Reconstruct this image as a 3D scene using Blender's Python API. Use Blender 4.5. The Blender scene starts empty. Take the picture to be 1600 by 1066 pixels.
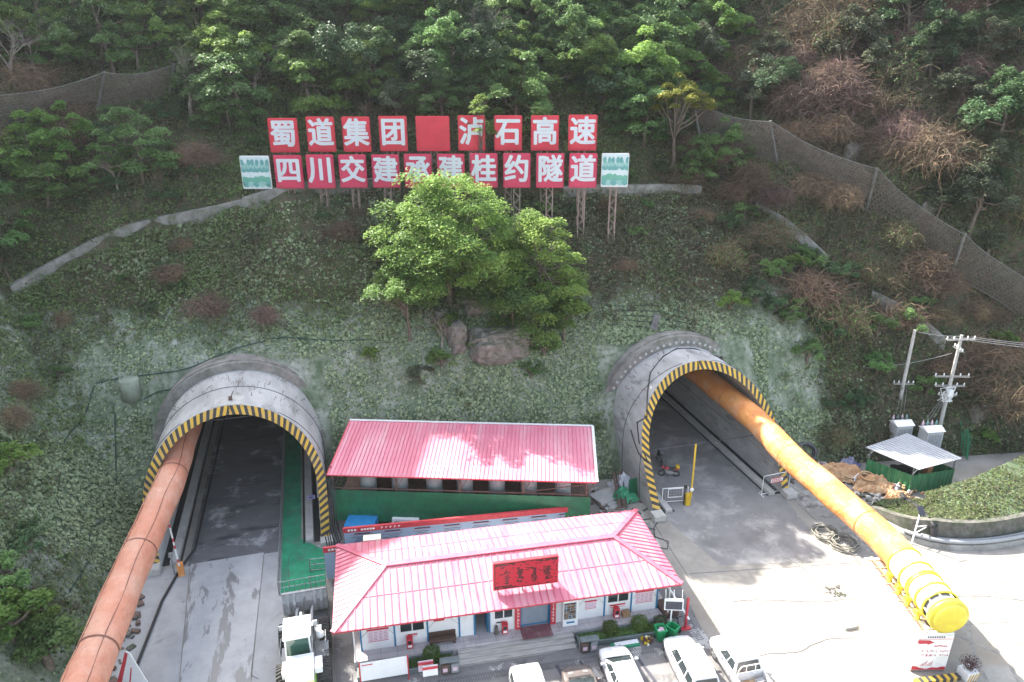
import bpy, math, random
import numpy as np
from mathutils import Matrix, Vector
R = math.radians
random.seed(7); rng = np.random.default_rng(7)
sc = bpy.context.scene
col = sc.collection

# ---------------------------------------------------------------- camera, sky, sun, exposure
CAM_H, PITCH, FPX = 33.0, R(21.2), 1123.0
cam = bpy.data.cameras.new("camera"); co = bpy.data.objects.new("camera", cam); col.objects.link(co)
co.location = (0, 0, CAM_H); co.rotation_euler = (R(90) - PITCH, 0, 0)
cam.sensor_width = 36; cam.lens = 36 * FPX / 1600; cam.clip_end = 2000; cam.clip_start = 0.5
sc.camera = co
SUN_EL, SUN_AZ = R(42), R(51)           # azimuth measured left of the viewing direction
sd = Vector((-math.sin(SUN_AZ) * math.cos(SUN_EL), math.cos(SUN_AZ) * math.cos(SUN_EL), math.sin(SUN_EL)))
w = bpy.data.worlds.new("World"); sc.world = w; w.use_nodes = True
nt = w.node_tree; nt.nodes.clear()
sky = nt.nodes.new("ShaderNodeTexSky"); sky.sky_type = 'NISHITA'; sky.sun_disc = False
sky.sun_elevation = SUN_EL; sky.sun_rotation = -SUN_AZ
sky.air_density = 1.3; sky.dust_density = 3.0; sky.ozone_density = 1.0
hsv = nt.nodes.new("ShaderNodeHueSaturation"); hsv.inputs['Saturation'].default_value = .62
bg = nt.nodes.new("ShaderNodeBackground"); bg.inputs[1].default_value = 0.15
wo = nt.nodes.new("ShaderNodeOutputWorld")
nt.links.new(sky.outputs[0], hsv.inputs['Color']); nt.links.new(hsv.outputs[0], bg.inputs[0]); nt.links.new(bg.outputs[0], wo.inputs[0])
sl = bpy.data.lights.new("sun", 'SUN'); sl.energy = 4.3; sl.angle = R(0.53); sl.color = (1.0, 0.94, 0.84)
so = bpy.data.objects.new("sun", sl); col.objects.link(so); so.rotation_euler = sd.to_track_quat('Z', 'Y').to_euler()
so.location = (-60, 60, 120)
sc.view_settings.view_transform = 'Standard'; sc.view_settings.look = 'None'
sc.view_settings.exposure = 2.12; sc.view_settings.gamma = 1
sc.render.engine = 'CYCLES'
sc.cycles.max_bounces = 6; sc.cycles.transparent_max_bounces = 12
sc.cycles.sample_clamp_indirect = 6

# ---------------------------------------------------------------- site frame: s across the portals, t into the hill
AX = R(15.5)
Sv = np.array([math.cos(AX), math.sin(AX), 0.0]); Av = np.array([-math.sin(AX), math.cos(AX), 0.0])
def W(s, t, z=0.0): return Vector((s * Sv[0] + t * Av[0], s * Sv[1] + t * Av[1], z))
def ray(u, v):
    x = (u - 800) / FPX; y = (v - 533) / FPX
    return np.array([x, math.cos(PITCH) - y * math.sin(PITCH), -math.sin(PITCH) - y * math.cos(PITCH)])
def G(u, v, z=0.0):
    d = ray(u, v); P = np.array([0, 0, CAM_H]) + (z - CAM_H) / d[2] * d
    return float(P @ Sv), float(P @ Av)
def project(P):
    P = np.atleast_2d(P) - np.array([0, 0, CAM_H])
    zc = P[:, 1] * math.cos(PITCH) - P[:, 2] * math.sin(PITCH); yd = -P[:, 1] * math.sin(PITCH) - P[:, 2] * math.cos(PITCH)
    zc = np.maximum(zc, .1)
    return 800 + FPX * P[:, 0] / zc, 533 + FPX * yd / zc

# smooth value noise, for shapes
_T = rng.random((64, 64))
def vnoise(x, y):
    x = np.asarray(x, float); y = np.asarray(y, float)
    xi = np.floor(x).astype(int); yi = np.floor(y).astype(int); fx = x - xi; fy = y - yi
    fx = fx * fx * (3 - 2 * fx); fy = fy * fy * (3 - 2 * fy)
    a = _T[xi % 64, yi % 64]; b = _T[(xi + 1) % 64, yi % 64]; c = _T[xi % 64, (yi + 1) % 64]; d = _T[(xi + 1) % 64, (yi + 1) % 64]
    return (a * (1 - fx) + b * fx) * (1 - fy) + (c * (1 - fx) + d * fx) * fy
def fbm(x, y, o=4):
    r = 0; a = .5
    for i in range(o): r = r + a * (vnoise(x * 2 ** i + 17.3 * i, y * 2 ** i + 5.1 * i) - .5); a *= .5
    return r
def smst(x): x = np.clip(x, 0, 1); return x * x * (3 - 2 * x)
def qof(s, t): return t + .153 * (s + 7) - 58.5
def H0(s, t):
    s = np.asarray(s, float); t = np.asarray(t, float)
    q = qof(s, t)
    b = np.where(q < 0, 10.5 + 1.9 * q, 10.5 + .95 * q)
    b = np.where(q > 20, 29.5 + (1.1 - .25 * smst((s - 5) / 30)) * (q - 20), b)
    b = b + .38 * np.maximum(0, s - 44) * smst((q - 1) / 8)
    l = -s - 14.8 - np.clip((40 - t) * .02, 0, 1)
    l = np.where(l < 9, 1.35 * l, 12.15 + .95 * (l - 9))
    k = 2.; h = np.clip(.5 + .5 * (b - l) / k, 0, 1)
    m = l * (1 - h) + b * h + k * h * (1 - h)
    m = m + 1.05 * np.maximum(0, -s - 23) * smst((t - 32) / 25)  # far left hill raised, shaped so that it shades the left apron
    m = np.minimum(m, 67 + .1 * m)
    return np.maximum(m, -.6)
def ground_h(s, t):
    h = H0(s, t); q = qof(s, t)
    nat = smst((q - 1) / 6); up = smst(h / 2.5)
    n = fbm(s * .11, t * .11, 4) * 6.0 * nat + fbm(s * .45 + 9, t * .45, 3) * (.7 + 1.0 * nat)
    right = smst((s - 36) / 8) * smst((q + 1) / 3)
    n = n + right * fbm(s * .3 + 40, t * .3 + 3, 4) * 4.0
    # bench the boulder sits on
    return h + n * up
def hit(u, v):
    d = ray(u, v); k = np.arange(22, 200, .05); P = np.array([0, 0, CAM_H]) + k[:, None] * d
    s = P @ Sv; t = P @ Av; z = P[:, 2]; i = int(np.argmax(z < ground_h(s, t)))
    return float(s[i]), float(t[i]), float(z[i])

# ---------------------------------------------------------------- materials
def newmat(name):
    m = bpy.data.materials.new(name); m.use_nodes = True
    n = m.node_tree; n.nodes.clear()
    out = n.nodes.new("ShaderNodeOutputMaterial"); p = n.nodes.new("ShaderNodeBsdfPrincipled")
    n.links.new(p.outputs[0], out.inputs[0]); return m, n, p, out
def N(n, t, **kw):
    x = n.nodes.new(t)
    for k, v in kw.items(): setattr(x, k, v)
    return x
def ramp(n, src, stops):
    r = N(n, "ShaderNodeValToRGB"); e = r.color_ramp.elements
    while len(e) < len(stops): e.new(.5)
    for i, (p, c) in enumerate(stops):
        e[i].position = p; e[i].color = (*c, 1) if len(c) == 3 else c
    n.links.new(src, r.inputs[0]); return r.outputs[0]
def noise(n, scale, detail=4, rough=.6, coord='Object', stretch=None, dist=0):
    tc = N(n, "ShaderNodeTexCoord"); x = N(n, "ShaderNodeTexNoise")
    x.inputs['Scale'].default_value = scale; x.inputs['Detail'].default_value = detail; x.inputs['Roughness'].default_value = rough
    x.inputs['Distortion'].default_value = dist
    if stretch:
        mp = N(n, "ShaderNodeMapping"); mp.inputs['Scale'].default_value = stretch
        n.links.new(tc.outputs[coord], mp.inputs[0]); n.links.new(mp.outputs[0], x.inputs[0])
    else: n.links.new(tc.outputs[coord], x.inputs[0])
    return x.outputs[0]
def mixc(n, f, a, b, mode='MIX'):
    m = N(n, "ShaderNodeMix", data_type='RGBA', blend_type=mode)
    for sock, v in ((m.inputs[0], f), (m.inputs[6], a), (m.inputs[7], b)):
        if hasattr(v, 'default_value') or hasattr(v, 'is_linked'): n.links.new(v, sock)
        elif isinstance(v, (int, float)): sock.default_value = v
        else: sock.default_value = (*v, 1) if len(v) == 3 else v
    return m.outputs[2]
def bump(n, p, h, strength=.4, dist=.05):
    b = N(n, "ShaderNodeBump"); b.inputs['Strength'].default_value = strength; b.inputs['Distance'].default_value = dist
    n.links.new(h, b.inputs['Height']); n.links.new(b.outputs[0], p.inputs['Normal'])
def mat(name, c1, c2=None, scale=3, rough=.6, metal=0, dirt=None, dscale=1.2, dpos=(.5, .7), bmp=0, bscale=30, stretch=None, spec=None, coat=0, bdist=.03):
    m, n, p, o = newmat(name)
    c2 = c2 or tuple(x * .8 for x in c1)
    c = ramp(n, noise(n, scale, 5, .65, stretch=stretch), [(.35, c2), (.65, c1)])
    if dirt:
        f = ramp(n, noise(n, dscale, 6, .7, stretch=stretch), [(dpos[0], (0, 0, 0)), (dpos[1], (1, 1, 1))])
        c = mixc(n, f, c, dirt)
    n.links.new(c, p.inputs['Base Color'])
    p.inputs['Roughness'].default_value = rough; p.inputs['Metallic'].default_value = metal
    if spec is not None: p.inputs['Specular IOR Level'].default_value = spec
    if coat: p.inputs['Coat Weight'].default_value = coat
    if bmp: bump(n, p, noise(n, bscale, 4, .7), bmp, bdist)
    return m
def leafmat(name, c1, c2, trans=.35, rough=.55):
    m, n, p, o = newmat(name)
    at = N(n, "ShaderNodeAttribute", attribute_name='tint')
    oi = N(n, "ShaderNodeObjectInfo")
    c = ramp(n, at.outputs['Fac'], [(0., c2), (1., c1)])
    hs = N(n, "ShaderNodeHueSaturation")
    ma = N(n, "ShaderNodeMapRange"); ma.inputs[3].default_value = .484; ma.inputs[4].default_value = .512
    mb = N(n, "ShaderNodeMapRange"); mb.inputs[3].default_value = .72; mb.inputs[4].default_value = 1.3
    n.links.new(oi.outputs['Random'], ma.inputs[0])
    wn = N(n, "ShaderNodeTexWhiteNoise", noise_dimensions='1D'); n.links.new(oi.outputs['Random'], wn.inputs['W'])
    n.links.new(wn.outputs['Value'], mb.inputs[0])
    n.links.new(ma.outputs[0], hs.inputs['Hue']); n.links.new(mb.outputs[0], hs.inputs['Value']); n.links.new(c, hs.inputs['Color'])
    n.links.new(hs.outputs[0], p.inputs['Base Color']); p.inputs['Roughness'].default_value = rough
    p.inputs['Specular IOR Level'].default_value = .35
    t = N(n, "ShaderNodeBsdfTranslucent"); g = N(n, "ShaderNodeMixShader"); g.inputs[0].default_value = trans
    br = N(n, "ShaderNodeBrightContrast"); br.inputs[1].default_value = .03
    n.links.new(hs.outputs[0], br.inputs[0]); n.links.new(br.outputs[0], t.inputs[0])
    n.links.new(p.outputs[0], g.inputs[1]); n.links.new(t.outputs[0], g.inputs[2]); n.links.new(g.outputs[0], o.inputs[0])
    return m

M = {}
M['concrete'] = mat('weathered concrete', (.34, .335, .32), (.22, .215, .205), 1.1, .85, dirt=(.14, .135, .125), dscale=.5, dpos=(.52, .72), bmp=.4, bscale=12)
M['concrete_light'] = mat('pale concrete', (.46, .45, .43), (.36, .35, .33), 2.2, .85, dirt=(.24, .23, .21), dscale=1.0, dpos=(.55, .75), bmp=.3, bscale=20)
M['shell'] = mat('tunnel lining concrete', (.45, .445, .44), (.30, .295, .29), .7, .85, dirt=(.17, .16, .15), dscale=.9, dpos=(.54, .7), bmp=.5, bscale=8, stretch=(1, .35, 1))
M['rock'] = mat('weathered tan rock', (.235, .215, .19), (.12, .11, .098), 1.1, .92, dirt=(.05, .06, .032), dscale=.9, dpos=(.48, .64), bmp=1.0, bscale=4)
M['dullkerb'] = mat('dull stained kerb concrete', (.25, .245, .23), (.15, .145, .135), 1.4, .9, dirt=(.09, .10, .06), dscale=.8, dpos=(.5, .66))
M['stone'] = mat('rubble stone', (.15, .145, .125), (.075, .07, .06), 2.5, .9, dirt=(.045, .06, .03), dscale=.9, bmp=.9, bscale=5)
M['black'] = mat('black rubber', (.02, .02, .022), (.012, .012, .013), 8, .6)
M['tyre'] = mat('dusty tyre rubber', (.06, .058, .055), (.022, .022, .022), 5, .85)
M['grey'] = mat('grey paint', (.30, .31, .32), (.24, .25, .26), 4, .5)
M['steel'] = mat('galvanised steel', (.42, .43, .44), (.3, .3, .31), 6, .45, metal=.7)
M['rust'] = mat('rusty steel', (.16, .10, .075), (.09, .06, .05), 5, .8)
M['white'] = mat('white paint', (.80, .80, .79), (.72, .72, .71), 2, .4, dirt=(.55, .53, .5), dscale=.8, dpos=(.6, .85))
M['carwhite'] = mat('white car paint', (.64, .65, .67), (.60, .61, .63), 1, .22, coat=.6)
M['cardark'] = mat('dusty brown grey car paint', (.13, .11, .10), (.09, .075, .07), 2, .35, coat=.3)
M['glass'] = mat('dark glass', (.035, .045, .05), (.02, .028, .03), 2, .06, spec=.8)
M['chrome'] = mat('chrome', (.6, .6, .62), (.5, .5, .5), 2, .2, metal=1)
M['red'] = mat('red paint', (.55, .045, .06), (.42, .03, .045), 3, .5)
M['roofpink'] = mat('faded red roof sheet', (.64, .205, .265), (.55, .13, .19), .9, .45, dirt=(.58, .33, .35), dscale=.6, dpos=(.45, .75), stretch=(2.3, .3, .3))
M['roofpink2'] = mat('faded red shed sheet', (.65, .24, .31), (.56, .155, .22), .7, .5, dirt=(.64, .37, .40), dscale=.6, dpos=(.48, .75), stretch=(1.8, .25, .25))
M['rib'] = mat('red rib edge', (.56, .12, .18), (.47, .085, .13), 1.5, .5, dirt=(.6, .26, .3), dscale=.5, dpos=(.5, .7))  # deeper red than the sheets, partly the ribs' shading lines put into colour
M['ridge'] = mat('faded red ridge cap', (.56, .15, .2), (.48, .10, .15), 1.5, .45)
M['green'] = mat('green sheet', (.02, .17, .075), (.012, .11, .05), 1.2, .5, dirt=(.03, .10, .06), dscale=.8)
M['greenlite'] = mat('worn green sheet', (.04, .22, .09), (.02, .13, .05), 2.2, .5, dirt=(.17, .26, .13), dscale=1.5, dpos=(.5, .75), stretch=(3, 3, .4))
M['carpet'] = mat('green carpet', (.025, .28, .14), (.012, .17, .085), 1.0, .95, dirt=(.07, .13, .10), dscale=.8, dpos=(.5, .75))
M['tarp'] = mat('green tarpaulin', (.05, .30, .15), (.02, .2, .1), 2, .5)
M['binplastic'] = mat('green bin plastic', (.015, .28, .10), (.01, .22, .08), 3, .4)
M['blue'] = mat('blue trim', (.015, .18, .36), (.012, .14, .28), 3, .5)
M['bluebox'] = mat('bright blue sheet', (.02, .25, .55), (.02, .18, .42), 1.5, .5)
M['yellow'] = mat('yellow paint', (.62, .42, .02), (.5, .32, .02), 2, .5)
M['fanyellow'] = mat('fan yellow paint', (.72, .62, .06), (.62, .5, .04), 1.5, .4)
M['fanwhite'] = mat('cream white paint', (.82, .80, .62), (.78, .75, .55), 1, .4)
M['bandyellow'] = mat('hazard yellow', (.62, .38, .035), (.48, .29, .035), .8, .65, dirt=(.4, .29, .12), dscale=.7)
M['bandblack'] = mat('hazard black', (.045, .042, .042), (.03, .03, .03), 2, .7)
M['duct_terra'] = mat('terracotta duct fabric', (.58, .255, .165), (.49, .20, .125), .5, .65, dirt=(.58, .35, .26), dscale=.35, dpos=(.45, .7), bmp=.8, bscale=1.6, bdist=.16)
M['duct_orange'] = mat('orange duct fabric', (.66, .30, .09), (.58, .205, .06), .6, .65, dirt=(.62, .42, .27), dscale=.5, dpos=(.48, .72), bmp=.8, bscale=1.6, bdist=.16)
M['brown'] = mat('brown wood', (.10, .055, .04), (.06, .035, .03), 3, .5)
M['cardboard'] = mat('cardboard', (.36, .24, .13), (.28, .18, .1), 4, .8)
M['tan'] = mat('tan tarpaulin', (.46, .29, .15), (.33, .18, .09), 1.6, .7, dirt=(.55, .42, .28), dscale=1.3)
M['bluetarp'] = mat('blue purple tarpaulin', (.10, .10, .28), (.3, .3, .36), 1.8, .6)
M['tile'] = mat('pale paving tile', (.46, .44, .45), (.39, .37, .38), 2, .45, dirt=(.33, .3, .3), dscale=.9)
M['marble'] = mat('veined pale step stone', (.46, .44, .42), (.33, .31, .29), 2.5, .4, dirt=(.22, .2, .18), dscale=1.6, dpos=(.56, .68), stretch=(.4, 3, 3))
M['slate'] = mat('blue grey kerb tile', (.14, .17, .17), (.09, .11, .115), 2, .5)
M['mat_red'] = mat('worn red door mat', (.20, .08, .09), (.13, .05, .06), 2, .9, dirt=(.3, .25, .25), dscale=1.5, dpos=(.55, .75))
M['panelwhite'] = mat('white sandwich panel', (.74, .745, .75), (.68, .685, .69), 1.5, .45, dirt=(.6, .59, .57), dscale=.7, dpos=(.55, .8))
M['posterpink'] = mat('pale pink poster', (.72, .55, .62), (.66, .48, .56), 8, .6)
M['posterblue'] = mat('pale blue print', (.33, .43, .56), (.28, .38, .5), 1, .6)
M['ink'] = mat('dark print', (.05, .05, .07), (.04, .04, .05), 5, .6)
M['led'] = mat('dark led face', (.09, .012, .016), (.06, .01, .012), 4, .4)
m, n_, p_, o_ = newmat('lit red led text'); p_.inputs['Base Color'].default_value = (.36, .012, .03, 1)
p_.inputs['Emission Color'].default_value = (1, .015, .05, 1); p_.inputs['Emission Strength'].default_value = .06; M['ledred'] = m
M['boardred'] = mat('sun faded red board', (.62, .035, .06), (.52, .025, .045), .6, .55)
M['boardpink'] = mat('crimson board', (.60, .04, .105), (.50, .03, .08), .6, .55)
M['letter'] = mat('pale grey letter sheet', (.62, .64, .68), (.55, .57, .61), .5, .5)
M['pic_sky'] = mat('pale picture board', (.60, .68, .68), (.5, .62, .64), .7, .5)
M['pic_green1'] = mat('picture mint green', (.16, .42, .33), (.10, .32, .24), .9, .5)
M['pic_green2'] = mat('picture teal green', (.10, .30, .30), (.14, .36, .34), .8, .5)
M['bark'] = mat('grey brown bark', (.17, .135, .105), (.09, .07, .055), 3, .9, bmp=.5, bscale=10)
M['barepale'] = mat('pale bare bark', (.32, .28, .245), (.2, .17, .15), 3, .9)
M['vine_brown'] = leafmat('dry brown vine', (.26, .185, .115), (.09, .062, .042), .1, .9)
M['vine_pink'] = leafmat('dry reddish vine', (.22, .145, .12), (.11, .07, .06), .1, .9)
M['leaf_fresh'] = leafmat('fresh green leaf', (.205, .32, .065), (.075, .155, .03), .5)
M['leaf_mid'] = leafmat('mid green leaf', (.15, .265, .075), (.07, .145, .04), .38)
M['leaf_dark'] = leafmat('dark green leaf', (.065, .13, .045), (.03, .066, .024), .25)
M['leaf_grey'] = leafmat('grey green leaf', (.115, .14, .075), (.05, .068, .035), .25)
M['leaf_yellow'] = leafmat('yellow green leaf', (.23, .25, .03), (.13, .17, .025), .42)
M['leaf_ivy'] = leafmat('pale ivy leaf', (.47, .56, .33), (.05, .12, .03), .25)
M['leaf_under'] = leafmat('undergrowth leaf', (.13, .205, .06), (.10, .085, .055), .3)
M['redleaf'] = leafmat('dark reddish leaf', (.10, .045, .045), (.05, .025, .03), .2)

# ---------------------------------------------------------------- mesh builder and object helpers
class MB:
    def __init__(s): s.v = []; s.f = []; s.m = []; s.sm = []
    def add(s, vs, fs, mi=0, mx=None, smooth=False):
        o = len(s.v)
        for p in vs:
            p = Vector(p)
            if mx is not None: p = mx @ p
            s.v.append(tuple(p))
        for f in fs: s.f.append(tuple(o + i for i in f)); s.m.append(mi); s.sm.append(smooth)
        return s
    def box(s, x, y, z, sx, sy, sz, rz=0, mi=0, mx=None, rx=0, ry=0):
        """centre x,y; z is the bottom"""
        q = Matrix.Translation((x, y, z + sz / 2)) @ Matrix.Rotation(rz, 4, 'Z') @ Matrix.Rotation(ry, 4, 'Y') @ Matrix.Rotation(rx, 4, 'X')
        if mx is not None: q = mx @ q
        vs = [(a * sx / 2, b * sy / 2, c * sz / 2) for c in (-1, 1) for a, b in ((-1, -1), (1, -1), (1, 1), (-1, 1))]
        return s.add(vs, [(3, 2, 1, 0), (4, 5, 6, 7), (0, 1, 5, 4), (1, 2, 6, 5), (2, 3, 7, 6), (3, 0, 4, 7)], mi, q)
    def beam(s, p, q, wd, ht=None, mi=0, up=(0, 0, 1)):
        p, q = Vector(p), Vector(q); ht = ht or wd; d = (q - p).normalized(); u = Vector(up)
        if abs(d.dot(u)) > .98: u = Vector((0, 1, 0))
        a = d.cross(u).normalized(); b = a.cross(d)
        vs = [e + a * i * wd / 2 + b * j * ht / 2 for e in (p, q) for i, j in ((-1, -1), (1, -1), (1, 1), (-1, 1))]
        return s.add(vs, [(3, 2, 1, 0), (4, 5, 6, 7), (0, 1, 5, 4), (1, 2, 6, 5), (2, 3, 7, 6), (3, 0, 4, 7)], mi)
    def tube(s, pts, r, n=8, cap=True, mi=0, smooth=True):
        pts = [Vector(p) for p in pts]; k = len(pts); rs = r if isinstance(r, (list, tuple)) else [r] * k
        vs = []; pa = None
        for i in range(k):
            d = (pts[min(i + 1, k - 1)] - pts[max(i - 1, 0)])
            d = d.normalized() if d.length > 1e-9 else Vector((0, 0, 1))
            if pa is None:
                pa = d.cross(Vector((0, 0, 1)) if abs(d.z) < .95 else Vector((1, 0, 0))).normalized()
            else:
                pa = (pa - d * pa.dot(d)).normalized()
            b = d.cross(pa)
            for j in range(n):
                t = 2 * math.pi * j / n; vs.append(pts[i] + (pa * math.cos(t) + b * math.sin(t)) * rs[i])
        fs = [(i * n + j, i * n + (j + 1) % n, (i + 1) * n + (j + 1) % n, (i + 1) * n + j) for i in range(k - 1) for j in range(n)]
        s.add(vs, fs, mi, None, smooth)
        if cap:
            s.add([vs[j] for j in range(n)], [tuple(range(n - 1, -1, -1))], mi); s.add([vs[(k - 1) * n + j] for j in range(n)], [tuple(range(n))], mi)
        return s
    def cyl(s, p, q, r, n=16, mi=0, r2=None, cap=True): return s.tube([p, q], [r, r if r2 is None else r2], n, cap, mi)
    def quad(s, a, b, c, d, mi=0): return s.add([a, b, c, d], [(0, 1, 2, 3)], mi)
    def prism(s, poly, h, mx=None, mi=0, z0=0):
        n = len(poly); vs = [(x, y, z0) for x, y in poly] + [(x, y, z0 + h) for x, y in poly]
        fs = [tuple(range(n - 1, -1, -1)), tuple(range(n, 2 * n))] + [(i, (i + 1) % n, n + (i + 1) % n, n + i) for i in range(n)]
        return s.add(vs, fs, mi, mx)
    def lathe(s, prof, n=20, mx=None, mi=0, smooth=True):
        vs = [(r * math.cos(2 * math.pi * j / n), r * math.sin(2 * math.pi * j / n), z) for r, z in prof for j in range(n)]
        fs = [(i * n + j, i * n + (j + 1) % n, (i + 1) * n + (j + 1) % n, (i + 1) * n + j) for i in range(len(prof) - 1) for j in range(n)]
        return s.add(vs, fs, mi, mx, smooth)
    def grid(s, rows, mi=0, smooth=True, close=False):
        n = len(rows[0]); vs = [p for r in rows for p in r]; e = n if close else n - 1
        return s.add(vs, [(i * n + j, i * n + (j + 1) % n, (i + 1) * n + (j + 1) % n, (i + 1) * n + j) for i in range(len(rows) - 1) for j in range(e)], mi, None, smooth)
    def mesh(s, name, mats):
        me = bpy.data.meshes.new(name); me.from_pydata(s.v, [], s.f)
        for x in (mats if isinstance(mats, (list, tuple)) else [mats]): me.materials.append(x)
        me.polygons.foreach_set('material_index', s.m); me.polygons.foreach_set('use_smooth', s.sm); me.update(); return me
    def build(s, name, mats, parent=None, bevel=0):
        o = bpy.data.objects.new(name, s.mesh(name, mats)); col.objects.link(o)
        if parent is not None: o.parent = parent
        if bevel:
            b = o.modifiers.new('bevel', 'BEVEL'); b.width = bevel; b.segments = 2; b.limit_method = 'ANGLE'; b.angle_limit = R(40)
        return o
def tag(o, label, cat, group=None):
    o['label'] = label; o['category'] = cat
    if group: o['group'] = group
    return o
def kind(o, k): o['kind'] = k; return o
def thing(name, label, cat, s, t, z=0, rot=0, group=None):
    o = bpy.data.objects.new(name, None); col.objects.link(o); o.empty_display_size = .3
    o.location = W(s, t, z); o.rotation_euler = (0, 0, AX + rot); return tag(o, label, cat, group)
def put(o, s, t, z=0, rot=0): o.location = W(s, t, z); o.rotation_euler = (0, 0, AX + rot); return o
def site(o): o.rotation_euler = (0, 0, AX); return o            # mesh already in site coordinates
def copy_tree(o, parent=None):
    c = o.copy(); col.objects.link(c)
    if parent is not None: c.parent = parent
    for ch in o.children: copy_tree(ch, c)
    return c
def text_mb(mb, txt, size, mx, depth=.02, bold=0., mi=0, space=1.0, sx=1.0):
    cu = bpy.data.curves.new('t', 'FONT'); cu.body = txt; cu.size = size; cu.align_x = 'CENTER'; cu.align_y = 'CENTER'
    cu.extrude = depth / 2; cu.offset = bold; cu.space_character = space; cu.resolution_u = 3
    ob = bpy.data.objects.new('t', cu); col.objects.link(ob)
    bpy.context.view_layer.update()
    me = bpy.data.meshes.new_from_object(ob.evaluated_get(bpy.context.evaluated_depsgraph_get()))
    mx2 = mx @ Matrix.Diagonal((sx, 1, 1, 1))
    mb.add([v.co for v in me.vertices], [tuple(p.vertices) for p in me.polygons], mi, mx2)
    bpy.data.objects.remove(ob); bpy.data.curves.remove(cu); bpy.data.meshes.remove(me)
FACE = Matrix(((1, 0, 0, 0), (0, 0, -1, 0), (0, 1, 0, 0), (0, 0, 0, 1)))     # x right, y up, facing -y
def nmesh(name, V, F, mats, tint=None, parent=None, mi=None, smooth=False):
    """V (n,3), F (m,k) numpy; tint per vertex"""
    me = bpy.data.meshes.new(name); k = F.shape[1]; m = len(F)
    me.vertices.add(len(V)); me.vertices.foreach_set('co', np.ascontiguousarray(V, dtype=np.float32).ravel())
    me.loops.add(m * k); me.loops.foreach_set('vertex_index', np.ascontiguousarray(F, dtype=np.int32).ravel())
    me.polygons.add(m); me.polygons.foreach_set('loop_start', np.arange(0, m * k, k, dtype=np.int32))
    me.polygons.foreach_set('loop_total', np.full(m, k, dtype=np.int32))
    for x in (mats if isinstance(mats, (list, tuple)) else [mats]): me.materials.append(x)
    if mi is not None: me.polygons.foreach_set('material_index', np.asarray(mi, dtype=np.int32))
    if smooth: me.polygons.foreach_set('use_smooth', np.ones(m, dtype=bool))
    if tint is not None:
        a = me.attributes.new('tint', 'FLOAT', 'POINT'); a.data.foreach_set('value', np.ascontiguousarray(tint, dtype=np.float32))
    me.update(); me.validate()
    o = bpy.data.objects.new(name, me); col.objects.link(o)
    if parent is not None: o.parent = parent
    return o
def leaf_quads(P, Nrm, L, Wd, seed=0, tint=None, fold=.15):
    """rhombic leaves: centres P, normals Nrm"""
    g = np.random.default_rng(seed); n = len(P)
    Nrm = Nrm / (np.linalg.norm(Nrm, axis=1, keepdims=True) + 1e-9)
    r = g.normal(size=(n, 3)); a = np.cross(Nrm, r); a /= (np.linalg.norm(a, axis=1, keepdims=True) + 1e-9); b = np.cross(Nrm, a)
    L = np.broadcast_to(np.asarray(L, float), (n,))[:, None]; Wd = np.broadcast_to(np.asarray(Wd, float), (n,))[:, None]
    lift = Nrm * L * fold
    V = np.stack([P - a * L / 2, P + b * Wd / 2 + lift - a * L * .08, P + a * L / 2, P - b * Wd / 2 + lift - a * L * .08], 1).reshape(-1, 3)
    F = np.arange(4 * n).reshape(n, 4)
    t = np.repeat(tint if tint is not None else g.random(n), 4)
    return V, F, t

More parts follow.
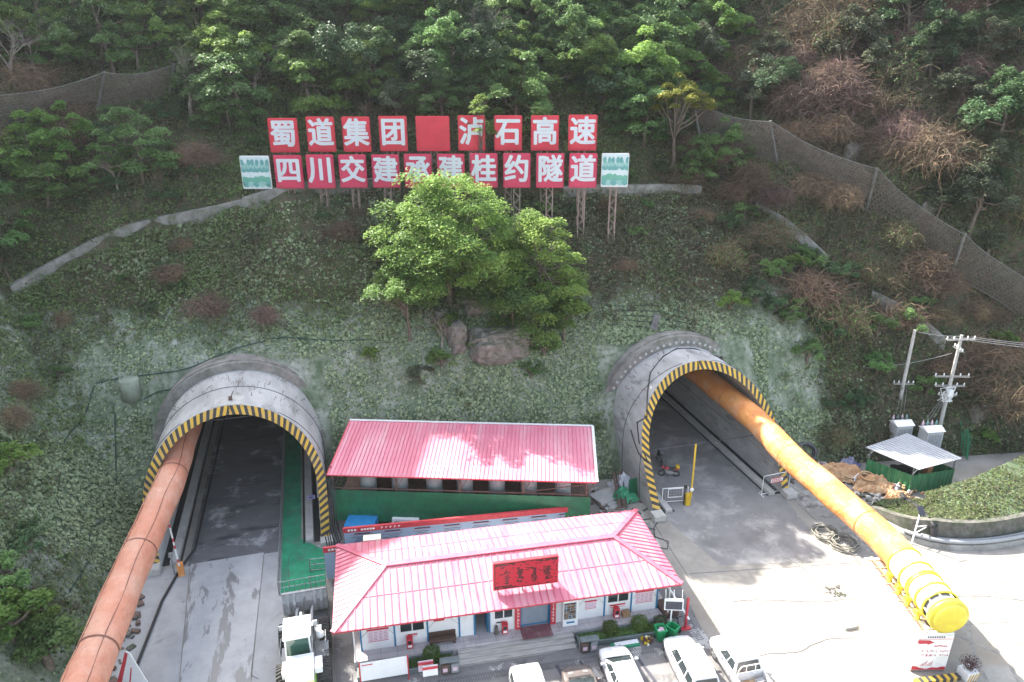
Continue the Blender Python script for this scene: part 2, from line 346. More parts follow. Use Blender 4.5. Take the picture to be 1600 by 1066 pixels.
# ---------------------------------------------------------------- the terrain
def tunnel_r(z, Rr): return np.where(z > 3.9, np.sqrt(np.maximum(Rr * Rr - (z - 3.9) ** 2, 0)), Rr - .012 * (3.9 - z) ** 2)
TUN = [(-7.2, 46.0, .40, 56.9), (29.3, 42.4, .60, 52.2)]      # centre s, portal foot t, slant, collar t
def build_terrain():
    ss = np.concatenate([np.arange(-150, -60, 3.0), np.arange(-60, -36, 1.0), np.arange(-36, 72, .5), np.arange(72, 100, 1.0), np.arange(100, 161, 3.0)])
    tt = np.concatenate([np.arange(-30, 18, 3.0), np.arange(18, 40, .8), np.arange(40, 82, .5), np.arange(82, 110, 1.0), np.arange(110, 200, 4.0)])
    S, T = np.meshgrid(ss, tt); Z = ground_h(S, T)
    V = np.stack([S.ravel(), T.ravel(), Z.ravel()], 1); ns, ntt = len(ss), len(tt)
    i, j = np.meshgrid(np.arange(ns - 1), np.arange(ntt - 1)); a = (j * ns + i).ravel()
    F = np.stack([a, a + 1, a + 1 + ns, a + ns], 1)
    c = V[F].mean(1); keep = np.ones(len(F), bool)
    for s0, t0, sl_, ct in TUN:
        zz = np.clip(c[:, 2], 0, 20)
        keep &= ~((np.abs(c[:, 0] - s0) < tunnel_r(zz, 6.02)) & (c[:, 2] < 10.0) & (c[:, 1] < ct + 9))
    keep &= ~(c[:, 2] < -.55)
    F = F[keep]
    q = qof(V[:, 0], V[:, 1]); s_ = V[:, 0]
    cut = np.clip(1 - (q - .5) / 5, 0, 1) * smst((s_ + 32) / 6) * (1 - smst((s_ - 40) / 5) * smst((q + 7.5) / 2))
    cut = np.clip(cut + (s_ < -14) * (V[:, 2] < 15) * (q < 3) * .6 * smst((V[:, 1] - 33) / 6), 0, 1)
    o = nmesh('hillside', V, F, [], tint=cut, smooth=True)
    m, n, p, out = newmat('hillside soil and shotcrete')
    at = N(n, "ShaderNodeAttribute", attribute_name='tint')
    soil = ramp(n, noise(n, .6, 6, .7), [(.3, (.03, .026, .015)), (.5, (.07, .055, .035)), (.72, (.13, .10, .065))])
    moss = ramp(n, noise(n, 1.7, 5, .7), [(.42, (0, 0, 0)), (.62, (1, 1, 1))])
    soil = mixc(n, moss, soil, (.035, .06, .018))
    shot = ramp(n, noise(n, .55, 6, .7, stretch=(1, 1, .4)), [(.36, (.10, .135, .08)), (.52, (.21, .24, .18)), (.68, (.40, .405, .37))])
    shot = mixc(n, ramp(n, noise(n, 2.2, 5, .7), [(.45, (0, 0, 0)), (.7, (1, 1, 1))]), shot, (.06, .10, .045))
    nz = N(n, "ShaderNodeMath", operation='ADD'); n.links.new(at.outputs['Fac'], nz.inputs[0])
    ns_ = N(n, "ShaderNodeMath", operation='MULTIPLY_ADD'); n.links.new(noise(n, .35, 5, .7), ns_.inputs[0]); ns_.inputs[1].default_value = 1.2; ns_.inputs[2].default_value = -.6
    n.links.new(ns_.outputs[0], nz.inputs[1])
    f = ramp(n, nz.outputs[0], [(.35, (0, 0, 0)), (.6, (1, 1, 1))])
    n.links.new(mixc(n, f, soil, shot), p.inputs['Base Color']); p.inputs['Roughness'].default_value = .95
    bump(n, p, noise(n, 3.5, 6, .75), .8, .15)
    o.data.materials.append(m); kind(site(o), 'structure'); return o
build_terrain()

# ---------------------------------------------------------------- the ground
def ground_mat():
    m, n, p, o = newmat('dusty concrete yard')
    c = ramp(n, noise(n, .25, 6, .7), [(.3, (.17, .16, .14)), (.5, (.25, .235, .21)), (.7, (.35, .33, .30))])
    c = mixc(n, ramp(n, noise(n, 1.6, 6, .75), [(.52, (0, 0, 0)), (.78, (.55, .55, .55))]), c, (.24, .23, .22))
    c = mixc(n, ramp(n, noise(n, .09, 4, .6, dist=.6), [(.55, (0, 0, 0)), (.62, (.5, .5, .5))]), c, (.24, .20, .155))
    n.links.new(c, p.inputs['Base Color']); p.inputs['Roughness'].default_value = .85
    bump(n, p, noise(n, 14, 5, .7), .25, .02); return m
g = MB(); g.quad((-260, -180, 0), (260, -180, 0), (260, 240, 0), (-260, 240, 0))
kind(site(g.build('ground', ground_mat())), 'structure')

def road_mat(name, base, dust, wet, wscale, wpos, dpos, stretch=None, wrough=.5):
    m, n, p, o = newmat(name)
    c = ramp(n, noise(n, .8, 6, .7), [(.3, tuple(x * .85 for x in base)), (.7, tuple(x * 1.12 for x in base))])
    fd = ramp(n, noise(n, .32, 7, .72, dist=.4), [(dpos[0], (0, 0, 0)), (dpos[1], (1, 1, 1))]); c = mixc(n, fd, c, dust)
    fw = ramp(n, noise(n, wscale, 5, .7, stretch=stretch, dist=.3), [(wpos[0], (0, 0, 0)), (wpos[1], (1, 1, 1))]); c = mixc(n, fw, c, wet)
    n.links.new(c, p.inputs['Base Color'])
    rr = N(n, "ShaderNodeMapRange"); n.links.new(fw, rr.inputs[0]); rr.inputs[3].default_value = .85; rr.inputs[4].default_value = wrough
    n.links.new(rr.outputs[0], p.inputs['Roughness']); bump(n, p, noise(n, 20, 4, .7), .2, .015); return m
M['road_left'] = road_mat('dark damp tunnel road', (.12, .12, .125), (.3, .305, .31), (.055, .056, .06), .55, (.52, .62), (.54, .62), (.35, 1.6, 1))
M['road_right'] = road_mat('grey tunnel road', (.20, .195, .195), (.38, .37, .35), (.11, .107, .107), .25, (.56, .75), (.5, .7))
M['slab_wet'] = road_mat('pale slab with damp streaks', (.36, .36, .365), (.29, .29, .295), (.17, .17, .172), .5, (.55, .58), (.6, .7), (1.6, .38, 1), .4)
M['slab_grey'] = road_mat('grey apron slab', (.31, .31, .315), (.36, .36, .36), (.22, .22, .22), .5, (.6, .66), (.5, .65), None, .7)
M['asphalt_yard'] = road_mat('patched grey yard', (.17, .165, .165), (.40, .39, .375), (.11, .105, .105), .6, (.55, .6), (.55, .6), None, .6)
def sheet(name, poly, z, m, th=.004):
    b = MB(); b.add([(x, y, z) for x, y in poly], [tuple(range(len(poly)))]); return kind(site(b.build(name, m)), 'structure')
def slab(name, poly, z0, h, m):
    b = MB(); b.prism(poly, h, z0=z0); return kind(site(b.build(name, m)), 'structure')
# left tunnel road and apron
sheet('tunnel_road', [(-10.9, 45.9), (-4.7, 45.9), (-4.7, 110), (-10.9, 110)], .012, M['road_left'])
slab('concrete_apron', [(-13.8, 30), (-9.6, 30), (-10.75, 45.9), (-13.8, 45.9)], -.2, .22, M['slab_grey'])
slab('concrete_pavement', [(-9.55, 30), (-6.1, 31.5), (-5.8, 46.0), (-10.7, 46.0)], -.2, .275, M['slab_wet'])
slab('concrete_apron', [(-6.05, 30), (-1.7, 30), (-1.7, 45.9), (-4.6, 45.9), (-5.75, 45.9)], -.2, .215, M['slab_grey'])
sheet('walkway_carpet', [(-4.55, 41.2), (-1.6, 41.2), (-1.6, 45.2), (-3.2, 47), (-3.2, 100), (-4.55, 100)], .03, M['carpet'])
# right tunnel road
sheet('tunnel_road', [(25.2, 36), (33.4, 34.2), (34.6, 42.0), (34.6, 110), (24.0, 110), (24.0, 42)], .012, M['road_right'])
b = MB(); b.beam((22.7, 35.8, .012), (34.6, 33.7, .012), .07, .012)
b.beam((34.9, 33.5, .01), (35.3, 43, .01), .06, .012); b.beam((30.2, 39.2, .018), (32.4, 37.2, .018), .03, .008)
b.beam((42, 29.5, .01), (50, 26, .01), .04, .01); b.beam((36, 27, .01), (45, 25.2, .01), .04, .01); b.beam((22.9, 42, .018), (22.2, 32, .018), .05, .02)
kind(site(b.build('pavement_joint', M['asphalt_yard'])), 'structure')
# yard in front of the office
sheet('yard_paving', [(-1.4, 26), (20.6, 24.5), (20.9, 31), (22.6, 42), (-1.2, 46)], .004, M['asphalt_yard'])
b = MB(); o_ = -R(4.0)
for k in range(0, 92):
    for r0 in (0, .3):
        s0 = 4.3 + k * .15 * math.cos(o_) - r0 * math.sin(o_) * 0; t0_ = 31.35 - k * .15 * .0705 - r0
        b.beam((s0, t0_, .02), (s0 + .09, t0_ - .24, .02), .035, .012)
for k in range(16):
    for r0 in (0, .28): b.beam((20.1 + r0, 30.1 + k * .15, .02), (20.3 + r0, 30.15 + k * .15, .02), .035, .012)
kind(site(b.build('drain_grating', M['ink'])), 'structure')
b = MB()
for (x0, y0, x1, y1) in ((16.0, 29.9, 16.6, 25), (12.6, 30.5, 13.2, 28.5), (11.2, 30.6, 11.5, 26)): b.beam((x0, y0, .012), (x1, y1, .012), .18, .012)
kind(site(b.build('drain_channel', M['ink'])), 'structure')
# tyre tracks and cracks worn into the yard
M['track'] = mat('tyre darkened concrete', (.17, .16, .145), (.21, .2, .18), 1.2, .9, dirt=(.26, .245, .22), dscale=1.5, dpos=(.45, .6))
b = MB()
ZT = [.006]
def arc(cx, cy, r, a0, a1, wd, n=40):
    ZT[0] += .0012
    rows = [[(cx + rr * math.cos(R(a0 + (a1 - a0) * k / n)), cy + rr * math.sin(R(a0 + (a1 - a0) * k / n)), ZT[0]) for rr in (r - wd / 2, r + wd / 2)] for k in range(n + 1)]
    b.grid(rows, smooth=False)
for cx, cy, r, a0, a1 in ((52, 22, 13.0, 95, 200), (52, 22, 14.9, 95, 200), (47, 17, 12.0, 60, 175), (47, 17, 13.8, 60, 175), (10, 31, 19.5, -35, 12), (10, 31, 21.4, -35, 12), (8, 30, 17.2, -30, 14), (60, 40, 26, 190, 235), (60, 40, 27.8, 190, 235)): arc(cx, cy, r, a0, a1, .26)
kind(site(b.build('tyre_track', M['track'])), 'structure')
b = MB(); g_ = random.Random(77)
for (x, y, a, L) in ((24, 32.5, -.2, 9), (30, 35.5, -.9, 5), (38, 29, -.3, 10), (23, 28, .3, 7), (44, 27, .8, 6), (-9, 36, .1, 4), (-4, 41.5, 1.2, 4)):
    p = [(x, y, .012)]
    for k in range(int(L / .4)): a += g_.uniform(-.3, .3); p.append((p[-1][0] + .4 * math.cos(a), p[-1][1] + .4 * math.sin(a), .012 if x > 0 else .03))
    for k in range(len(p) - 1): b.beam(p[k], p[k + 1], .035, .008)
kind(site(b.build('pavement_crack', M['ink'])), 'structure')

# ---------------------------------------------------------------- tunnel portals
def arch(Rr, n=48, zb=0.0):
    """left foot over the crown to right foot, (x, z)"""
    pts = [(-float(tunnel_r(np.array(z), Rr)), z) for z in np.linspace(zb, 3.9, 9)[:-1]]
    pts += [(-Rr * math.cos(a), 3.9 + Rr * math.sin(a)) for a in np.linspace(0, math.pi, n)]
    pts += [(-x, z) for x, z in reversed(pts[:8])]
    return pts
def resample(pts, n):
    p = np.array(pts); d = np.r_[0, np.cumsum(np.hypot(*np.diff(p, axis=0).T))]; x = np.linspace(0, d[-1], n)
    return np.stack([np.interp(x, d, p[:, 0]), np.interp(x, d, p[:, 1])], 1)
RO, RI = 6.2, 5.58
def portal(idx, label):
    s0, t0, slant, ct = TUN[idx]
    t = thing('tunnel_portal', label, 'tunnel portal', s0, t0)
    ao, ai = arch(RO), arch(RI)
    yf = lambda z: slant * z
    b = MB(); L = 62.0
    # outer shell, in casting joints, then front rim, then inner shell
    rows = []
    for k in range(14):
        rows.append([(x, yf(z) + (L * .42 - yf(z)) * k / 13, z) for x, z in ao])
    b.grid(rows)
    rows = []
    for k in range(24): rows.append([(x, yf(z) + (L - yf(z)) * (k / 23) ** 1.3, z) for x, z in reversed(ai)])
    b.grid(rows)
    b.grid([[(x, yf(z), z) for x, z in ai], [(x, yf(z), z) for x, z in ao]], smooth=False)
    b.add([(x, L, z) for x, z in ai], [tuple(range(len(ai)))])
    b.build('lining', M['shell'], t)
    # striped face
    b = MB(); n = 2 * 56
    A_o, A_i = resample(ao, n * 4 + 1), resample(ai, n * 4 + 1)
    half = n * 2
    def pt(Arr, k):
        k = min(max(k, 0), n * 4); i = int(k); f_ = k - i; j = min(i + 1, n * 4)
        x, z = Arr[i] * (1 - f_) + Arr[j] * f_
        return (x, yf(z) - .02, z)
    lo = 4
    for k in range(n):
        a, c = k * 4, k * 4 + 4
        if c <= lo: continue
        sk = 3.4 * (1 if k < n / 2 else -1)
        def cl(v): return min(max(v, 0), half) if k < n / 2 else min(max(v, half), n * 4)
        e = [pt(A_i, cl(a)), pt(A_i, cl(c)), pt(A_o, cl(c + sk)), pt(A_o, cl(a + sk))]
        if a >= half and k == n // 2: e[3] = pt(A_o, half)
        b.add(e, [(0, 1, 2, 3)], k % 2)
    # close the gaps the skew leaves at the crown and the feet
    b.add([pt(A_i, half), pt(A_o, half + 2.0), pt(A_o, half - 2.0)], [(0, 1, 2)], 1)
    b.build('hazard_band', [M['bandyellow'], M['bandblack']], t)
    # foot blocks, kerbs and inner ledges
    for sg in (-1, 1):
        b = MB(); b.box(sg * 5.86, -.15, 0, .95, .9, .5); b.build('foot_block', M['concrete_light'], t, .03)
    for sg in (-1, 1):
        b = MB(); b.box(sg * 4.62, 30.6, 0, .55, 60.5, .28); b.box(sg * 5.2, 30.6, 0, .5, 60.5, .1, mi=1)
        b.box(sg * 4.2, 30.6, .0, .12, 60.5, .06, mi=1)
        b.build('kerb', [M['concrete_light'], M['black']], t, .02)
    for sg in (-1, 1):
        b = MB(); b.box(sg * 5.5, 30.8, .9, .14, 58, .1); b.box(sg * 5.44, 30.8, 2.2, .1, 56, .06); b.build('cable_tray', M['concrete_light'], t)
    # collar ring where the lining meets the cut slope
    b = MB(); c1, c2 = arch(7.15 if idx else 6.85, 48), arch(6.2, 48); y0, y1 = ct - t0 - .4, ct - t0 + 7
    b.grid([[(x, y0, z) for x, z in c2], [(x, y0, z) for x, z in c1]], smooth=False)
    b.grid([[(x, y0, z) for x, z in c1], [(x, y1, z) for x, z in c1]])
    cc = arch(7.25 if idx else 6.95, 48); b.grid([[(x, y0 + .45, z) for x, z in c1], [(x, y0 + .45, z) for x, z in cc], [(x, y0 + .95, z) for x, z in cc], [(x, y0 + .95, z) for x, z in c1]], smooth=False)
    b.build('collar', mat('stained collar concrete', (.27, .255, .235), (.15, .14, .13), 1.4, .9, dirt=(.10, .11, .07), dscale=.9, bmp=.6, bscale=9), t)
    # bolt heads round the collar, stub rebar on the shell
    bm_ = MB(); bm_.cyl((0, -.07, 0), (0, .02, 0), .13, 8); bme = bm_.mesh('anchor_bolt', M['concrete_light'])
    for a in (np.linspace(.12, math.pi - .12, 34) if idx else ()):
        o = bpy.data.objects.new('anchor_bolt', bme); col.objects.link(o); o.parent = t; o.location = (-6.58 * math.cos(a), y0, 3.9 + 6.58 * math.sin(a))
    g_ = random.Random(idx + 3); b = MB()
    for k in range(80):
        a = g_.uniform(.1, math.pi - .1); y = g_.uniform(5.5, ct - t0 - .8); x, z = -6.2 * math.cos(a), 3.9 + 6.2 * math.sin(a)
        if y < yf(z) + .6: continue
        nx, nz = -math.cos(a), math.sin(a); dl = g_.uniform(.15, .4)
        b.tube([(x, y, z), (x + nx * dl, y, z + nz * dl), (x + nx * dl + g_.uniform(-.3, .3), y + g_.uniform(-.5, .3), z + nz * dl - .05)], .014, 4)
    kind(b.build('stub_rebar', M['rust'], t), 'stuff')
    # casting joints
    b = MB()
    for y in (ct - t0 - 3.6, ct - t0 - 7.0):
        pts = [(x * 1.002, y, 3.9 + (z - 3.9) * 1.002) for x, z in ao if yf(z) + .2 < y]
        if len(pts) > 3: b.tube(pts, .03, 4)
    b.build('casting_joint', M['ink'], t)
    return t
tl = portal(0, 'left concrete tunnel portal with yellow and black striped arch and dark damp road')
tr = portal(1, 'right concrete tunnel portal with striped arch and orange duct coming out')
# pale patch with sensor above left crown
b = MB()
for k in range(6): pass
aa = np.linspace(-.17, .17, 7)
b.grid([[(6.225 * math.sin(a), y, 3.9 + 6.225 * math.cos(a)) for a in aa] for y in (4.1, 5.6)])
b.box(.1, 4.9, 10.15, .25, .2, .25, mi=1); b.tube([(.1, 4.9, 10.3), (.4, 4.7, 10.9)], .03, 5, mi=1)
b.build('sensor_patch', [M['concrete_light'], M['rust']], tl)
# hoses lying over the right shell
def shell_path(s0, t0, seq, r=6.26): return [(-r * math.cos(a), y, 3.9 + r * math.sin(a)) for a, y in seq]
b = MB(); sq = [(.15, 3.2), (.35, 4.5), (.5, 3.6), (.7, 5.2), (.95, 7.2), (1.25, 8.3), (1.5, 8.9), (1.75, 8.7), (2.1, 8.2), (2.4, 7.2)]
b.tube(shell_path(0, 0, sq), .05, 6); b.tube(shell_path(0, 0, [(.1, 2.2), (.05, 1.4), (.02, 3), (.1, 4), (.2, 5)]), .045, 6)
o = b.build('cable', M['black']); put(o, 29.3, 42.4); tag(o, 'thin black cable draped across the shell of the right tunnel', 'cable')
# dark sheet stuck on the right collar
b = MB(); rows = []
for k in range(7): rows.append([(-.8 + .6 * j / 4 + .10 * k, 0.1 * k + .15 * math.sin(j), .0 + .2 * k + (.1 * math.sin(k * 1.3 + j))) for j in range(5)])
b.grid(rows); o = b.build('felt_sheet', mat('dark felt', (.15, .14, .14), (.10, .095, .095), 3, .9)); sx, tx, zx = hit(1022, 512); put(o, sx, tx - .8, zx + .1)
tag(o, 'grey curled felt sheet standing on top of the right tunnel collar', 'sheet')
# wing wall stub right of the right collar
b = MB(); b.box(0, 0, 0, 3.2, 1.2, 2.2); o = b.build('wing_wall', M['concrete'], None, .05); put(o, 37.3, 51.6, 5.6, -.1)
tag(o, 'short concrete wing wall beside the right tunnel collar', 'wall')
# small precast drum on the left slope
b = MB(); b.lathe([(0, 0), (.75, 0), (.75, 1.7), (.7, 1.75), (0, 1.75)], 20); o = b.build('water_tank', mat('mossy tank concrete', (.26, .29, .23), (.18, .21, .16), 1.5, .9))
sx, tx, zx = hit(206, 618); put(o, sx, tx, zx - .3); tag(o, 'pale round water tank left of the left tunnel collar', 'tank')

# ---------------------------------------------------------------- ventilation ducts
def duct(name, pts, r, mats, label, seed):
    t = thing(name, label, 'duct', *pts[0][:2], 0); o0 = Vector((pts[0][0], pts[0][1], 0))
    g_ = random.Random(seed); P = []
    for i in range(len(pts) - 1):
        a, c = Vector(pts[i]), Vector(pts[i + 1]); n = max(2, int((c - a).length / .7))
        for k in range(n): P.append(a.lerp(c, k / n))
    P.append(Vector(pts[-1]))
    for _ in range(4): P = [P[0]] + [(P[i - 1] + P[i] * 2 + P[i + 1]) / 4 for i in range(1, len(P) - 1)] + [P[-1]]
    P = [p - o0 + Vector((0, 0, -.10 * abs(math.sin(i * math.pi / 11)))) for i, p in enumerate(P)]
    b = MB(); b.tube(P, [r * (1 + .016 * math.sin(i * .9) + g_.uniform(-.014, .014)) for i in range(len(P))], 28); b.build('duct_tube', mats[0], t)
    for i in range(6, len(P) - 2, 11):
        b = MB(); d = (P[i + 1] - P[i - 1]).normalized(); b.tube([P[i] - d * .05, P[i] + d * .05], r * 1.022, 28, False); b.build('joint_band', mats[1], t)
    b = MB()
    for off in (-.55, .62):
        L_ = []
        for i in range(len(P)):
            d = (P[min(i + 1, len(P) - 1)] - P[max(i - 1, 0)]).normalized(); a = d.cross(Vector((0, 0, 1))).normalized(); u = a.cross(d)
            an = off + .05 * math.sin(i * .7); L_.append(P[i] + (u * math.cos(an) + a * math.sin(an)) * r * 1.012)
        b = MB(); b.tube(L_, .018, 4); b.build('seam', mats[1], t)
    return t
M['duct_seam'] = mat('darker duct seam', (.22, .09, .06), (.16, .07, .05), 3, .7)
M['duct_seam2'] = mat('orange duct seam', (.55, .22, .05), (.42, .15, .04), 3, .7)
duct('ventilation_duct', [(-11.2, 92, 6.4), (-11.2, 56, 6.2), (-11.35, 47, 6.0), (-12.05, 40.2, 5.75), (-12.6, 31, 5.65), (-13.2, 16, 5.6)], .99, (M['duct_terra'], M['duct_seam']), 'terracotta fabric ventilation duct running out of the left tunnel', 1)
duct('ventilation_duct', [(33.15, 92, 6.1), (33.15, 50, 6.0), (33.3, 45.2, 5.7), (33.45, 39.5, 4.7), (34.0, 32.2, 4.05), (33.9, 30.6, 3.98), (33.4, 28.9, 3.95)], 1.0, (M['duct_orange'], M['duct_seam2']), 'sunlit orange ventilation duct from the right tunnel to the yellow fan', 2)
# duct slings
for (x, y, z, xx) in ((33.3, 45.2, 6.9, 33.5),):
    pass
# fan
def fan():
    t = thing('ventilation_fan', 'large cream and yellow axial fan on top of a white container', 'fan', 33.4, 28.9, 0)
    ax0 = Vector((0, 0, 3.95)); d = Vector((-1.3, -4.9, .03)); L = d.length; d.normalize()
    rot = d.to_track_quat('Z', 'Y').to_matrix().to_4x4(); mx = Matrix.Translation(ax0) @ rot
    b = MB(); b.lathe([(1.0, 0), (1.0, L * .78)], 36, mx); b.build('casing', M['fanwhite'], t)
    for f_ in (.0, .26, .42, .455, .62, .775):
        b = MB(); b.lathe([(1.0, f_ * L - .06), (1.09, f_ * L - .06), (1.09, f_ * L + .06), (1.0, f_ * L + .06)], 36, mx, smooth=False); b.build('flange', M['fanyellow'], t)
    b = MB(); b.lathe([(.9, L * .77), (.9, L * .90)], 36, mx); b.build('inlet_mesh', M['grey'], t)
    b = MB()
    for k in range(10):
        a = 2 * math.pi * k / 10; b.beam(mx @ Vector((.98 * math.cos(a), .98 * math.sin(a), L * .775)), mx @ Vector((.98 * math.cos(a), .98 * math.sin(a), L * .9)), .07)
    b.build('inlet_strut', M['fanwhite'], t)
    b = MB(); b.lathe([(1.0, L * .885), (1.1, L * .885), (1.12, L * .93), (1.08, L * .955), (.95, L * .955), (.93, L * .98), (.8, L * 1.0), (.3, L * 1.012), (0, L * 1.013)], 36, mx)
    b.build('end_cap', M['fanyellow'], t)
    for f_ in (.08, .3, .5, .72):
        c = ax0 + d * L * f_; a = d.cross(Vector((0, 0, 1))).normalized()
        for sg in (-1, 1):
            b = MB(); b.beam(c + a * sg * .85 + Vector((0, 0, -.5)), c + a * sg * .95 + Vector((0, 0, -1.1)), .12, .2); b.box(*(c + a * sg * .95)[:2], 2.84, .25, .25, .1)
            b.box(*(c + a * sg * 1.12)[:2], 2.85 + .35, .14, .25, .3); b.build('mounting_bracket', M['fanyellow'], t)
fan()
def container():
    ang = -R(15)
    cx, cy = 32.65, 27.65
    t = thing('container', 'white container under the fan with red printed banner on its end', 'container', cx, cy, 0, ang)
    b = MB(); wd, ln, h = 2.05, 6.7, 2.75
    b.box(0, 0, .05, wd, ln, h)
    for k in range(22):
        for sg in (-1, 1): b.box(sg * (wd / 2 + .015), -ln / 2 + .3 + k * .29, .2, .05, .12, h - .35)
    b.build('body', M['white'], t, .02)
    b = MB()
    for sg in (-.55, .55): b.box(sg, 0, h + .06, .12, ln, .08)
    for k in range(9): b.box(0, -ln / 2 + .3 + k * .76, h + .062, wd - .2, .1, .05)
    b.build('roof_frame', M['tan'], t)
    b = MB(); b.box(-.62, 0, h + .055, .26, ln * .92, .03); b.box(.05, 0, h + .055, .5, ln * .92, .02); b.build('roof_slot', M['rust'], t)
    b = MB(); y = -ln / 2 - .03; b.box(0, y, .12, wd - .04, .04, h - .2); b.build('banner', M['white'], t)
    # red wave at the top and foot, two lines of brush lettering and one of small print
    b = MB(); mx = Matrix.Translation((0, y - .025, 0)) @ FACE
    def poly(p): b.prism(p, .006, mx)
    poly([(-.98, 2.3), (-.98, 2.12), (-.8, 2.07), (-.5, 2.1), (-.35, 2.03), (-.12, 2.14), (-.02, 2.2), (-.18, 2.25), (-.3, 2.33), (-.98, 2.36)])
    poly([(-.98, .15), (.98, .15), (.98, .36), (.8, .4), (.5, .3), (.2, .34), (-.1, .22), (-.5, .3), (-.75, .42), (-.98, .44)])
    b.box(0, y - .028, 2.41, wd - .1, .01, .025)
    g_ = random.Random(4)
    for row, zz in ((0, 1.55), (1, 1.25)):
        x = -.62
        for k in range(9):
            wdt = .15 if k < 5 else .11
            hgt = .19 if k < 5 else .13
            for j in range(4):
                xx = x + g_.uniform(0, wdt); 
                b.beam((xx, y - .03, zz + g_.uniform(-hgt / 2, hgt / 2)), (xx + g_.uniform(-.07, .07), y - .03, zz + g_.uniform(-hgt / 2, hgt / 2)), .022, .006)
            x += wdt + .035 + (.12 if k == 4 else 0)
    for k in range(7): b.box(.05 + k * .11, y - .03, 1.86 + (.04 if k in (2, 3) else 0), .07, .01, .09)
    for k in range(6): b.beam((-.5 + .12 * k, y - .03, .45), (-.35 + .1 * k, y - .03, .62 + .1 * (k % 3)), .03, .006)
    b.build('banner_print', M['red'], t)
    b = MB()
    for k in range(8): b.box(-.45 + k * .13, y - .03, 2.52, .08, .01, .1)
    b.build('banner_heading', M['ink'], t)
container()
b = MB()
for k in range(12): b.box(-1.25 + .228 * k, 0, 0, .226, .35, .28, mi=k % 2, rz=0)
o = b.build('barrier_bar', [M['bandyellow'], M['bandblack']], None, .02); put(o, 31.75, 23.65, 0, -.12); tag(o, 'low yellow and black striped kerb bar before the printed container end', 'barrier')

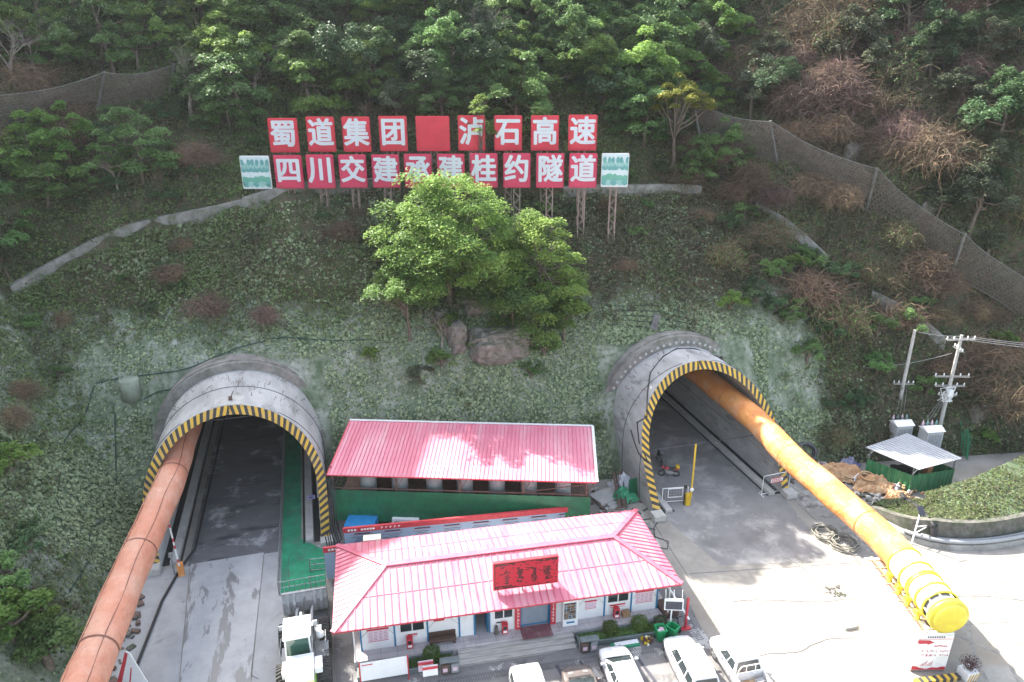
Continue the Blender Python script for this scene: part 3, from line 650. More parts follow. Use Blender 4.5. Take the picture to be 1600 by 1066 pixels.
# ---------------------------------------------------------------- the office
HC, HR = (9.47, 36.37), -R(4.3)
def hp(x, y):      # office-local to site
    c, s = math.cos(HR), math.sin(HR); return HC[0] + x * c - y * s, HC[1] + x * s + y * c
EX, EY, EZ, RZ, RX = 10.45, 4.0, 3.2, 4.25, 7.3
WY = -2.9
def office():
    t = thing('site_office', 'long white site office with pink red hipped metal roof and blue posts', 'building', *HC, 0, HR)
    # platform with steps
    b = MB(); b.box(.35, .25, 0, 19.6, 8.0, .6, mi=0)
    b.build('platform', M['tile'], t, .015)
    b = MB()
    for k in range(3): b.box(.1, -3.78 - .3 * (3 - k) / 2, 0, 7.1, .3 * (3 - k), .15 * (k + 1) - .002 * k)
    st_ = b.build('steps', M['marble'], t, .012)
    b = MB()
    for k in range(3): b.box(.1, -3.78 - .3 * (3 - k) - .004, .15 * (k + 1) - .045, 7.1, .012, .022)
    b.build('nosing_line', M['slate'], st_)  # thin dark strips that set off the step edges
    b = MB()
    for k in range(20): b.box(-8.9 + k * .98, -3.3, .6, .015, .9, .004)
    b.box(.3, -3.35, .6, 19, .015, .004); b.build('tile_joint', M['slate'], t)
    # walls with openings: bays between posts
    b = MB(); fw = WY
    def panel(x0, x1, z0, z1): b.box((x0 + x1) / 2, fw, z0, x1 - x0, .08, z1 - z0)
    def bay(x0, x1, win=None, door=None):
        if win:
            a, c = win; panel(x0, x1, .6, 1.5); panel(x0, a, 1.5, 2.75); panel(c, x1, 1.5, 2.75); panel(x0, x1, 2.75, 3.35)
        elif door:
            a, c = door; panel(x0, a, .6, 3.35) if a > x0 else None; panel(c, x1, .6, 3.35) if x1 > c else None; panel(a, c, 2.75, 3.35)
        else: panel(x0, x1, .6, 3.35)
    bay(-9, -7.04); bay(-7.04, -5.1, (-6.75, -5.25)); bay(-5.1, -3.2); bay(-3.2, -1.3, None, (-2.25, -1.42))
    bay(-1.3, .2, (-1.1, .1)); bay(.2, 2.75, None, (.55, 2.4)); bay(2.75, 4.1); bay(4.1, 5.9); bay(5.9, 7.65, (6.05, 7.5)); bay(7.65, 9.37)
    for x in (-9, 9.37): b.box(x, .1, .6, .08, 5.92, 2.75)
    b.box(.18, 3.1, .6, 18.4, .08, 2.75)
    for x in (-3.2, -1.3, .2, 2.75): b.box(x, -.5, .6, .06, 4.7, 2.7)
    b.box(1.5, .8, .6, 2.5, .06, 2.7)
    b.box(.18, .1, 3.3, 18.3, 5.9, .05)
    b.build('wall', M['panelwhite'], t)
    for x in (-9, -7.04, -5.1, -3.2, -2.28, -1.36, .52, 2.43, 4.1, 5.9, 7.65, 9.37):
        b = MB(); b.box(x, fw - .03, .6, .1, .1, 2.72); b.build('post', M['blue'], t, .01)
    for x in (9.37, -9):
        for y in (-1, 1, 3): b = MB(); b.box(x, y, .6, .13, .1, 2.7); b.build('post', M['blue'], t, .01)
    for a, c in ((-6.75, -5.25), (-1.1, .1), (6.05, 7.5)):
        f_ = MB(); mid = (a + c) / 2
        for x in (a + .03, mid, c - .03): f_.box(x, fw - .03, 1.5, .06, .07, 1.25)
        for z in (1.5, 2.69): f_.box(mid, fw - .031, z, c - a, .07, .06)
        fo = f_.build('window', M['white'], t)
        gl = MB(); gl.box(mid, fw - .01, 1.55, c - a - .08, .02, 1.15); gl.build('pane', M['glass'], fo)
    # open door leaf, main doorway
    b = MB(); b.box(-1.50, fw + .42, .62, .05, .85, 2.1); b.build('door', M['blue'], t, .01)
    b = MB(); b.box(1.475, fw + .15, .62, 1.8, .03, 2.1); 
    d_ = b.build('entrance_door', mat('frosted grey door glass', (.24, .28, .33), (.2, .24, .28), 2, .2), t)
    b = MB()
    for x in (.6, 2.35): b.box(x, fw + .12, .62, .07, .09, 2.14)
    b.box(1.475, fw + .12, 2.7, 1.8, .09, .07); b.box(1.475, fw + .12, .605, 1.8, .09, .05); b.build('door_frame', M['blue'], d_)
    # red couplet boards
    for x in (.36, 2.58):
        b = MB(); b.box(x, fw - .1, .62, .34, .12, 2.5); p_ = b.build('couplet_board', M['red'], t)
        b = MB(); g_ = random.Random(int(x * 10))
        for k in range(8):
            for j in range(3): b.box(x + g_.uniform(-.06, .06), fw - .165, .82 + k * .25 + g_.uniform(-.05, .05), g_.choice((.12, .03)), .01, .03)
            b.box(x, fw - .165, .86 + k * .25, .025, .01, .12)
        b.build('characters', M['white'], p_)
    # wall notices
    def poster(x, z0, wd, h, rows=6):
        b = MB(); b.box(x, fw - .055, z0, wd, .02, h); p_ = b.build('wall_notice', M['posterpink'] if h > .6 else M['white'], t)
        b = MB(); b.box(x, fw - .068, z0 + h - .1, wd + .06, .02, .1); b.box(x, fw - .068, z0 - .02, wd, .015, .03); b.build('heading', M['red'], p_)
        if h > .6:
            b = MB()
            for k in range(rows):
                for j in range(4): b.box(x - wd * .36 + j * wd * .24, fw - .067, z0 + .1 + k * (h - .25) / rows, wd * .17, .008, .018)
            b.build('print', M['ink'], p_)
    poster(-8.0, 1.2, 1.2, .9); poster(-6.0, 1.18, .5, .18); poster(8.5, 1.25, 1.15, .9); poster(5.0, 1.35, .72, .62, 3); poster(6.75, 1.2, .95, .2)
    poster(-3.7, 2.2, .6, .12); poster(-2.75, 2.2, .6, .12); poster(-4.4, 2.05, .6, .12)
    b = MB(); b.box(-.7, fw - .055, 1.22, .5, .02, .1); b.build('name_plate', M['ink'], t)
    for x0, x1 in ((-5.05, -3.25), (4.15, 5.85), (-8.95, -7.1), (7.7, 9.3)):
        m_ = (x0 + x1) / 2; b = MB(); b.tube([(x0, fw - .06, 1.6), (m_, fw - .06, 2.6), (x1, fw - .06, 1.6)], .012, 4); b.build('bracing_wire', M['grey'], t)
    # slender eave props
    for x in (-9.35, 9.85):
        b = MB(); b.cyl((x, -3.65, .0), (x, -3.65, 3.25), .04, 8); b.build('eave_prop', M['white'], t)
    # hipped roof with standing seams
    c = [(-EX, -EY, EZ), (EX, -EY, EZ), (EX, EY, EZ), (-EX, EY, EZ)]; r0, r1 = (-RX, 0, RZ), (RX, 0, RZ)
    b = MB(); dn = lambda p: (p[0], p[1], p[2] - .07)
    for f_ in ([c[0], c[1], r1, r0], [c[2], c[3], r0, r1], [c[1], c[2], r1], [c[3], c[0], r0]):
        b.add(f_, [tuple(range(len(f_)))]); b.add([dn(p) for p in f_], [tuple(range(len(f_) - 1, -1, -1))])
    for i in range(4): a, e = c[i], c[(i + 1) % 4]; b.quad(dn(a), dn(e), e, a)
    ro = b.build('roof', M['roofpink'], t)
    b = MB(); hx = EX - RX
    def zroof(x, y): return min(RZ - (RZ - EZ) * abs(y) / EY, EZ + (EX - abs(x)) * (RZ - EZ) / hx)
    n = 50
    for k in range(1, n):
        x = -EX + 2 * EX * k / n
        for sg in (-1, 1):
            ye = 0 if abs(x) < RX else (abs(x) - RX) / hx * EY
            if EY - ye < .15: continue
            p, q_ = (x, sg * EY, EZ + .012), (x, sg * ye, zroof(x, ye) + .012)
            b.beam(p, q_, .06, .07)
    for k in range(1, 20):
        y = -EY + 2 * EY * k / 20
        for sg in (-1, 1):
            xe = RX + hx * abs(y) / EY
            if EX - xe < .1: continue
            b.beam((sg * EX, y, EZ + .012), (sg * xe, y, zroof(xe, y) + .012), .07, .06)
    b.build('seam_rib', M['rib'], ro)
    b = MB()
    for sg in (-1, 1): yy = sg * 2.05; xx = RX + hx * 2.05 / EY - .1; b.beam((-xx, yy, zroof(0, yy) + .012), (xx, yy, zroof(0, yy) + .012), .05, .03)
    b.build('sheet_overlap', M['ridge'], ro)
    b = MB(); up = lambda p, z=.05: (p[0], p[1], p[2] + z)
    b.beam(up(r0), up(r1), .42, .07)
    for a, e in ((c[0], r0), (c[3], r0), (c[1], r1), (c[2], r1)): b.beam(up(a, .03), up(e), .34, .07)
    b.build('ridge_cap', M['ridge'], ro, .015)
    b = MB()
    for i in range(4): b.beam(dn(c[i]), dn(c[(i + 1) % 4]), .04, .07)
    b.build('eave_trim', M['red'], ro)
    return t
office()
def solo(name, mb, mats, label, cat, s, t, z=0, rot=0, group=None, bevel=0):
    o = mb.build(name, mats, None, bevel); put(o, s, t, z, rot); return tag(o, label, cat, group)
# led board on the roof
t = thing('led_display', 'large red led display board standing on the front slope of the office roof', 'display', *hp(.85, -2.95), 3.35, HR)
b = MB(); b.box(0, 0, .42, 3.95, .22, 1.95); b.build('cabinet', M['red'], t, .02)
b = MB(); b.box(0, -.118, .5, 3.8, .02, 1.8); b.build('screen', M['led'], t)
g_ = random.Random(11)
b = MB()
for r_ in range(28):
    z = .56 + r_ * .061; k = 0
    while k < 60:
        ln = g_.randint(1, 3); x0_ = -1.86 + k * .062
        blockcol = (any(abs(x0_ - cx_) < .17 for cx_ in (-1.25, -.45, .4, 1.2)) and .8 < z < 1.75) or (z > 2.12 and abs(x0_) > .75) or (z < .74 and x0_ < -.9)
        if g_.random() < (.22 if blockcol else .92): b.box(x0_ + ln * .031, -.131, z, ln * .062 - .012, .006, .05)
        k += ln
kind(b.build('lit_text', M['ledred'], t), 'stuff')
b = MB()
for x in (-1.7, -.2, 1.6):
    b.beam((x, .1, -.1), (x, .1, 1.9), .07); b.beam((x, 1.2, .3), (x, .15, 1.7), .05)
    b.beam((x, -.05, .05), (x, -.05, .45), .06)
b.build('support_frame', M['steel'], t)
# things on the porch
vx, vy = hp(3.58, -3.12)
t = thing('vending_machine', 'white vending machine with glass front on the office porch', 'vending machine', vx, vy, .6, HR)
b = MB(); b.box(0, .06, .04, .95, .75, 1.95); b.build('cabinet', M['white'], t, .02)
b = MB(); b.box(-.04, -.33, .62, .74, .03, 1.2); b.build('glass_front', M['glass'], t)
b = MB()
cols = [M['cardboard'], M['rust'], M['posterblue'], M['tan']]; g_ = random.Random(2)
for r_ in range(6):
    b.box(-.04, -.35, .66 + r_ * .19, .72, .02, .02, mi=4)
    for k in range(9): b.box(-.36 + k * .08, -.352, .69 + r_ * .19, .06, .012, .12, mi=g_.randint(0, 3))
b.build('goods', cols + [M['steel']], t)
b = MB(); b.box(0, -.325, .28, .5, .02, .12); b.build('label_strip', M['blue'], t)
def firebox(x, y, label):
    t = thing('fire_extinguisher_box', label, 'fire box', *hp(x, y), .6, HR, 'fire extinguisher boxes on the porch')
    b = MB(); b.box(0, 0, 0, .36, .26, .68); b.prism([(-.18, .68), (.18, .68), (.18, .74), (-.18, .8)], .02, Matrix.Translation((0, .13, 0)) @ FACE); b.build('case', M['red'], t, .015)
    b = MB(); b.box(0, -.135, .34, .22, .015, .24); b.build('dark_window', M['glass'], t)
    b = MB(); b.box(0, -.137, .1, .24, .012, .16); b.build('white_panel', M['white'], t)
firebox(-6.2, -3.2, 'red fire extinguisher box on the porch below the leftmost office window')
firebox(-.46, -3.15, 'red fire extinguisher box on the porch left of the main entrance')
firebox(6.62, -3.2, 'red fire extinguisher box on the porch beside the cardboard box')
b = MB(); b.box(0, 0, 0, .5, .34, .32); b.box(.05, .02, .32, .36, .3, .03, rz=.2)
solo('cardboard_box', b, M['cardboard'], 'brown cardboard box on the porch right of the red fire box', 'box', *hp(7.25, -3.2), .6, HR + .1, bevel=.01)
t = thing('wooden_bench', 'dark brown covered bench on the porch in front of white wall', 'bench', *hp(-4.25, -3.2), .6, HR)
b = MB(); b.box(0, 0, .22, 1.6, .5, .18); b.build('seat', M['brown'], t, .04)
b = MB(); b.box(0, .22, .36, 1.6, .1, .32, rx=.15); b.build('backrest', M['brown'], t, .03)
for sx in (-.7, .7):
    b = MB(); b.box(sx, -.0, 0, .12, .42, .24); b.build('leg', M['brown'], t)
b = MB(); b.lathe([(0, 0), (.14, 0), (.15, .1), (.1, .2), (.13, .32), (.09, .42), (.1, .52), (.06, .6), (0, .62)], 12)
solo('stone_figurine', b, M['stone'], 'small grey stone figure on porch between door and red box', 'figurine', *hp(-.98, -3.12), .6)
b = MB(); b.box(0, 0, 0, 1.9, 1.05, .012); solo('door_mat', b, M['mat_red'], 'worn dark red mat at the main office entrance', 'mat', *hp(1.45, -3.42), .604, HR)
# planters
def planter(x0, x1, label):
    y0, y1 = -4.62, -3.78; xm = (x0 + x1) / 2
    t = thing('planter_bed', label, 'planter', *hp(xm, (y0 + y1) / 2), 0, HR); wd, dp = x1 - x0, y1 - y0
    b = MB(); b.box(0, -dp / 2, 0, wd, .12, .36); b.box(0, dp / 2 - .06, 0, wd, .1, .45)
    for sg in (-1, 1): b.box(sg * (wd / 2 - .061), 0, 0, .12, dp - .12, .365)
    b.build('kerb', M['slate'], t, .015)
    b = MB(); b.box(0, 0, .02, wd - .1, dp - .1, .22); b.build('soil', mat('dark soil', (.06, .045, .03), (.03, .022, .015), 5, .95), t)
    n = int(900 * wd); P = np.stack([rng.uniform(-wd / 2 + .1, wd / 2 - .1, n), rng.uniform(-dp / 2 + .1, dp / 2 - .12, n), .22 + rng.random(n) ** 1.5 * .22], 1)
    Nn = rng.normal(size=(n, 3)) * .6 + np.array([0, -.2, 1]); V, F, tt_ = leaf_quads(P, Nn, rng.uniform(.05, .12, n), rng.uniform(.03, .06, n), 3)
    kind(nmesh('ground_cover', V, F, M['leaf_mid'], tt_, t), 'stuff')
planter(-9.3, -3.7, 'left green tiled planter bed below the office porch'); planter(3.8, 9.75, 'right green tiled planter bed below the office porch')
def ball_shrub(x, y, r, label, m='leaf_fresh'):
    t = thing('round_shrub', label, 'shrub', *hp(x, y), .2, 0, 'clipped round shrubs in the planter beds')
    b = MB(); b.tube([(0, 0, 0), (.02, 0, r * .9)], [.04, .02], 6)
    for k in range(7): a = k * .9; b.tube([(0, 0, r * .4), (math.cos(a) * r * .6, math.sin(a) * r * .6, r * 1.1)], [.02, .008], 4)
    b.build('trunk', M['bark'], t)
    n = 1500; d = rng.normal(size=(n, 3)); d /= np.linalg.norm(d, axis=1, keepdims=True); rad = r * (.72 + .3 * rng.random(n)) * (1 + .18 * np.sin(d[:, 0] * 5 + 1) * np.cos(d[:, 2] * 4 + d[:, 1] * 3))
    P = d * rad[:, None] * np.array([1, 1, .9]) + np.array([0, 0, r * .95]); V, F, tt_ = leaf_quads(P, d + rng.normal(size=(n, 3)) * .5, rng.uniform(.07, .13, n), rng.uniform(.03, .06, n), 9)
    nmesh('crown', V, F, M[m], tt_, t)
ball_shrub(-5.0, -4.1, .55, 'round bright shrub in the left planter bed')
ball_shrub(5.95, -4.1, .5, 'round bright shrub in the middle of the right planter bed')
ball_shrub(7.85, -4.1, .55, 'round bright shrub near the green wheelie bins')
ball_shrub(9.2, -4.1, .42, 'small dull shrub at the right end of the planter', 'leaf_grey')
# notice boards
t = thing('notice_board', 'wide white notice table board on red posts before the left planter', 'notice board', *hp(-7.75, -5.02), 0, HR + .02)
b = MB(); b.box(0, 0, .5, 2.6, .05, 1.15, rx=-.12); b.build('board', M['panelwhite'], t)
for sg in (-1, 1):
    b = MB(); b.box(sg * 1.34, 0, 0, .07, .09, 1.75); b.build('leg', M['red'], t)
b = MB(); mx = Matrix.Translation((0, -.03, 1.075)) @ Matrix.Rotation(-.12, 4, 'X')
for k in range(24):
    for j in range(8): b.box(-1.05 + k * .094, 0, -.48 + j * .095, .05, .01, .07, mx=mx)
kind(b.build('name_tags', M['white'], t), 'stuff')
b = MB(); b.box(-.9, -.0, .42, .6, .012, .06, mx=mx); b.build('heading', M['red'], t)
for i, (x, y, m1, lab) in enumerate(((-5.42, -5.15, 'posterpink', 'small purple white notice board on legs behind the red headed one'), (-5.2, -5.55, 'white', 'small red headed white notice board on legs beside the trash bins'))):
    t = thing('notice_board', lab, 'notice board', *hp(x, y), 0, HR)
    b = MB(); b.box(0, 0, .65, .85, .04, .62, rx=-.25); b.build('board', M[m1], t)
    b = MB(); b.box(0, -.06, 1.12, .87, .03, .14, rx=-.25)
    b.build('heading', M['red'], t)
    for sg in (-1, 1):
        b = MB(); b.beam((sg * .36, .1, 0), (sg * .36, 0, .85), .04); b.beam((sg * .36, .45, 0), (sg * .36, .1, 1.0), .03); b.build('leg', M['steel'], t)
def binpair(x, y, label):
    t = thing('litter_bin', label, 'litter bin', *hp(x, y), 0, HR, 'double litter bins by the steps')
    for sg, m1 in ((-.28, 'rust'), (.28, 'grey')):
        b = MB(); b.box(sg, 0, .14, .42, .38, .62); b.build('bin_box', M[m1], t, .02)
        b = MB(); b.box(sg, -.195, .3, .26, .012, .26); b.build('bin_label', M['posterpink'], t)
    b = MB(); b.box(0, -.02, .98, 1.12, .5, .06, rx=-.12); b.build('canopy', M['slate'], t, .02)
    for sg in (-.54, .54, 0): b = MB(); b.box(sg, .1, 0, .05, .06, 1.0); b.build('post', M['grey'], t)
binpair(-4.05, -5.0, 'double litter bin left of the entrance steps'); binpair(4.3, -5.0, 'double litter bin right of the entrance steps')
def wheelie(x, y, rot, label, full):
    t = thing('wheelie_bin', label, 'wheelie bin', *hp(x, y), 0, HR + rot, 'green wheelie bins by the planter')
    b = MB(); lo, hi = .2, .28
    def ring(r, z): return [(-r, -r * 1.1, z), (r, -r * 1.1, z), (r, r * 1.1, z), (-r, r * 1.1, z)]
    b.grid([ring(lo, .08), ring(hi, .9)], smooth=False, close=True); b.grid([ring(hi, .9), ring(hi + .04, .9), ring(hi + .04, .95), ring(hi - .03, .95), ring(lo - .02, .3)], smooth=False, close=True)
    b.add(ring(lo, .08), [(3, 2, 1, 0)]); b.build('tub', M['binplastic'], t)
    if full:
        b = MB(); g_ = random.Random(5)
        for k in range(12): b.box(g_.uniform(-.15, .15), g_.uniform(-.15, .15), .68 + g_.uniform(0, .12), .16, .12, .1, rz=g_.uniform(0, 3), rx=g_.uniform(-.5, .5))
        b.build('rubbish', M['posterpink'], t)
    b = MB(); b.box(0, .34, .3, .56, .04, .62, rx=-.2); b.build('lid', M['binplastic'], t, .01)
    for sg in (-1, 1): b = MB(); b.cyl((sg * .2, .22, .08), (sg * .26, .22, .08), .08, 12); b.build('wheel', M['black'], t)
wheelie(8.85, -4.95, 0, 'green wheelie bin full of rubbish next to yellow litter', True); wheelie(9.65, -4.95, .6, 'empty green wheelie bin turned aside below the dark sign', False)
b = MB(); g_ = random.Random(8)
for k in range(26):
    mi = g_.choice((0, 0, 1, 2)); a, r_ = g_.uniform(0, 6.28), g_.uniform(0, .38)
    b.box(r_ * math.cos(a), r_ * .7 * math.sin(a), .35 * (1 - r_ / .45) * g_.random(), g_.uniform(.12, .3), g_.uniform(.1, .25), g_.uniform(.08, .22), rz=g_.uniform(0, 3), mi=mi, rx=g_.uniform(-.4, .4))
solo('rubbish_heap', b, [M['yellow'], M['brown'], M['white']], 'small heap of yellow and brown rubbish between planter and green bin', 'rubbish', *hp(8.05, -5.0), 0)
b = MB(); b.box(0, 0, 0, 1.75, .45, .16); b.box(.1, .05, .16, 1.5, .3, .05, mi=1); solo('folded_sheet', b, [M['carpet'], M['panelwhite']], 'flat pale green sheet lying along the right planter kerb', 'sheet', *hp(6.6, -5.0), 0, HR + .02, bevel=.03)
# small dark led sign on a white post, red frame posts and tricycle behind it
px_, py_ = hp(9.75, -4.55)
t = thing('led_sign', 'small dark led sign in white frame on a white post right of bins', 'sign', px_, py_, 0, HR - .25)
b = MB(); b.box(0, 0, 1.85, 1.15, .16, .7, rx=-.12); b.box(0, -.09, 1.93, 1.0, .03, .54, rx=-.12, mi=1); b.build('panel', [M['white'], M['ink']], t, .01)
b = MB(); b.cyl((-.1, 0, 0), (-.1, 0, 1.9), .05, 10); b.box(-.1, 0, 0, .25, .25, .03); b.build('post', M['white'], t)
b = MB(); b.beam((.5, .02, 2.6), (-.5, .02, 2.6), .05)
for x in (-.5, .0, .5): b.beam((x, .02, 2.5), (x, .25, 3.1), .03)
b.build('bracket', M['white'], t)
t = thing('red_gate_frame', 'red steel posts and beam at the right corner of the office', 'frame', *hp(10.75, -4.4), 0, HR)
b = MB(); b.box(0, 0, 0, .13, .13, 2.4); b.build('post', M['red'], t, .01)
b = MB(); b.box(-1.9, 2.0, 0, .14, .14, 2.4); b.build('post', M['red'], t, .01)
b = MB(); b.box(-.1, 0, .0, .9, .3, .1); b.box(-1.6, 2.0, 0, .7, .25, .1); b.build('foot_plate', M['red'], t, .01)
b = MB(); b.beam((-1.0, 3.2, 2.6), (.1, -.2, .9), .1); b.build('white_stay', M['white'], t)
t = thing('cargo_tricycle', 'dark red cargo tricycle parked behind the small led sign', 'tricycle', *hp(10.0, -3.1), 0, HR + .15)
b = MB(); b.box(0, 0, .45, .95, 1.4, .35); b.build('cargo_bed', M['brown'], t, .02)
b = MB(); b.beam((0, -.7, .5), (0, -1.35, .95), .06); b.beam((-.3, -1.3, 1.0), (.3, -1.3, 1.0), .04); b.beam((0, -1.3, .95), (0, -1.45, .3), .05); b.build('fork', M['black'], t)
b = MB(); b.box(0, -.85, .72, .3, .45, .1); b.build('saddle', M['black'], t, .03)
for (x, y) in ((-.5, .35), (.5, .35), (0, -1.45)):
    b = MB(); mx = Matrix.Translation((x, y, .3)) @ Matrix.Rotation(R(90), 4, 'Y')
    b.lathe([(.2, -.05), (.3, -.05), (.3, .05), (.2, .05), (.2, -.05)], 18, mx, smooth=False); wh = b.build('wheel', M['black'], t)
    b = MB(); b.lathe([(0, -.02), (.2, -.02), (.2, .02), (0, .02)], 14, mx); b.build('rim', M['steel'], wh)
# ---------------------------------------------------------------- shed with tanks behind the office
SA = -R(18.5); S0 = (-.9, 47.25); SL, SDp = 19.6, 6.7
def spt(x, y): c, s = math.cos(SA), math.sin(SA); return S0[0] + x * c - y * s, S0[1] + x * s + y * c
def shed():
    t = thing('tank_shed', 'long open shed with pink red corrugated roof and green sheet front wall', 'shed', *S0, 0, SA)
    zf, zb = 5.0, 5.95
    b = MB(); p = [(0, 0, zf), (SL, 0, zf), (SL, SDp, zb), (0, SDp, zb)]; lo = [(x, y, z - .05) for x, y, z in p]
    b.add(p, [(0, 1, 2, 3)]); b.add(lo, [(3, 2, 1, 0)])
    for i in range(4): b.quad(lo[i], lo[(i + 1) % 4], p[(i + 1) % 4], p[i])
    ro = b.build('roof', M['roofpink2'], t)
    b = MB()
    for k in range(66): x = .15 + k * (SL - .3) / 65; b.beam((x, -.03, zf + .01), (x, SDp, zb + .01), .03, .05)
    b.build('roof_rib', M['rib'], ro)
    b = MB()
    for (a, e) in ((p[3], p[2]), (p[1], p[2])): b.beam(Vector(a) + Vector((0, 0, .05)), Vector(e) + Vector((0, 0, .05)), .2, .05)
    b.build('edge_flashing', M['panelwhite'], ro)
    b = MB(); b.beam((0, 0, zf - .03), (0, SDp, zb - .03), .08, .08); b.beam((0, -.02, zf - .06), (SL, -.02, zf - .06), .04, .05); b.build('edge_trim', M['red'], ro)
    b = MB()
    for k in range(75):
        x = .35 + k * (SL - .9) / 74; b.box(x, .1 + (.02 if k % 2 else 0), 1.0, .26, .025, 2.65)
    b.build('front_wall', M['green'], t)
    for x in (.3, 5.0, 9.7, 14.3, 18.9):
        b = MB(); b.box(x, .35, 0, .12, .12, zf - .05); b.build('post', M['rust'], t)
        b = MB(); b.box(x, SDp - .3, 0, .12, .12, zb - .1); b.build('post', M['rust'], t)
        b = MB(); b.beam((x, .3, 3.7), (x + .6, .3, zf - .1), .04); b.build('brace', M['rust'], t)
    b = MB(); b.beam((.3, .32, 3.72), (18.9, .32, 3.72), .08); b.beam((.3, .35, zf - .1), (SL - .2, .35, zf - .1), .1); b.beam((14.3, .3, 3.8), (18.9, .3, 4.6), .05); b.build('rail', M['rust'], t)
    b = MB(); b.box(SL / 2, 3.2, 2.38, SL - .8, 5.8, .12); b.build('deck', M['rust'], t)
    b = MB(); b.box(SL / 2, SDp - .1, .9, SL - 1, .04, 2.0); b.build('rear_sheet', M['green'], t)
shed()
for k, x in enumerate((2.6, 5.0, 7.6, 9.9, 12.3, 14.7, 17.2)):
    b = MB(); r_ = .62; b.lathe([(0, 0), (r_, 0), (r_, 1.75), (r_ * .96, 1.85), (r_ * .6, 2.0), (.12, 2.06), (.12, 2.12), (0, 2.12)], 22)
    names = ['first', 'second', 'third', 'fourth', 'fifth', 'sixth', 'seventh']
    o = b.build('storage_tank', M['tankgrey'] if 'tankgrey' in M else M.setdefault('tankgrey', mat('dusty dark tank', (.36, .40, .40), (.24, .28, .28), 1.5, .6)))
    put(o, *spt(x, 1.5), 2.5); tag(o, names[k] + ' grey round tank from the left under the red shed roof', 'tank', 'round tanks in the shed')
b = MB(); b.box(0, 0, 0, 2.2, 1.5, 1.5); solo('blue_crate', b, M['bluebox'], 'bright blue crate below the left end of the green shed wall', 'crate', 1.2, 46.0, 0, SA, bevel=.03)
b = MB(); b.box(0, 0, 0, 2.0, 1.0, .9); b.box(-.2, -.3, .9, 1.2, .7, .45, mi=1); b.box(0, .3, .9, 2, .3, .6); solo('white_cabinet', b, [M['white'], M['glass']], 'white and blue cabinet beside the blue crate under the green wall', 'cabinet', 4.3, 45.1, 0, SA, bevel=.03)
for x, y, lab in ((7.2, 44.2, 'left orange box under the green shed wall'), (10.6, 43.1, 'right orange box under the green shed wall')):
    b = MB(); b.box(0, 0, 0, 1.9, .8, .95); b.box(0, 0, .95, 2.0, .9, .06); solo('orange_box', b, mat('orange sheet', (.55, .2, .05), (.45, .15, .04), 2, .5), lab, 'box', x, y, 0, SA, bevel=.02)
# display walls behind the office
def display_wall(p, q_, h, label, seed):
    a = math.atan2(q_[1] - p[1], q_[0] - p[0]); L = math.hypot(q_[0] - p[0], q_[1] - p[1])
    t = thing('display_wall', label, 'display wall', p[0], p[1], 0, a)
    b = MB(); b.box(L / 2, 0, .2, L, .1, h - .6); b.build('panel', M['posterblue'], t)
    b = MB(); b.box(L / 2, -.02, h - .4, L + .1, .16, .4); hd = b.build('header', M['red'], t)
    b = MB()
    for k in range(3): b.box(.35 + k * .22, -.105, h - .28, .15, .01, .16)
    for k in range(5): b.box(1.25 + k * .2, -.105, h - .27, .15, .01, .12)
    for k in range(5): b.box(2.6 + k * .3, -.105, h - .28, .05, .01, .15); b.box(2.66 + k * .3, -.105, h - .2, .08, .01, .06)
    b.build('header_print', M['white'], hd)
    b = MB(); g_ = random.Random(seed); n = int(L / 2.1)
    for k in range(n):
        x0_ = .5 + k * 2.1
        b.box(x0_ + .75, -.056, h - .62, 1.1, .01, .09)
        for j in range(8): b.box(x0_ + .75 + g_.uniform(-.1, .1), -.056, h - .85 - j * .13, g_.uniform(.7, 1.5), .01, .03)
    b.build('panel_print', M['ink'], t)
    b = MB()
    for k in range(n): b.box(.5 + k * 2.1 + .75, -.058, h - .66, 1.5, .01, .02)
    b.build('title_rule', M['red'], t)
    for k in range(int(L / 3) + 1): b = MB(); b.box(.1 + k * (L - .2) / int(L / 3), .12, 0, .08, .08, h - .1); b.build('post', M['grey'], t)
display_wall((-.1, 43.6), (17.2, 41.7), 2.75, 'rear blue display wall with red header in front of the shed', 1)
display_wall((-1.5, 41.75), (3.0, 41.45), 2.75, 'front blue display wall with red header at the back corner of office', 2)
b = MB(); b.box(0, 0, 0, 1.15, .6, 2.2); b.box(0, 0, 2.2, 1.2, .65, .05, mi=1)
for k in range(3): b.box(-.3 + .3 * k, -.31, 1.7, .2, .02, .08, mi=2)
solo('wooden_cabinet', b, [mat('light wood', (.42, .25, .11), (.34, .2, .09), 2, .6), M['fanwhite'], M['ink']], 'light wood cabinet in front of the rear display wall', 'cabinet', 1.75, 42.7, 0, SA * .3, bevel=.01)

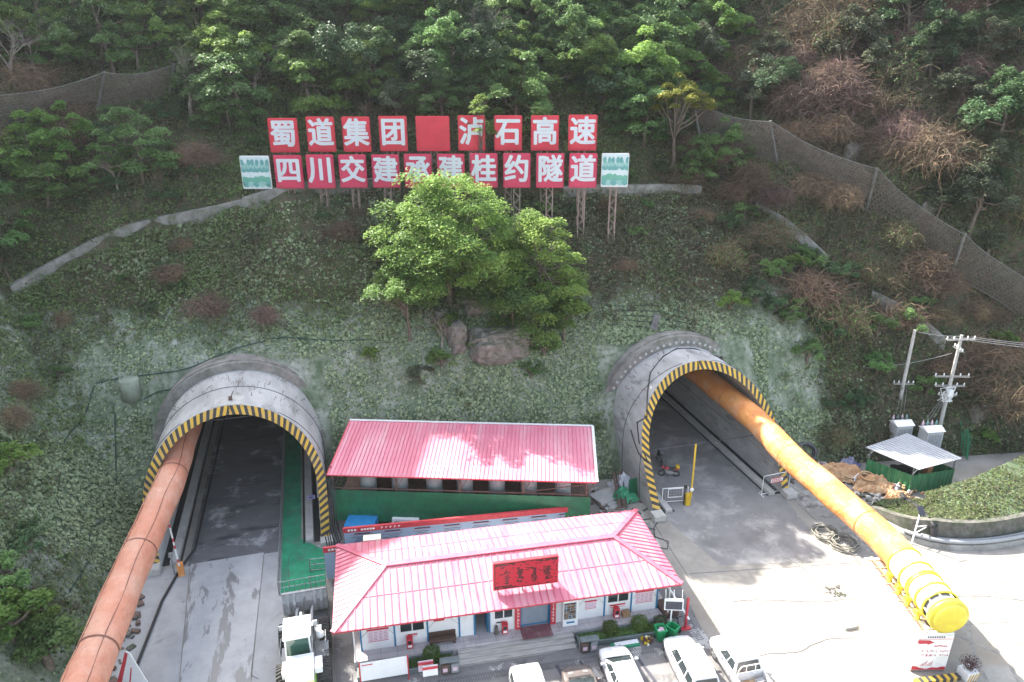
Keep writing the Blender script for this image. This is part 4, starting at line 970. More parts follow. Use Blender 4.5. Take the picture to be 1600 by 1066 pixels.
# ---------------------------------------------------------------- vehicles
def wheel(t, x, y, r, wd, n=22, rimmat='steel', lug=False):
    b = MB(); sg = 1 if x > 0 else -1; mx = Matrix.Translation((x, y, r)) @ Matrix.Rotation(R(90), 4, 'Y')
    b.lathe([(r * .62, -wd / 2), (r * .93, -wd / 2), (r, -wd * .36), (r, wd * .36), (r * .93, wd / 2), (r * .62, wd / 2), (r * .6, 0), (r * .62, -wd / 2)], n, mx)
    if lug:
        for k in range(26):
            a = 2 * math.pi * k / 26
            for sd_ in (-1, 1):
                c0 = mx @ Vector((r * 1.0 * math.cos(a), r * math.sin(a), sd_ * .02)); c1 = mx @ Vector((r * 1.0 * math.cos(a + .14), r * math.sin(a + .14), sd_ * wd * .48)); b.beam(c0, c1, .09, .09)
    w_ = b.build('wheel', M['tyre'], t)
    b = MB(); o_ = sg * wd * .3
    b.lathe([(0, o_ + sg * .03), (r * .2, o_ + sg * .03), (r * .25, o_), (r * .55, o_), (r * .63, o_ + sg * .05), (r * .63, -o_)], n, mx)
    for k in range(5): a = 2 * math.pi * k / 5; b.beam(mx @ Vector((r * .2 * math.cos(a), r * .2 * math.sin(a), o_ + sg * .02)), mx @ Vector((r * .6 * math.cos(a), r * .6 * math.sin(a), o_ + sg * .03)), r * .16, .03)
    b.build('rim', M[rimmat], w_)
def loft_body(stations):
    """(y, half width, z bottom, z shoulder) from tail to nose; closed hull with rounded shoulders"""
    rows = []
    for y, hw, zb, zs in stations:
        m_ = zb + (zs - zb) * .55
        sec = [(hw * .86, zb), (hw * .97, zb + .06), (hw, m_), (hw * .985, zs - .10), (hw * .93, zs - .03), (hw * .80, zs), (hw * .4, zs + .015)]
        full = [(x, z) for x, z in sec] + [(-x, z) for x, z in reversed(sec)]
        rows.append([(x, y, z) for x, z in full])
    b = MB(); b.grid(rows, close=True); n = len(rows[0])
    b.add(rows[0], [tuple(range(n))], smooth=True); b.add(rows[-1], [tuple(range(n - 1, -1, -1))], smooth=True); return b
def cabin(t, yb0, yb1, zb, hwb, yr0, yr1, zr, hwr, splits, paint, name='cabin', rear=True):
    b = MB(); n = 7
    # roof with crown
    def roofrow(y, f_=1):
        return [(hwr * x * f_, y, zr + .045 * (1 - x * x) - .03 * (1 - f_)) for x in np.linspace(1, -1, 9)]
    rows = [[(hwb, yb0, zb)] + roofrow(yr0) + [(-hwb, yb0, zb)]] + [[(hwb * 1.0, yb0 + (yb1 - yb0) * f, zb)] + roofrow(yr0 + (yr1 - yr0) * f) + [(-hwb, yb0 + (yb1 - yb0) * f, zb)] for f in np.linspace(.08, .92, n)] + [[(hwb, yb1, zb)] + roofrow(yr1) + [(-hwb, yb1, zb)]]
    b.grid(rows); b.add(rows[0], [tuple(range(len(rows[0])))]); b.add(rows[-1], [tuple(range(len(rows[0]) - 1, -1, -1))])
    cb = b.build(name, paint, t)
    # glass: front, rear and side panes set a little proud of the pillars
    def P(f, g, sg):      # f along the length, g up the side
        y = (yb0 + (yb1 - yb0) * f) * (1 - g) + (yr0 + (yr1 - yr0) * f) * g
        return (sg * (hwb + (hwr - hwb) * g + .008), y, zb + (zr - zb) * g)
    for sg in (-1, 1):
        for f0, f1 in splits:
            g = MB(); g.add([P(f0, .14, sg), P(f1, .14, sg), P(f1 - .0, .88, sg), P(f0, .88, sg)], [(0, 1, 2, 3)]); g.build('side_window', M['glass'], t)
    def E(g, x, yb, yr, o): return (x * (hwb + (hwr - hwb) * g), yb + (yr - yb) * g + o, zb + (zr - zb) * g + .012)
    ends = [(yb1, yr1, .012, 'windscreen')] + ([(yb0, yr0, -.012, 'rear_window')] if rear else [])
    for yb, yr, o_, nm in ends:
        g = MB(); g.add([E(.08, -.88, yb, yr, o_), E(.08, .88, yb, yr, o_), E(.93, .86, yb, yr, o_), E(.93, -.86, yb, yr, o_)], [(0, 1, 2, 3)]); g.build(nm, M['glass'], t)
    return cb
def car_common(t, L, hw, zsh, paint, nose_y, tail_y, mirror_y, mirror_z, wr=.34, wy=None):
    for x in (-1, 1):
        for y in wy: wheel(t, x * (hw - .13), y, wr, .22)
    for sg in (-1, 1):
        b = MB(); b.box(sg * (hw + .1), mirror_y, mirror_z, .2, .12, .14); b.build('mirror', paint, t, .03)
        b = MB(); b.add([(sg * hw * .93, nose_y - .06, zsh - .26), (sg * hw * .45, nose_y + .01, zsh - .27), (sg * hw * .5, nose_y - .08, zsh - .12), (sg * hw * .9, nose_y - .32, zsh - .1)], [(0, 1, 2, 3)]); b.build('headlight', M['chrome'], t)
        b = MB(); b.box(sg * hw * .84, tail_y - .01, zsh - .35, .2, .06, .3); b.build('tail_light', M['red'], t)
    b = MB(); b.box(0, nose_y - .0, .32, hw * 1.1, .06, .22); b.build('grille', M['black'], t)
    for sg in (-1, 1):
        b = MB()
        for y in (nose_y - 1.35, (nose_y + tail_y) / 2 - .1, tail_y + 1.35): b.beam((sg * (hw + .002), y, .34), (sg * (hw - .005), y, zsh - .02), .012, .014)
        b.beam((sg * (hw + .004), tail_y + .9, .3), (sg * (hw + .004), nose_y - .95, .3), .02, .05); b.build('door_seam', M['ink'], t)
# white saloon / suv second from the right of the steps
def suv(label, s, t_, rot, L, hw, zr, boxy, grey=False):
    t = thing('parked_car', label, 'car', s, t_, 0, HR + rot, 'cars parked before the office')
    n0, n1 = -L / 2, L / 2; p = M['carwhite']
    st_ = [(n0, hw * .86, .42, .95), (n0 + .12, hw * .95, .3, 1.0), (n0 + .5, hw, .24, 1.02), (0, hw, .22, 1.0), (n1 - 1.25, hw, .22, .98), (n1 - .7, hw * .98, .24, .93), (n1 - .25, hw * .9, .28, .84), (n1 - .04, hw * .72, .34, .7), (n1, hw * .6, .4, .62)]
    loft_body(st_).build('body', p, t)
    if boxy: cabin(t, n0 + .12, n1 - 1.15, 1.0, hw * .94, n0 + .42, n1 - 1.85, zr, hw * .74, ((.07, .33), (.36, .62), (.65, .93)), p)
    else: cabin(t, n0 + .35, n1 - 1.1, 1.0, hw * .93, n0 + 1.0, n1 - 2.0, zr, hw * .70, ((.12, .36), (.39, .64), (.67, .92)), p)
    car_common(t, L, hw, .9, p, n1, n0, n1 - 1.55, 1.0, .34, (n0 + .85, n1 - .85))
    if boxy:
        for sg in (-1, 1): b = MB(); b.tube([(sg * hw * .68, n0 + .6, zr + .05), (sg * hw * .68, n0 + .7, zr + .1), (sg * hw * .68, n1 - 2.1, zr + .1), (sg * hw * .68, n1 - 2.0, zr + .05)], .02, 6); b.build('roof_rail', M['steel'], t)
    b = MB(); b.box(0, n1 - 1.2, .985, hw * 1.3, .1, .02, rx=.2); b.build('wiper_cowl', M['black'], t)
    for sg in (-1, 1): b = MB(); b.box(sg * (hw + .005), .1, .8, .015, .16, .03); b.box(sg * (hw + .005), -.85, .8, .015, .16, .03); b.build('door_handle', M['chrome'], t)
    return t
suv('white saloon car with pale roof parked nose in beside the dark car', 14.35, 28.15, .0, 4.6, .92, 1.5, False)
suv('white boxy people carrier with side windows parked nose in left of the pickup', 18.35, 27.85, -.02, 4.7, .93, 1.72, True)
# dark saloon
t = thing('parked_car', 'dusty dark brown grey car with wipers parked in the shade', 'car', 11.75, 27.35, 0, HR, 'cars parked before the office')
loft_body([(-2.3, .8, .42, .95), (-2.1, .9, .3, 1.0), (0, .92, .22, .98), (1.0, .92, .22, .97), (1.6, .9, .24, .93), (2.1, .82, .28, .84), (2.26, .68, .34, .7), (2.3, .55, .4, .6)]).build('body', M['cardark'], t)
cabin(t, -1.95, 1.1, .98, .86, -1.2, .2, 1.46, .66, ((.12, .36), (.39, .64), (.67, .92)), M['cardark'])
car_common(t, 4.6, .92, .9, M['cardark'], 2.3, -2.3, .75, 1.0, .34, (-1.4, 1.42))
b = MB(); b.beam((-.6, 1.12, 1.03), (.0, 1.0, 1.07), .025); b.beam((.05, 1.12, 1.03), (.6, 1.0, 1.07), .025); b.box(0, 1.2, .975, 1.3, .12, .02); b.build('wiper', M['black'], t)
b = MB()
for k in range(5):
    for sg in (-1, 1): b.box(sg * .42 + k * .06 - .12, 1.55, .955, .03, .22, .012, rx=-.1)
b.build('bonnet_vent', M['steel'], t)
# white van
t = thing('parked_van', 'white box van roof at the bottom edge left of the dark car', 'van', 8.75, 27.0, 0, HR, 'cars parked before the office')
b = MB(); rows = []
for y, hw, z0, z1 in ((-2.4, .82, .35, 1.7), (-2.3, .87, .3, 1.86), (0, .88, .28, 1.92), (1.9, .86, .28, 1.9), (2.5, .85, .28, 1.74), (2.95, .84, .3, 1.25), (3.05, .8, .35, .9), (3.1, .74, .4, .6)):
    sec = [(hw * .93, z0), (hw, z0 + .1), (hw, z0 + (z1 - z0) * .55), (hw * .93, z1 - .1), (hw * .86, z1 - .02), (hw * .5, z1 + .02)]
    rows.append([(x, y, z) for x, z in sec] + [(-x, y, z) for x, z in reversed(sec)])
b.grid(rows, close=True); b.add(rows[0], [tuple(range(12))]); b.add(rows[-1], [tuple(range(11, -1, -1))]); b.build('body', M['carwhite'], t)
b = MB(); b.add([(-.7, 2.98, 1.3), (.7, 2.98, 1.3), (.66, 2.56, 1.74), (-.66, 2.56, 1.74)], [(0, 1, 2, 3)]); b.build('windscreen', M['glass'], t)
for sg in (-1, 1):
    for y0, y1 in ((1.3, 2.3), (.0, 1.1), (-1.6, -.3)): b = MB(); b.add([(sg * .892, y0, 1.2), (sg * .892, y1, 1.2), (sg * .845, y1 - .05, 1.68), (sg * .845, y0, 1.68)], [(0, 1, 2, 3)]); b.build('side_window', M['glass'], t)
for x in (-.74, .74):
    for y in (-1.5, 2.0): wheel(t, x, y, .31, .2)
# pickup
t = thing('pickup_truck', 'white double cab pickup with open load bed parked rightmost by yard', 'pickup', 21.1, 26.75, 0, HR + .03, 'cars parked before the office')
p = M['carwhite']; hw = .92
loft_body([(-.55, hw, .35, 1.05), (.4, hw, .32, 1.04), (1.3, hw, .32, 1.03), (1.95, hw * .98, .34, 1.0), (2.4, hw * .93, .36, .95), (2.58, hw * .8, .42, .85), (2.66, hw * .66, .5, .75)]).build('body', p, t)
cabin(t, -.5, 1.5, 1.03, hw * .95, -.3, .75, 1.72, hw * .76, ((.1, .47), (.52, .9)), p)
b = MB()
b.box(0, -1.62, .55, 1.7, 2.15, .06)
for sg in (-1, 1): b.box(sg * (hw - .05), -1.62, .5, .1, 2.15, .58)
b.box(0, -2.68, .5, 1.84, .08, .58); b.box(0, -.57, .5, 1.7, .06, .56); be = b.build('load_bed', p, t, .02)
b = MB(); b.box(0, -1.62, .615, 1.62, 2.0, .01); b.build('bed_floor', M['tan'], be)
b = MB(); b.tube([(-.8, -.72, 1.08), (-.78, -.7, 1.5), (-.6, -.66, 1.72), (.6, -.66, 1.72), (.78, -.7, 1.5), (.8, -.72, 1.08)], .03, 8); b.tube([(-.78, -.7, 1.3), (.78, -.7, 1.3)], .02, 6)
for x in (-.28, .28): b.tube([(x, -.68, 1.08), (x, -.66, 1.72)], .018, 6)
b.build('roll_bar', M['white'], t)
b = MB(); b.box(.45, -1.0, .63, .5, .3, .25, rz=.2); b.box(-.1, -1.3, .63, .4, .05, .05, rz=.6); b.box(.5, -1.9, .63, .3, .7, .08, rz=.3, mi=1); b.build('bed_load', [M['grey'], M['posterpink']], be)
car_common(t, 5.2, hw, 1.0, p, 2.66, -2.7, .95, 1.05, .38, (-1.75, 1.75))
M['steelstep'] = mat('scuffed grey steps', (.34, .35, .36), (.25, .26, .27), 4, .6)
# ---------------------------------------------------------------- wheel loader
M['loadergreen'] = mat('lime green paint', (.30, .52, .06), (.24, .42, .05), 2, .4)
t = thing('wheel_loader', 'white and lime green wheel loader with grey bucket facing left tunnel', 'wheel loader', -2.95, 34.4, 0, -.02)
for x in (-1.05, 1.05):
    for y in (1.55, -1.65): wheel(t, x * 1.1, y, .85, .62, 30, 'steel', True)
b = MB(); b.box(0, 1.2, .7, 1.0, 2.2, .6); b.box(0, -1.6, .75, 1.15, 3.0, .6); b.build('chassis', M['grey'], t, .04)
b = MB(); b.box(-.1, -2.35, 1.3, 1.45, 2.0, .95); b.box(-.1, -2.4, 2.25, 1.2, 1.5, .08); b.build('engine_hood', M['white'], t, .08)
b = MB(); b.box(-.1, -3.45, 1.0, 1.5, .2, 1.2); b.box(-.85, -2.3, 1.32, .06, 1.7, .35); b.box(.66, -2.3, 1.32, .06, 1.7, .35); b.build('lime_panel', M['loadergreen'], t, .03)
for sg in (-1, 1):
    b = MB(); b.box(sg * .86, -2.0, 1.72, .42, .9, .4); b.build('mudguard', M['white'], t, .04)
    b = MB(); b.box(sg * .78, 1.0, 1.72, .5, .55, .07); b.build('front_mudguard', M['white'], t, .03)
b = MB(); b.box(.98, -.1, 1.0, .75, 1.5, .1); b.box(.98, .55, .6, .7, .1, .5)
for k in range(4): b.box(1.2, -.1, .45 + k * .28, .3, .5, .04)
b.tube([(1.25, -.7, 1.1), (1.25, -.7, 2.0), (1.25, .5, 2.0), (1.25, .5, 1.1)], .025, 6)
b.build('step_platform', M['steelstep'], t)
b = MB(); b.tube([(-1.25, -.7, 1.1), (-1.25, -.7, 2.0), (-1.25, .4, 2.0)], .025, 6); b.box(-.98, -.1, 1.0, .6, 1.4, .1); b.build('step_platform', M['steelstep'], t)
b = MB()
cx_, cy_ = -.22, -.25
for sx in (-.68, .68):
    for y0, y1 in ((-.75, -.7), (.75, .62)): b.beam((cx_ + sx, cy_ + y0, 1.35), (cx_ + sx * .95, cy_ + y1, 3.1), .09)
b.box(cx_, cy_, 1.3, 1.4, 1.55, .25); ca = b.build('cab', M['white'], t, .02)
b = MB(); b.box(cx_, cy_ - .02, 3.1, 1.52, 1.75, .14); b.build('cab_roof', M['white'], ca, .05)
b = MB()
for sx in (-.66, .66): b.box(cx_ + sx, cy_, 1.55, .02, 1.3, 1.5)
for y in (-.71, .71): b.box(cx_, cy_ + y, 1.55, 1.25, .02, 1.5)
b.build('cab_glass', mat('greenish cab glass', (.05, .12, .09), (.03, .08, .06), 2, .08, spec=.8), ca)
b = MB(); b.box(cx_, cy_ - .8, 1.5, 1.45, .1, .14); b.build('lime_trim', M['loadergreen'], ca)
b = MB(); b.box(cx_, cy_ - .1, 1.6, .5, .5, .5); b.box(cx_, cy_ - .35, 1.9, .5, .12, .6); b.build('driver_seat', M['black'], ca, .05)
for sg in (-1, 1):
    b = MB(); b.box(cx_ + sg * .95, cy_ + .75, 2.5, .22, .06, .3); b.beam((cx_ + sg * .68, cy_ + .7, 2.7), (cx_ + sg * .95, cy_ + .75, 2.65), .03); b.build('mirror', M['white'], t)
b = MB()
for sg in (-.45, .45): b.beam((sg, 1.0, 1.75), (sg, 2.6, 1.6), .16, .3); b.beam((sg, 2.6, 1.6), (sg, 4.0, .9), .16, .3)
b.box(0, 2.6, 1.2, .9, .2, .2); b.build('lift_arm', M['grey'], t, .03)
b = MB(); b.beam((0, 1.2, 1.9), (0, 2.3, 1.85), .14); b.cyl((0, 2.2, 1.9), (0, 3.95, 1.7), .06, 10); b.build('tilt_cylinder', M['chrome'], t)
b = MB(); b.beam((-.12, .7, 1.95), (-.12, 1.9, 2.35), .16, .2); b.build('white_strut', M['white'], t, .02)
b = MB(); b.cyl((.62, .55, 1.3), (.62, .55, 2.7), .07, 10); b.cyl((.62, .55, 2.0), (.62, .55, 2.5), .13, 12); b.build('exhaust', M['chrome'], t)
b = MB(); b.lathe([(.2, 1.75), (.24, 1.8), (.24, 1.95), (.14, 2.05), (0, 2.08)], 14, Matrix.Translation((.95, .35, 0))); b.build('air_filter', M['white'], t)
for sg in (-1, 1): b = MB(); b.box(sg * .62, 1.15, 1.75, .22, .14, .2); b.build('work_lamp', M['chrome'], t)
# bucket, seen from behind: back plate, floor, cheeks with stiffeners
b = MB(); wdt = 2.7
prof = [(4.15, 2.0), (3.92, 1.5), (3.92, .8), (4.15, .4), (4.6, .25), (5.4, .22)]
rows = [[(-wdt / 2, y, z) for y, z in prof], [(wdt / 2, y, z) for y, z in prof]]; b.grid(rows, smooth=False)
rows = [[(-wdt / 2, y + .05, z + .04) for y, z in prof], [(wdt / 2, y + .05, z + .04) for y, z in prof]]; b.grid(rows, smooth=False)
for sg in (-1, 1):
    o_ = sg * wdt / 2; b.add([(o_, y, z) for y, z in prof] + [(o_, 5.0, .9)], [tuple(range(len(prof) + 1))]); b.add([(o_ - sg * .05, y, z) for y, z in prof] + [(o_ - sg * .05, 5.0, .9)], [tuple(range(len(prof) + 1))])
for x in (-1.0, -.62, .62, 1.0): b.beam((x, 4.08, 2.0), (x, 3.84, 1.4), .16, .16); b.beam((x, 3.84, 1.45), (x, 3.86, .75), .16, .16)
b.beam((-wdt / 2, 4.15, 2.03), (wdt / 2, 4.15, 2.03), .12); b.build('bucket', mat('worn grey bucket steel', (.42, .42, .42), (.3, .3, .3), 2, .5), t)
b = MB()
for k in range(8): b.box(-1.2 + k * .343, 5.45, .2, .1, .25, .06)
b.build('bucket_tooth', M['grey'], t)

# ---------------------------------------------------------------- left apron
def rail_fence(name, pts, h, label, group=None, fine=False):
    t = thing(name, label, 'railing', pts[0][0], pts[0][1], 0, 0, group); o0 = Vector((pts[0][0], pts[0][1], 0))
    for i in range(len(pts) - 1):
        a, c = Vector((*pts[i], 0)) - o0, Vector((*pts[i + 1], 0)) - o0; L = (c - a).length; d = (c - a).normalized()
        b = MB()
        for z in (.12, h * .55, h): b.tube([a + Vector((0, 0, z)), c + Vector((0, 0, z))], .03, 6)
        n = int(L / (.16 if fine else .32))
        for k in range(n + 1): q_ = a + d * L * k / n; b.tube([q_ + Vector((0, 0, .12)), q_ + Vector((0, 0, h))], .014, 4)
        b.build('rail_panel', M['steel'], t)
        for k in range(int(L / 2) + 1): b = MB(); q_ = a + d * min(k * 2, L); b.box(q_.x, q_.y, 0, .07, .07, h + .05); b.build('post', M['steel'], t)
    return t
rail_fence('walkway_railing', [(-4.62, 70), (-4.62, 48), (-4.66, 41.2)], 1.05, 'long steel railing beside the green carpet in the left tunnel')
rail_fence('walkway_railing', [(-4.6, 41.1), (-1.6, 41.1)], 1.05, 'steel railing across the front end of the green carpet')
rail_fence('walkway_railing', [(-2.6, 43.0), (-1.3, 42.9)], 1.05, 'short steel railing beside the blue display wall')
t = thing('barrier_gate', 'raised red and white boom barrier with orange box at left tunnel', 'barrier gate', -11.15, 45.0, 0)
b = MB(); b.box(0, 0, 0, .38, .34, 1.05); b.build('cabinet', M['duct_orange'], t, .03)
b = MB()
for k in range(14): a, c = Vector((.0, -.2, .95)) + Vector((-.02, -.35, 4.2)) * k / 14, Vector((.0, -.2, .95)) + Vector((-.02, -.35, 4.2)) * (k + 1) / 14; b.beam(a, c, .1, .05, mi=k % 2 if k % 3 else 0)
b.build('boom', [M['white'], M['red']], t)
b = MB(); b.beam((-.5, .25, 0), (-.5, .25, 1.5), .09); b.box(-.5, .2, 1.5, .22, .15, .3); b.cyl((-.5, .12, 1.65), (-.5, .05, 1.65), .14, 14); b.build('camera_post', [M['steel']], t)
t = thing('info_board', 'slanted white board with red stripe beside the terracotta duct', 'board', -12.25, 35.4, 0, -AX - R(8))
b = MB(); b.prism([(-1.25, -.1), (1.0, -.1), (.12, 2.55), (-.12, 2.62)], .06, FACE, z0=-.03); b.build('board', M['panelwhite'], t)
b = MB(); b.prism([(-1.25, -.1), (-.95, -.1), (.02, 2.5), (-.12, 2.62)], .012, FACE, z0=.036); b.prism([(-.35, .3), (-.27, .3), (.06, 1.5), (-.0, 1.52)], .012, FACE, z0=.036); b.build('stripe', M['red'], t)
b = MB(); b.beam((-.5, .08, 0), (-.1, .08, 1.9), .07); b.build('post', M['steel'], t)
b = MB(); b.beam((.6, .08, 0), (.1, .08, 1.9), .07); b.build('post', M['steel'], t)
b = MB(); b.tube([(-10.4, 92, .35), (-10.4, 60, .35), (-10.55, 47.5, .3), (-11.3, 45.7, .12), (-12.0, 42.5, .12), (-12.6, 36, .12), (-13.3, 28, .12)], .09, 8)
o = site(b.build('cable', M['black'])); tag(o, 'thick dark cable running along the apron out of left tunnel', 'cable')
b = MB(); g_ = random.Random(21)
for k in range(40): b.box(-13.6 + g_.uniform(-.35, .5), g_.uniform(31, 44), 0, g_.uniform(.1, .5), g_.uniform(.1, .6), g_.uniform(.05, .25), rz=g_.uniform(0, 3), mi=g_.randint(0, 1))
o = site(b.build('edge_rubble', [M['stone'], M['rust']])); kind(o, 'stuff')
# cables hanging by the right foot of the left portal
b = MB()
for k, (x0_, y0_) in enumerate(((-.85, 45.6), (-.7, 45.5), (-.55, 45.9), (-1.0, 45.2))):
    b.tube([(x0_ + .3, 48, 5.2 - k * .4), (x0_ + .1, 46.4, 3.5), (x0_, y0_, 1.6), (x0_ + .25, y0_ - .3, .4), (x0_ - .3, y0_ - .8, .3), (x0_ - .4, y0_ - .5, 1.5)], .04, 6)
o = site(b.build('cable_bundle', M['black'])); tag(o, 'bundle of black cables hanging beside the right foot of left portal', 'cables')
b = MB(); b.box(0, 0, 0, .55, .12, .3); b.box(0, -.07, .1, .3, .02, .12, mi=1); solo('small_sign', b, [mat('violet sign face', (.32, .30, .55), (.28, .26, .5), 3, .5), M['ink']], 'small violet sign on the ledge inside the left tunnel', 'sign', -2.3, 50.5, 1.1)

# ---------------------------------------------------------------- right tunnel mouth
t = thing('barrier_gate', 'upright yellow boom barrier at the mouth of the right tunnel', 'barrier gate', 26.55, 43.35, 0)
b = MB(); b.box(0, 0, 0, .4, .34, 1.05); b.build('cabinet', M['yellow'], t, .03)
b = MB(); b.beam((.16, -.2, .8), (.2, -.05, 5.5), .13, .06); b.build('boom', M['yellow'], t)
b = MB(); b.cyl((.14, -.24, 1.55), (.14, -.3, 1.55), .16, 16); b.build('sign_disc', M['white'], t)
b = MB(); b.beam((-.28, .05, 0), (-.28, .05, 1.6), .07); b.box(-.28, 0, 1.6, .2, .18, .22); b.build('camera_post', M['black'], t)
def mesh_panel(name, s, t_, L, rot, h, label, plaque=None):
    t = thing(name, label, 'barrier', s, t_, 0, rot)
    b = MB()
    for z in (.1, h): b.tube([(-L / 2, 0, z), (L / 2, 0, z)], .028, 6)
    for x in (-L / 2, L / 2): b.tube([(x, 0, 0), (x, 0, h)], .028, 6)
    b.build('frame', M['white'], t)
    b = MB(); n = int(L / .22)
    for k in range(1, n): b.tube([(-L / 2 + k * L / n, 0, .1), (-L / 2 + k * L / n, 0, h)], .009, 4)
    for k in range(1, int(h / .22)): b.tube([(-L / 2, 0, .1 + k * .22), (L / 2, 0, .1 + k * .22)], .009, 4)
    b.build('wire_mesh', M['steel'], t)
    for x in (-L / 2, L / 2): b = MB(); b.tube([(x, -.35, .02), (x, .35, .02)], .025, 6); b.tube([(x, .3, .02), (x, 0, .5)], .02, 6); b.build('foot', M['white'], t)
    if plaque == 'frame':
        b = MB(); w2, z0, z1 = L * .28, .5, 1.3
        for z in (z0, z1): b.beam((-w2, -.03, z), (w2, -.03, z), .05)
        for x in (-w2, w2): b.beam((x, -.03, z0), (x, -.03, z1), .05)
        b.build('inner_frame', M['white'], t)
    if plaque == 'sign':
        b = MB(); b.box(0, -.04, 1.0, 1.15, .02, .48); p_ = b.build('plaque', M['white'], t)
        b = MB(); b.box(0, -.055, 1.4, 1.15, .012, .08); b.box(0, -.055, 1.0, 1.15, .012, .05)
        for r_ in range(2):
            for k in range(5 + r_): b.box(-.42 + k * .17, -.055, 1.25 - r_ * .15, .11, .012, .09)
        b.build('plaque_print', M['red'], p_)
    return t
mesh_panel('mesh_barrier', 25.75, 43.95, 2.1, -.15, 1.35, 'white mesh barrier with inner frame left of the yellow boom', 'frame')
mesh_panel('mesh_barrier', 34.35, 43.0, 2.6, .05, 1.8, 'white mesh barrier with red and white plaque under orange duct', 'sign')
def motorbike(s, t_, rot, body, label, yellow=False):
    t = thing('motorbike', label, 'motorbike', s, t_, 0, rot, 'motorbikes in the right tunnel mouth')
    for y in (-.62, .62):
        b = MB(); mx = Matrix.Translation((0, y, .29)) @ Matrix.Rotation(R(90), 4, 'Y')
        b.lathe([(.2, -.05), (.29, -.045), (.29, .045), (.2, .05), (.2, -.05)], 20, mx, smooth=False); w_ = b.build('wheel', M['tyre'], t)
        b = MB(); b.lathe([(0, -.04), (.06, -.04), (.06, .04), (0, .04)], 8, mx)
        for k in range(6): a = k * math.pi / 3; b.beam(mx @ Vector((0, 0, 0)), mx @ Vector((.2 * math.cos(a), .2 * math.sin(a), 0)), .03)
        b.build('rim', M['steel'], w_)
    b = MB(); b.tube([(0, .62, .29), (0, .42, .85), (0, .36, 1.0)], .04, 8); b.tube([(-.34, .28, 1.05), (-.1, .38, 1.0), (.1, .38, 1.0), (.34, .28, 1.05)], .02, 6); b.build('fork_and_bars', M['black'], t)
    b = MB(); b.tube([(0, .4, .85), (0, .2, .45), (0, -.3, .38), (0, -.62, .32)], [.06, .1, .1, .04], 8); b.box(0, -.05, .28, .22, .45, .28); b.build('engine_frame', M['grey'], t)
    b = MB(); b.tube([(0, .42, .78), (0, .25, .82), (0, .05, .76)], [.07, .15, .1], 10); b.tube([(0, -.45, .72), (0, -.85, .78)], [.13, .05], 8); b.tube([(0, .48, .95), (0, .58, .85)], [.1, .12], 10); b.build('fairing', M[body], t)
    b = MB(); b.tube([(0, .1, .78), (0, -.2, .76), (0, -.7, .84)], [.09, .13, .1], 8); b.build('saddle', M['black'], t)
    b = MB(); b.beam((-.12, -.1, .3), (-.3, -.05, .02), .03); b.build('side_stand', M['steel'], t)
    for sg in (-1, 1): b = MB(); b.tube([(sg * .25, .3, 1.05), (sg * .32, .3, 1.2)], .01, 4); b.box(sg * .34, .3, 1.18, .1, .03, .07); b.build('mirror', M['black'], t)
    if yellow: b = MB(); b.box(0, -.68, .86, .32, .32, .28); b.build('top_box', M['yellow'], t, .06)
motorbike(27.35, 49.8, 2.95, 'cardark', 'dark motorbike parked by left wall in the right tunnel mouth')
motorbike(27.1, 47.6, 1.2, 'red', 'red motorbike with yellow top box in the right tunnel mouth', True)
# debris corner left of the right tunnel
b = MB(); g_ = random.Random(31)
b.box(0, 0, 0, 2.2, 1.6, .35, rz=.3); solo('concrete_slab', b, M['concrete_light'], 'pale broken concrete slab right of the shed behind the smaller one', 'slab', 20.6, 45.9, 0, 0, bevel=.04)
b = MB(); b.box(0, 0, 0, 1.4, .9, .2, rz=-.2); solo('concrete_slab', b, M['concrete_light'], 'smaller pale concrete slab in front of the broken one', 'slab', 21.0, 44.7, 0, 0, bevel=.04)
for k, (dx, rz_) in enumerate(((0, .25), (.45, .3))):
    b = MB(); b.add([(-.17, -2, .25), (-.13, -2, 0), (.13, -2, 0), (.17, -2, .25), (-.17, 2, .25), (-.13, 2, 0), (.13, 2, 0), (.17, 2, .25)], [(0, 1, 5, 4), (1, 2, 6, 5), (2, 3, 7, 6)])
    b.add([(-.2, -2, .25), (-.2, 2, .25), (-.17, 2, .25), (-.17, -2, .25)], [(0, 1, 2, 3)])
    o = b.build('metal_gutter', M['rust']); o.location = W(21.6 + dx, 46.0, .15 + .5); o.rotation_euler = (.18, 0, AX - rz_); tag(o, ('left' if k == 0 else 'right') + ' one of two rusty gutters leaning right of the shed', 'gutter', 'gutters leaning in debris')
def crumple(name, s, t_, rx, ry, hgt, m, label, cat, seed, rot=0, n=30):
    g2 = np.random.default_rng(seed); o1, o2 = g2.uniform(0, 30, 2); rows = []
    for i in range(n):
        row = []
        for j in range(n):
            a, c = (i / (n - 1) * 2 - 1), (j / (n - 1) * 2 - 1); r2 = min(1, a * a + c * c); z = hgt * (1 - r2) ** .7 * (.55 + 1.1 * float(vnoise(a * 2.4 + o1, c * 2.4 + o2))) + .5 * hgt * abs(float(vnoise(a * 5 + o2, c * 5 + o1)) - .5) + .22 * float(vnoise(a * 11 + o1, c * 11 + o2))
            k = 1 + .35 * float(vnoise(a * 2 + o2, c * 2)) - .17; row.append((a * rx * k, c * ry * k, max(z, .01)))
        rows.append(row)
    b = MB(); b.grid(rows, smooth=False); return solo(name, b, m, label, cat, s, t_, 0, rot)
crumple('tarpaulin', 22.0, 45.4, 1.0, .7, .6, M['tarp'], 'crumpled bright green tarpaulin heap beside right tunnel shell', 'tarpaulin', 3)
crumple('plastic_sheet', 22.5, 46.9, .9, .9, .9, M['letter'], 'crumpled pale plastic sheet behind the green tarpaulin heap', 'sheet', 5)
b = MB()
for k in range(8): b.box(-.7 + k * .2, .02 * (k % 2), 0, .2, .03, 1.7)
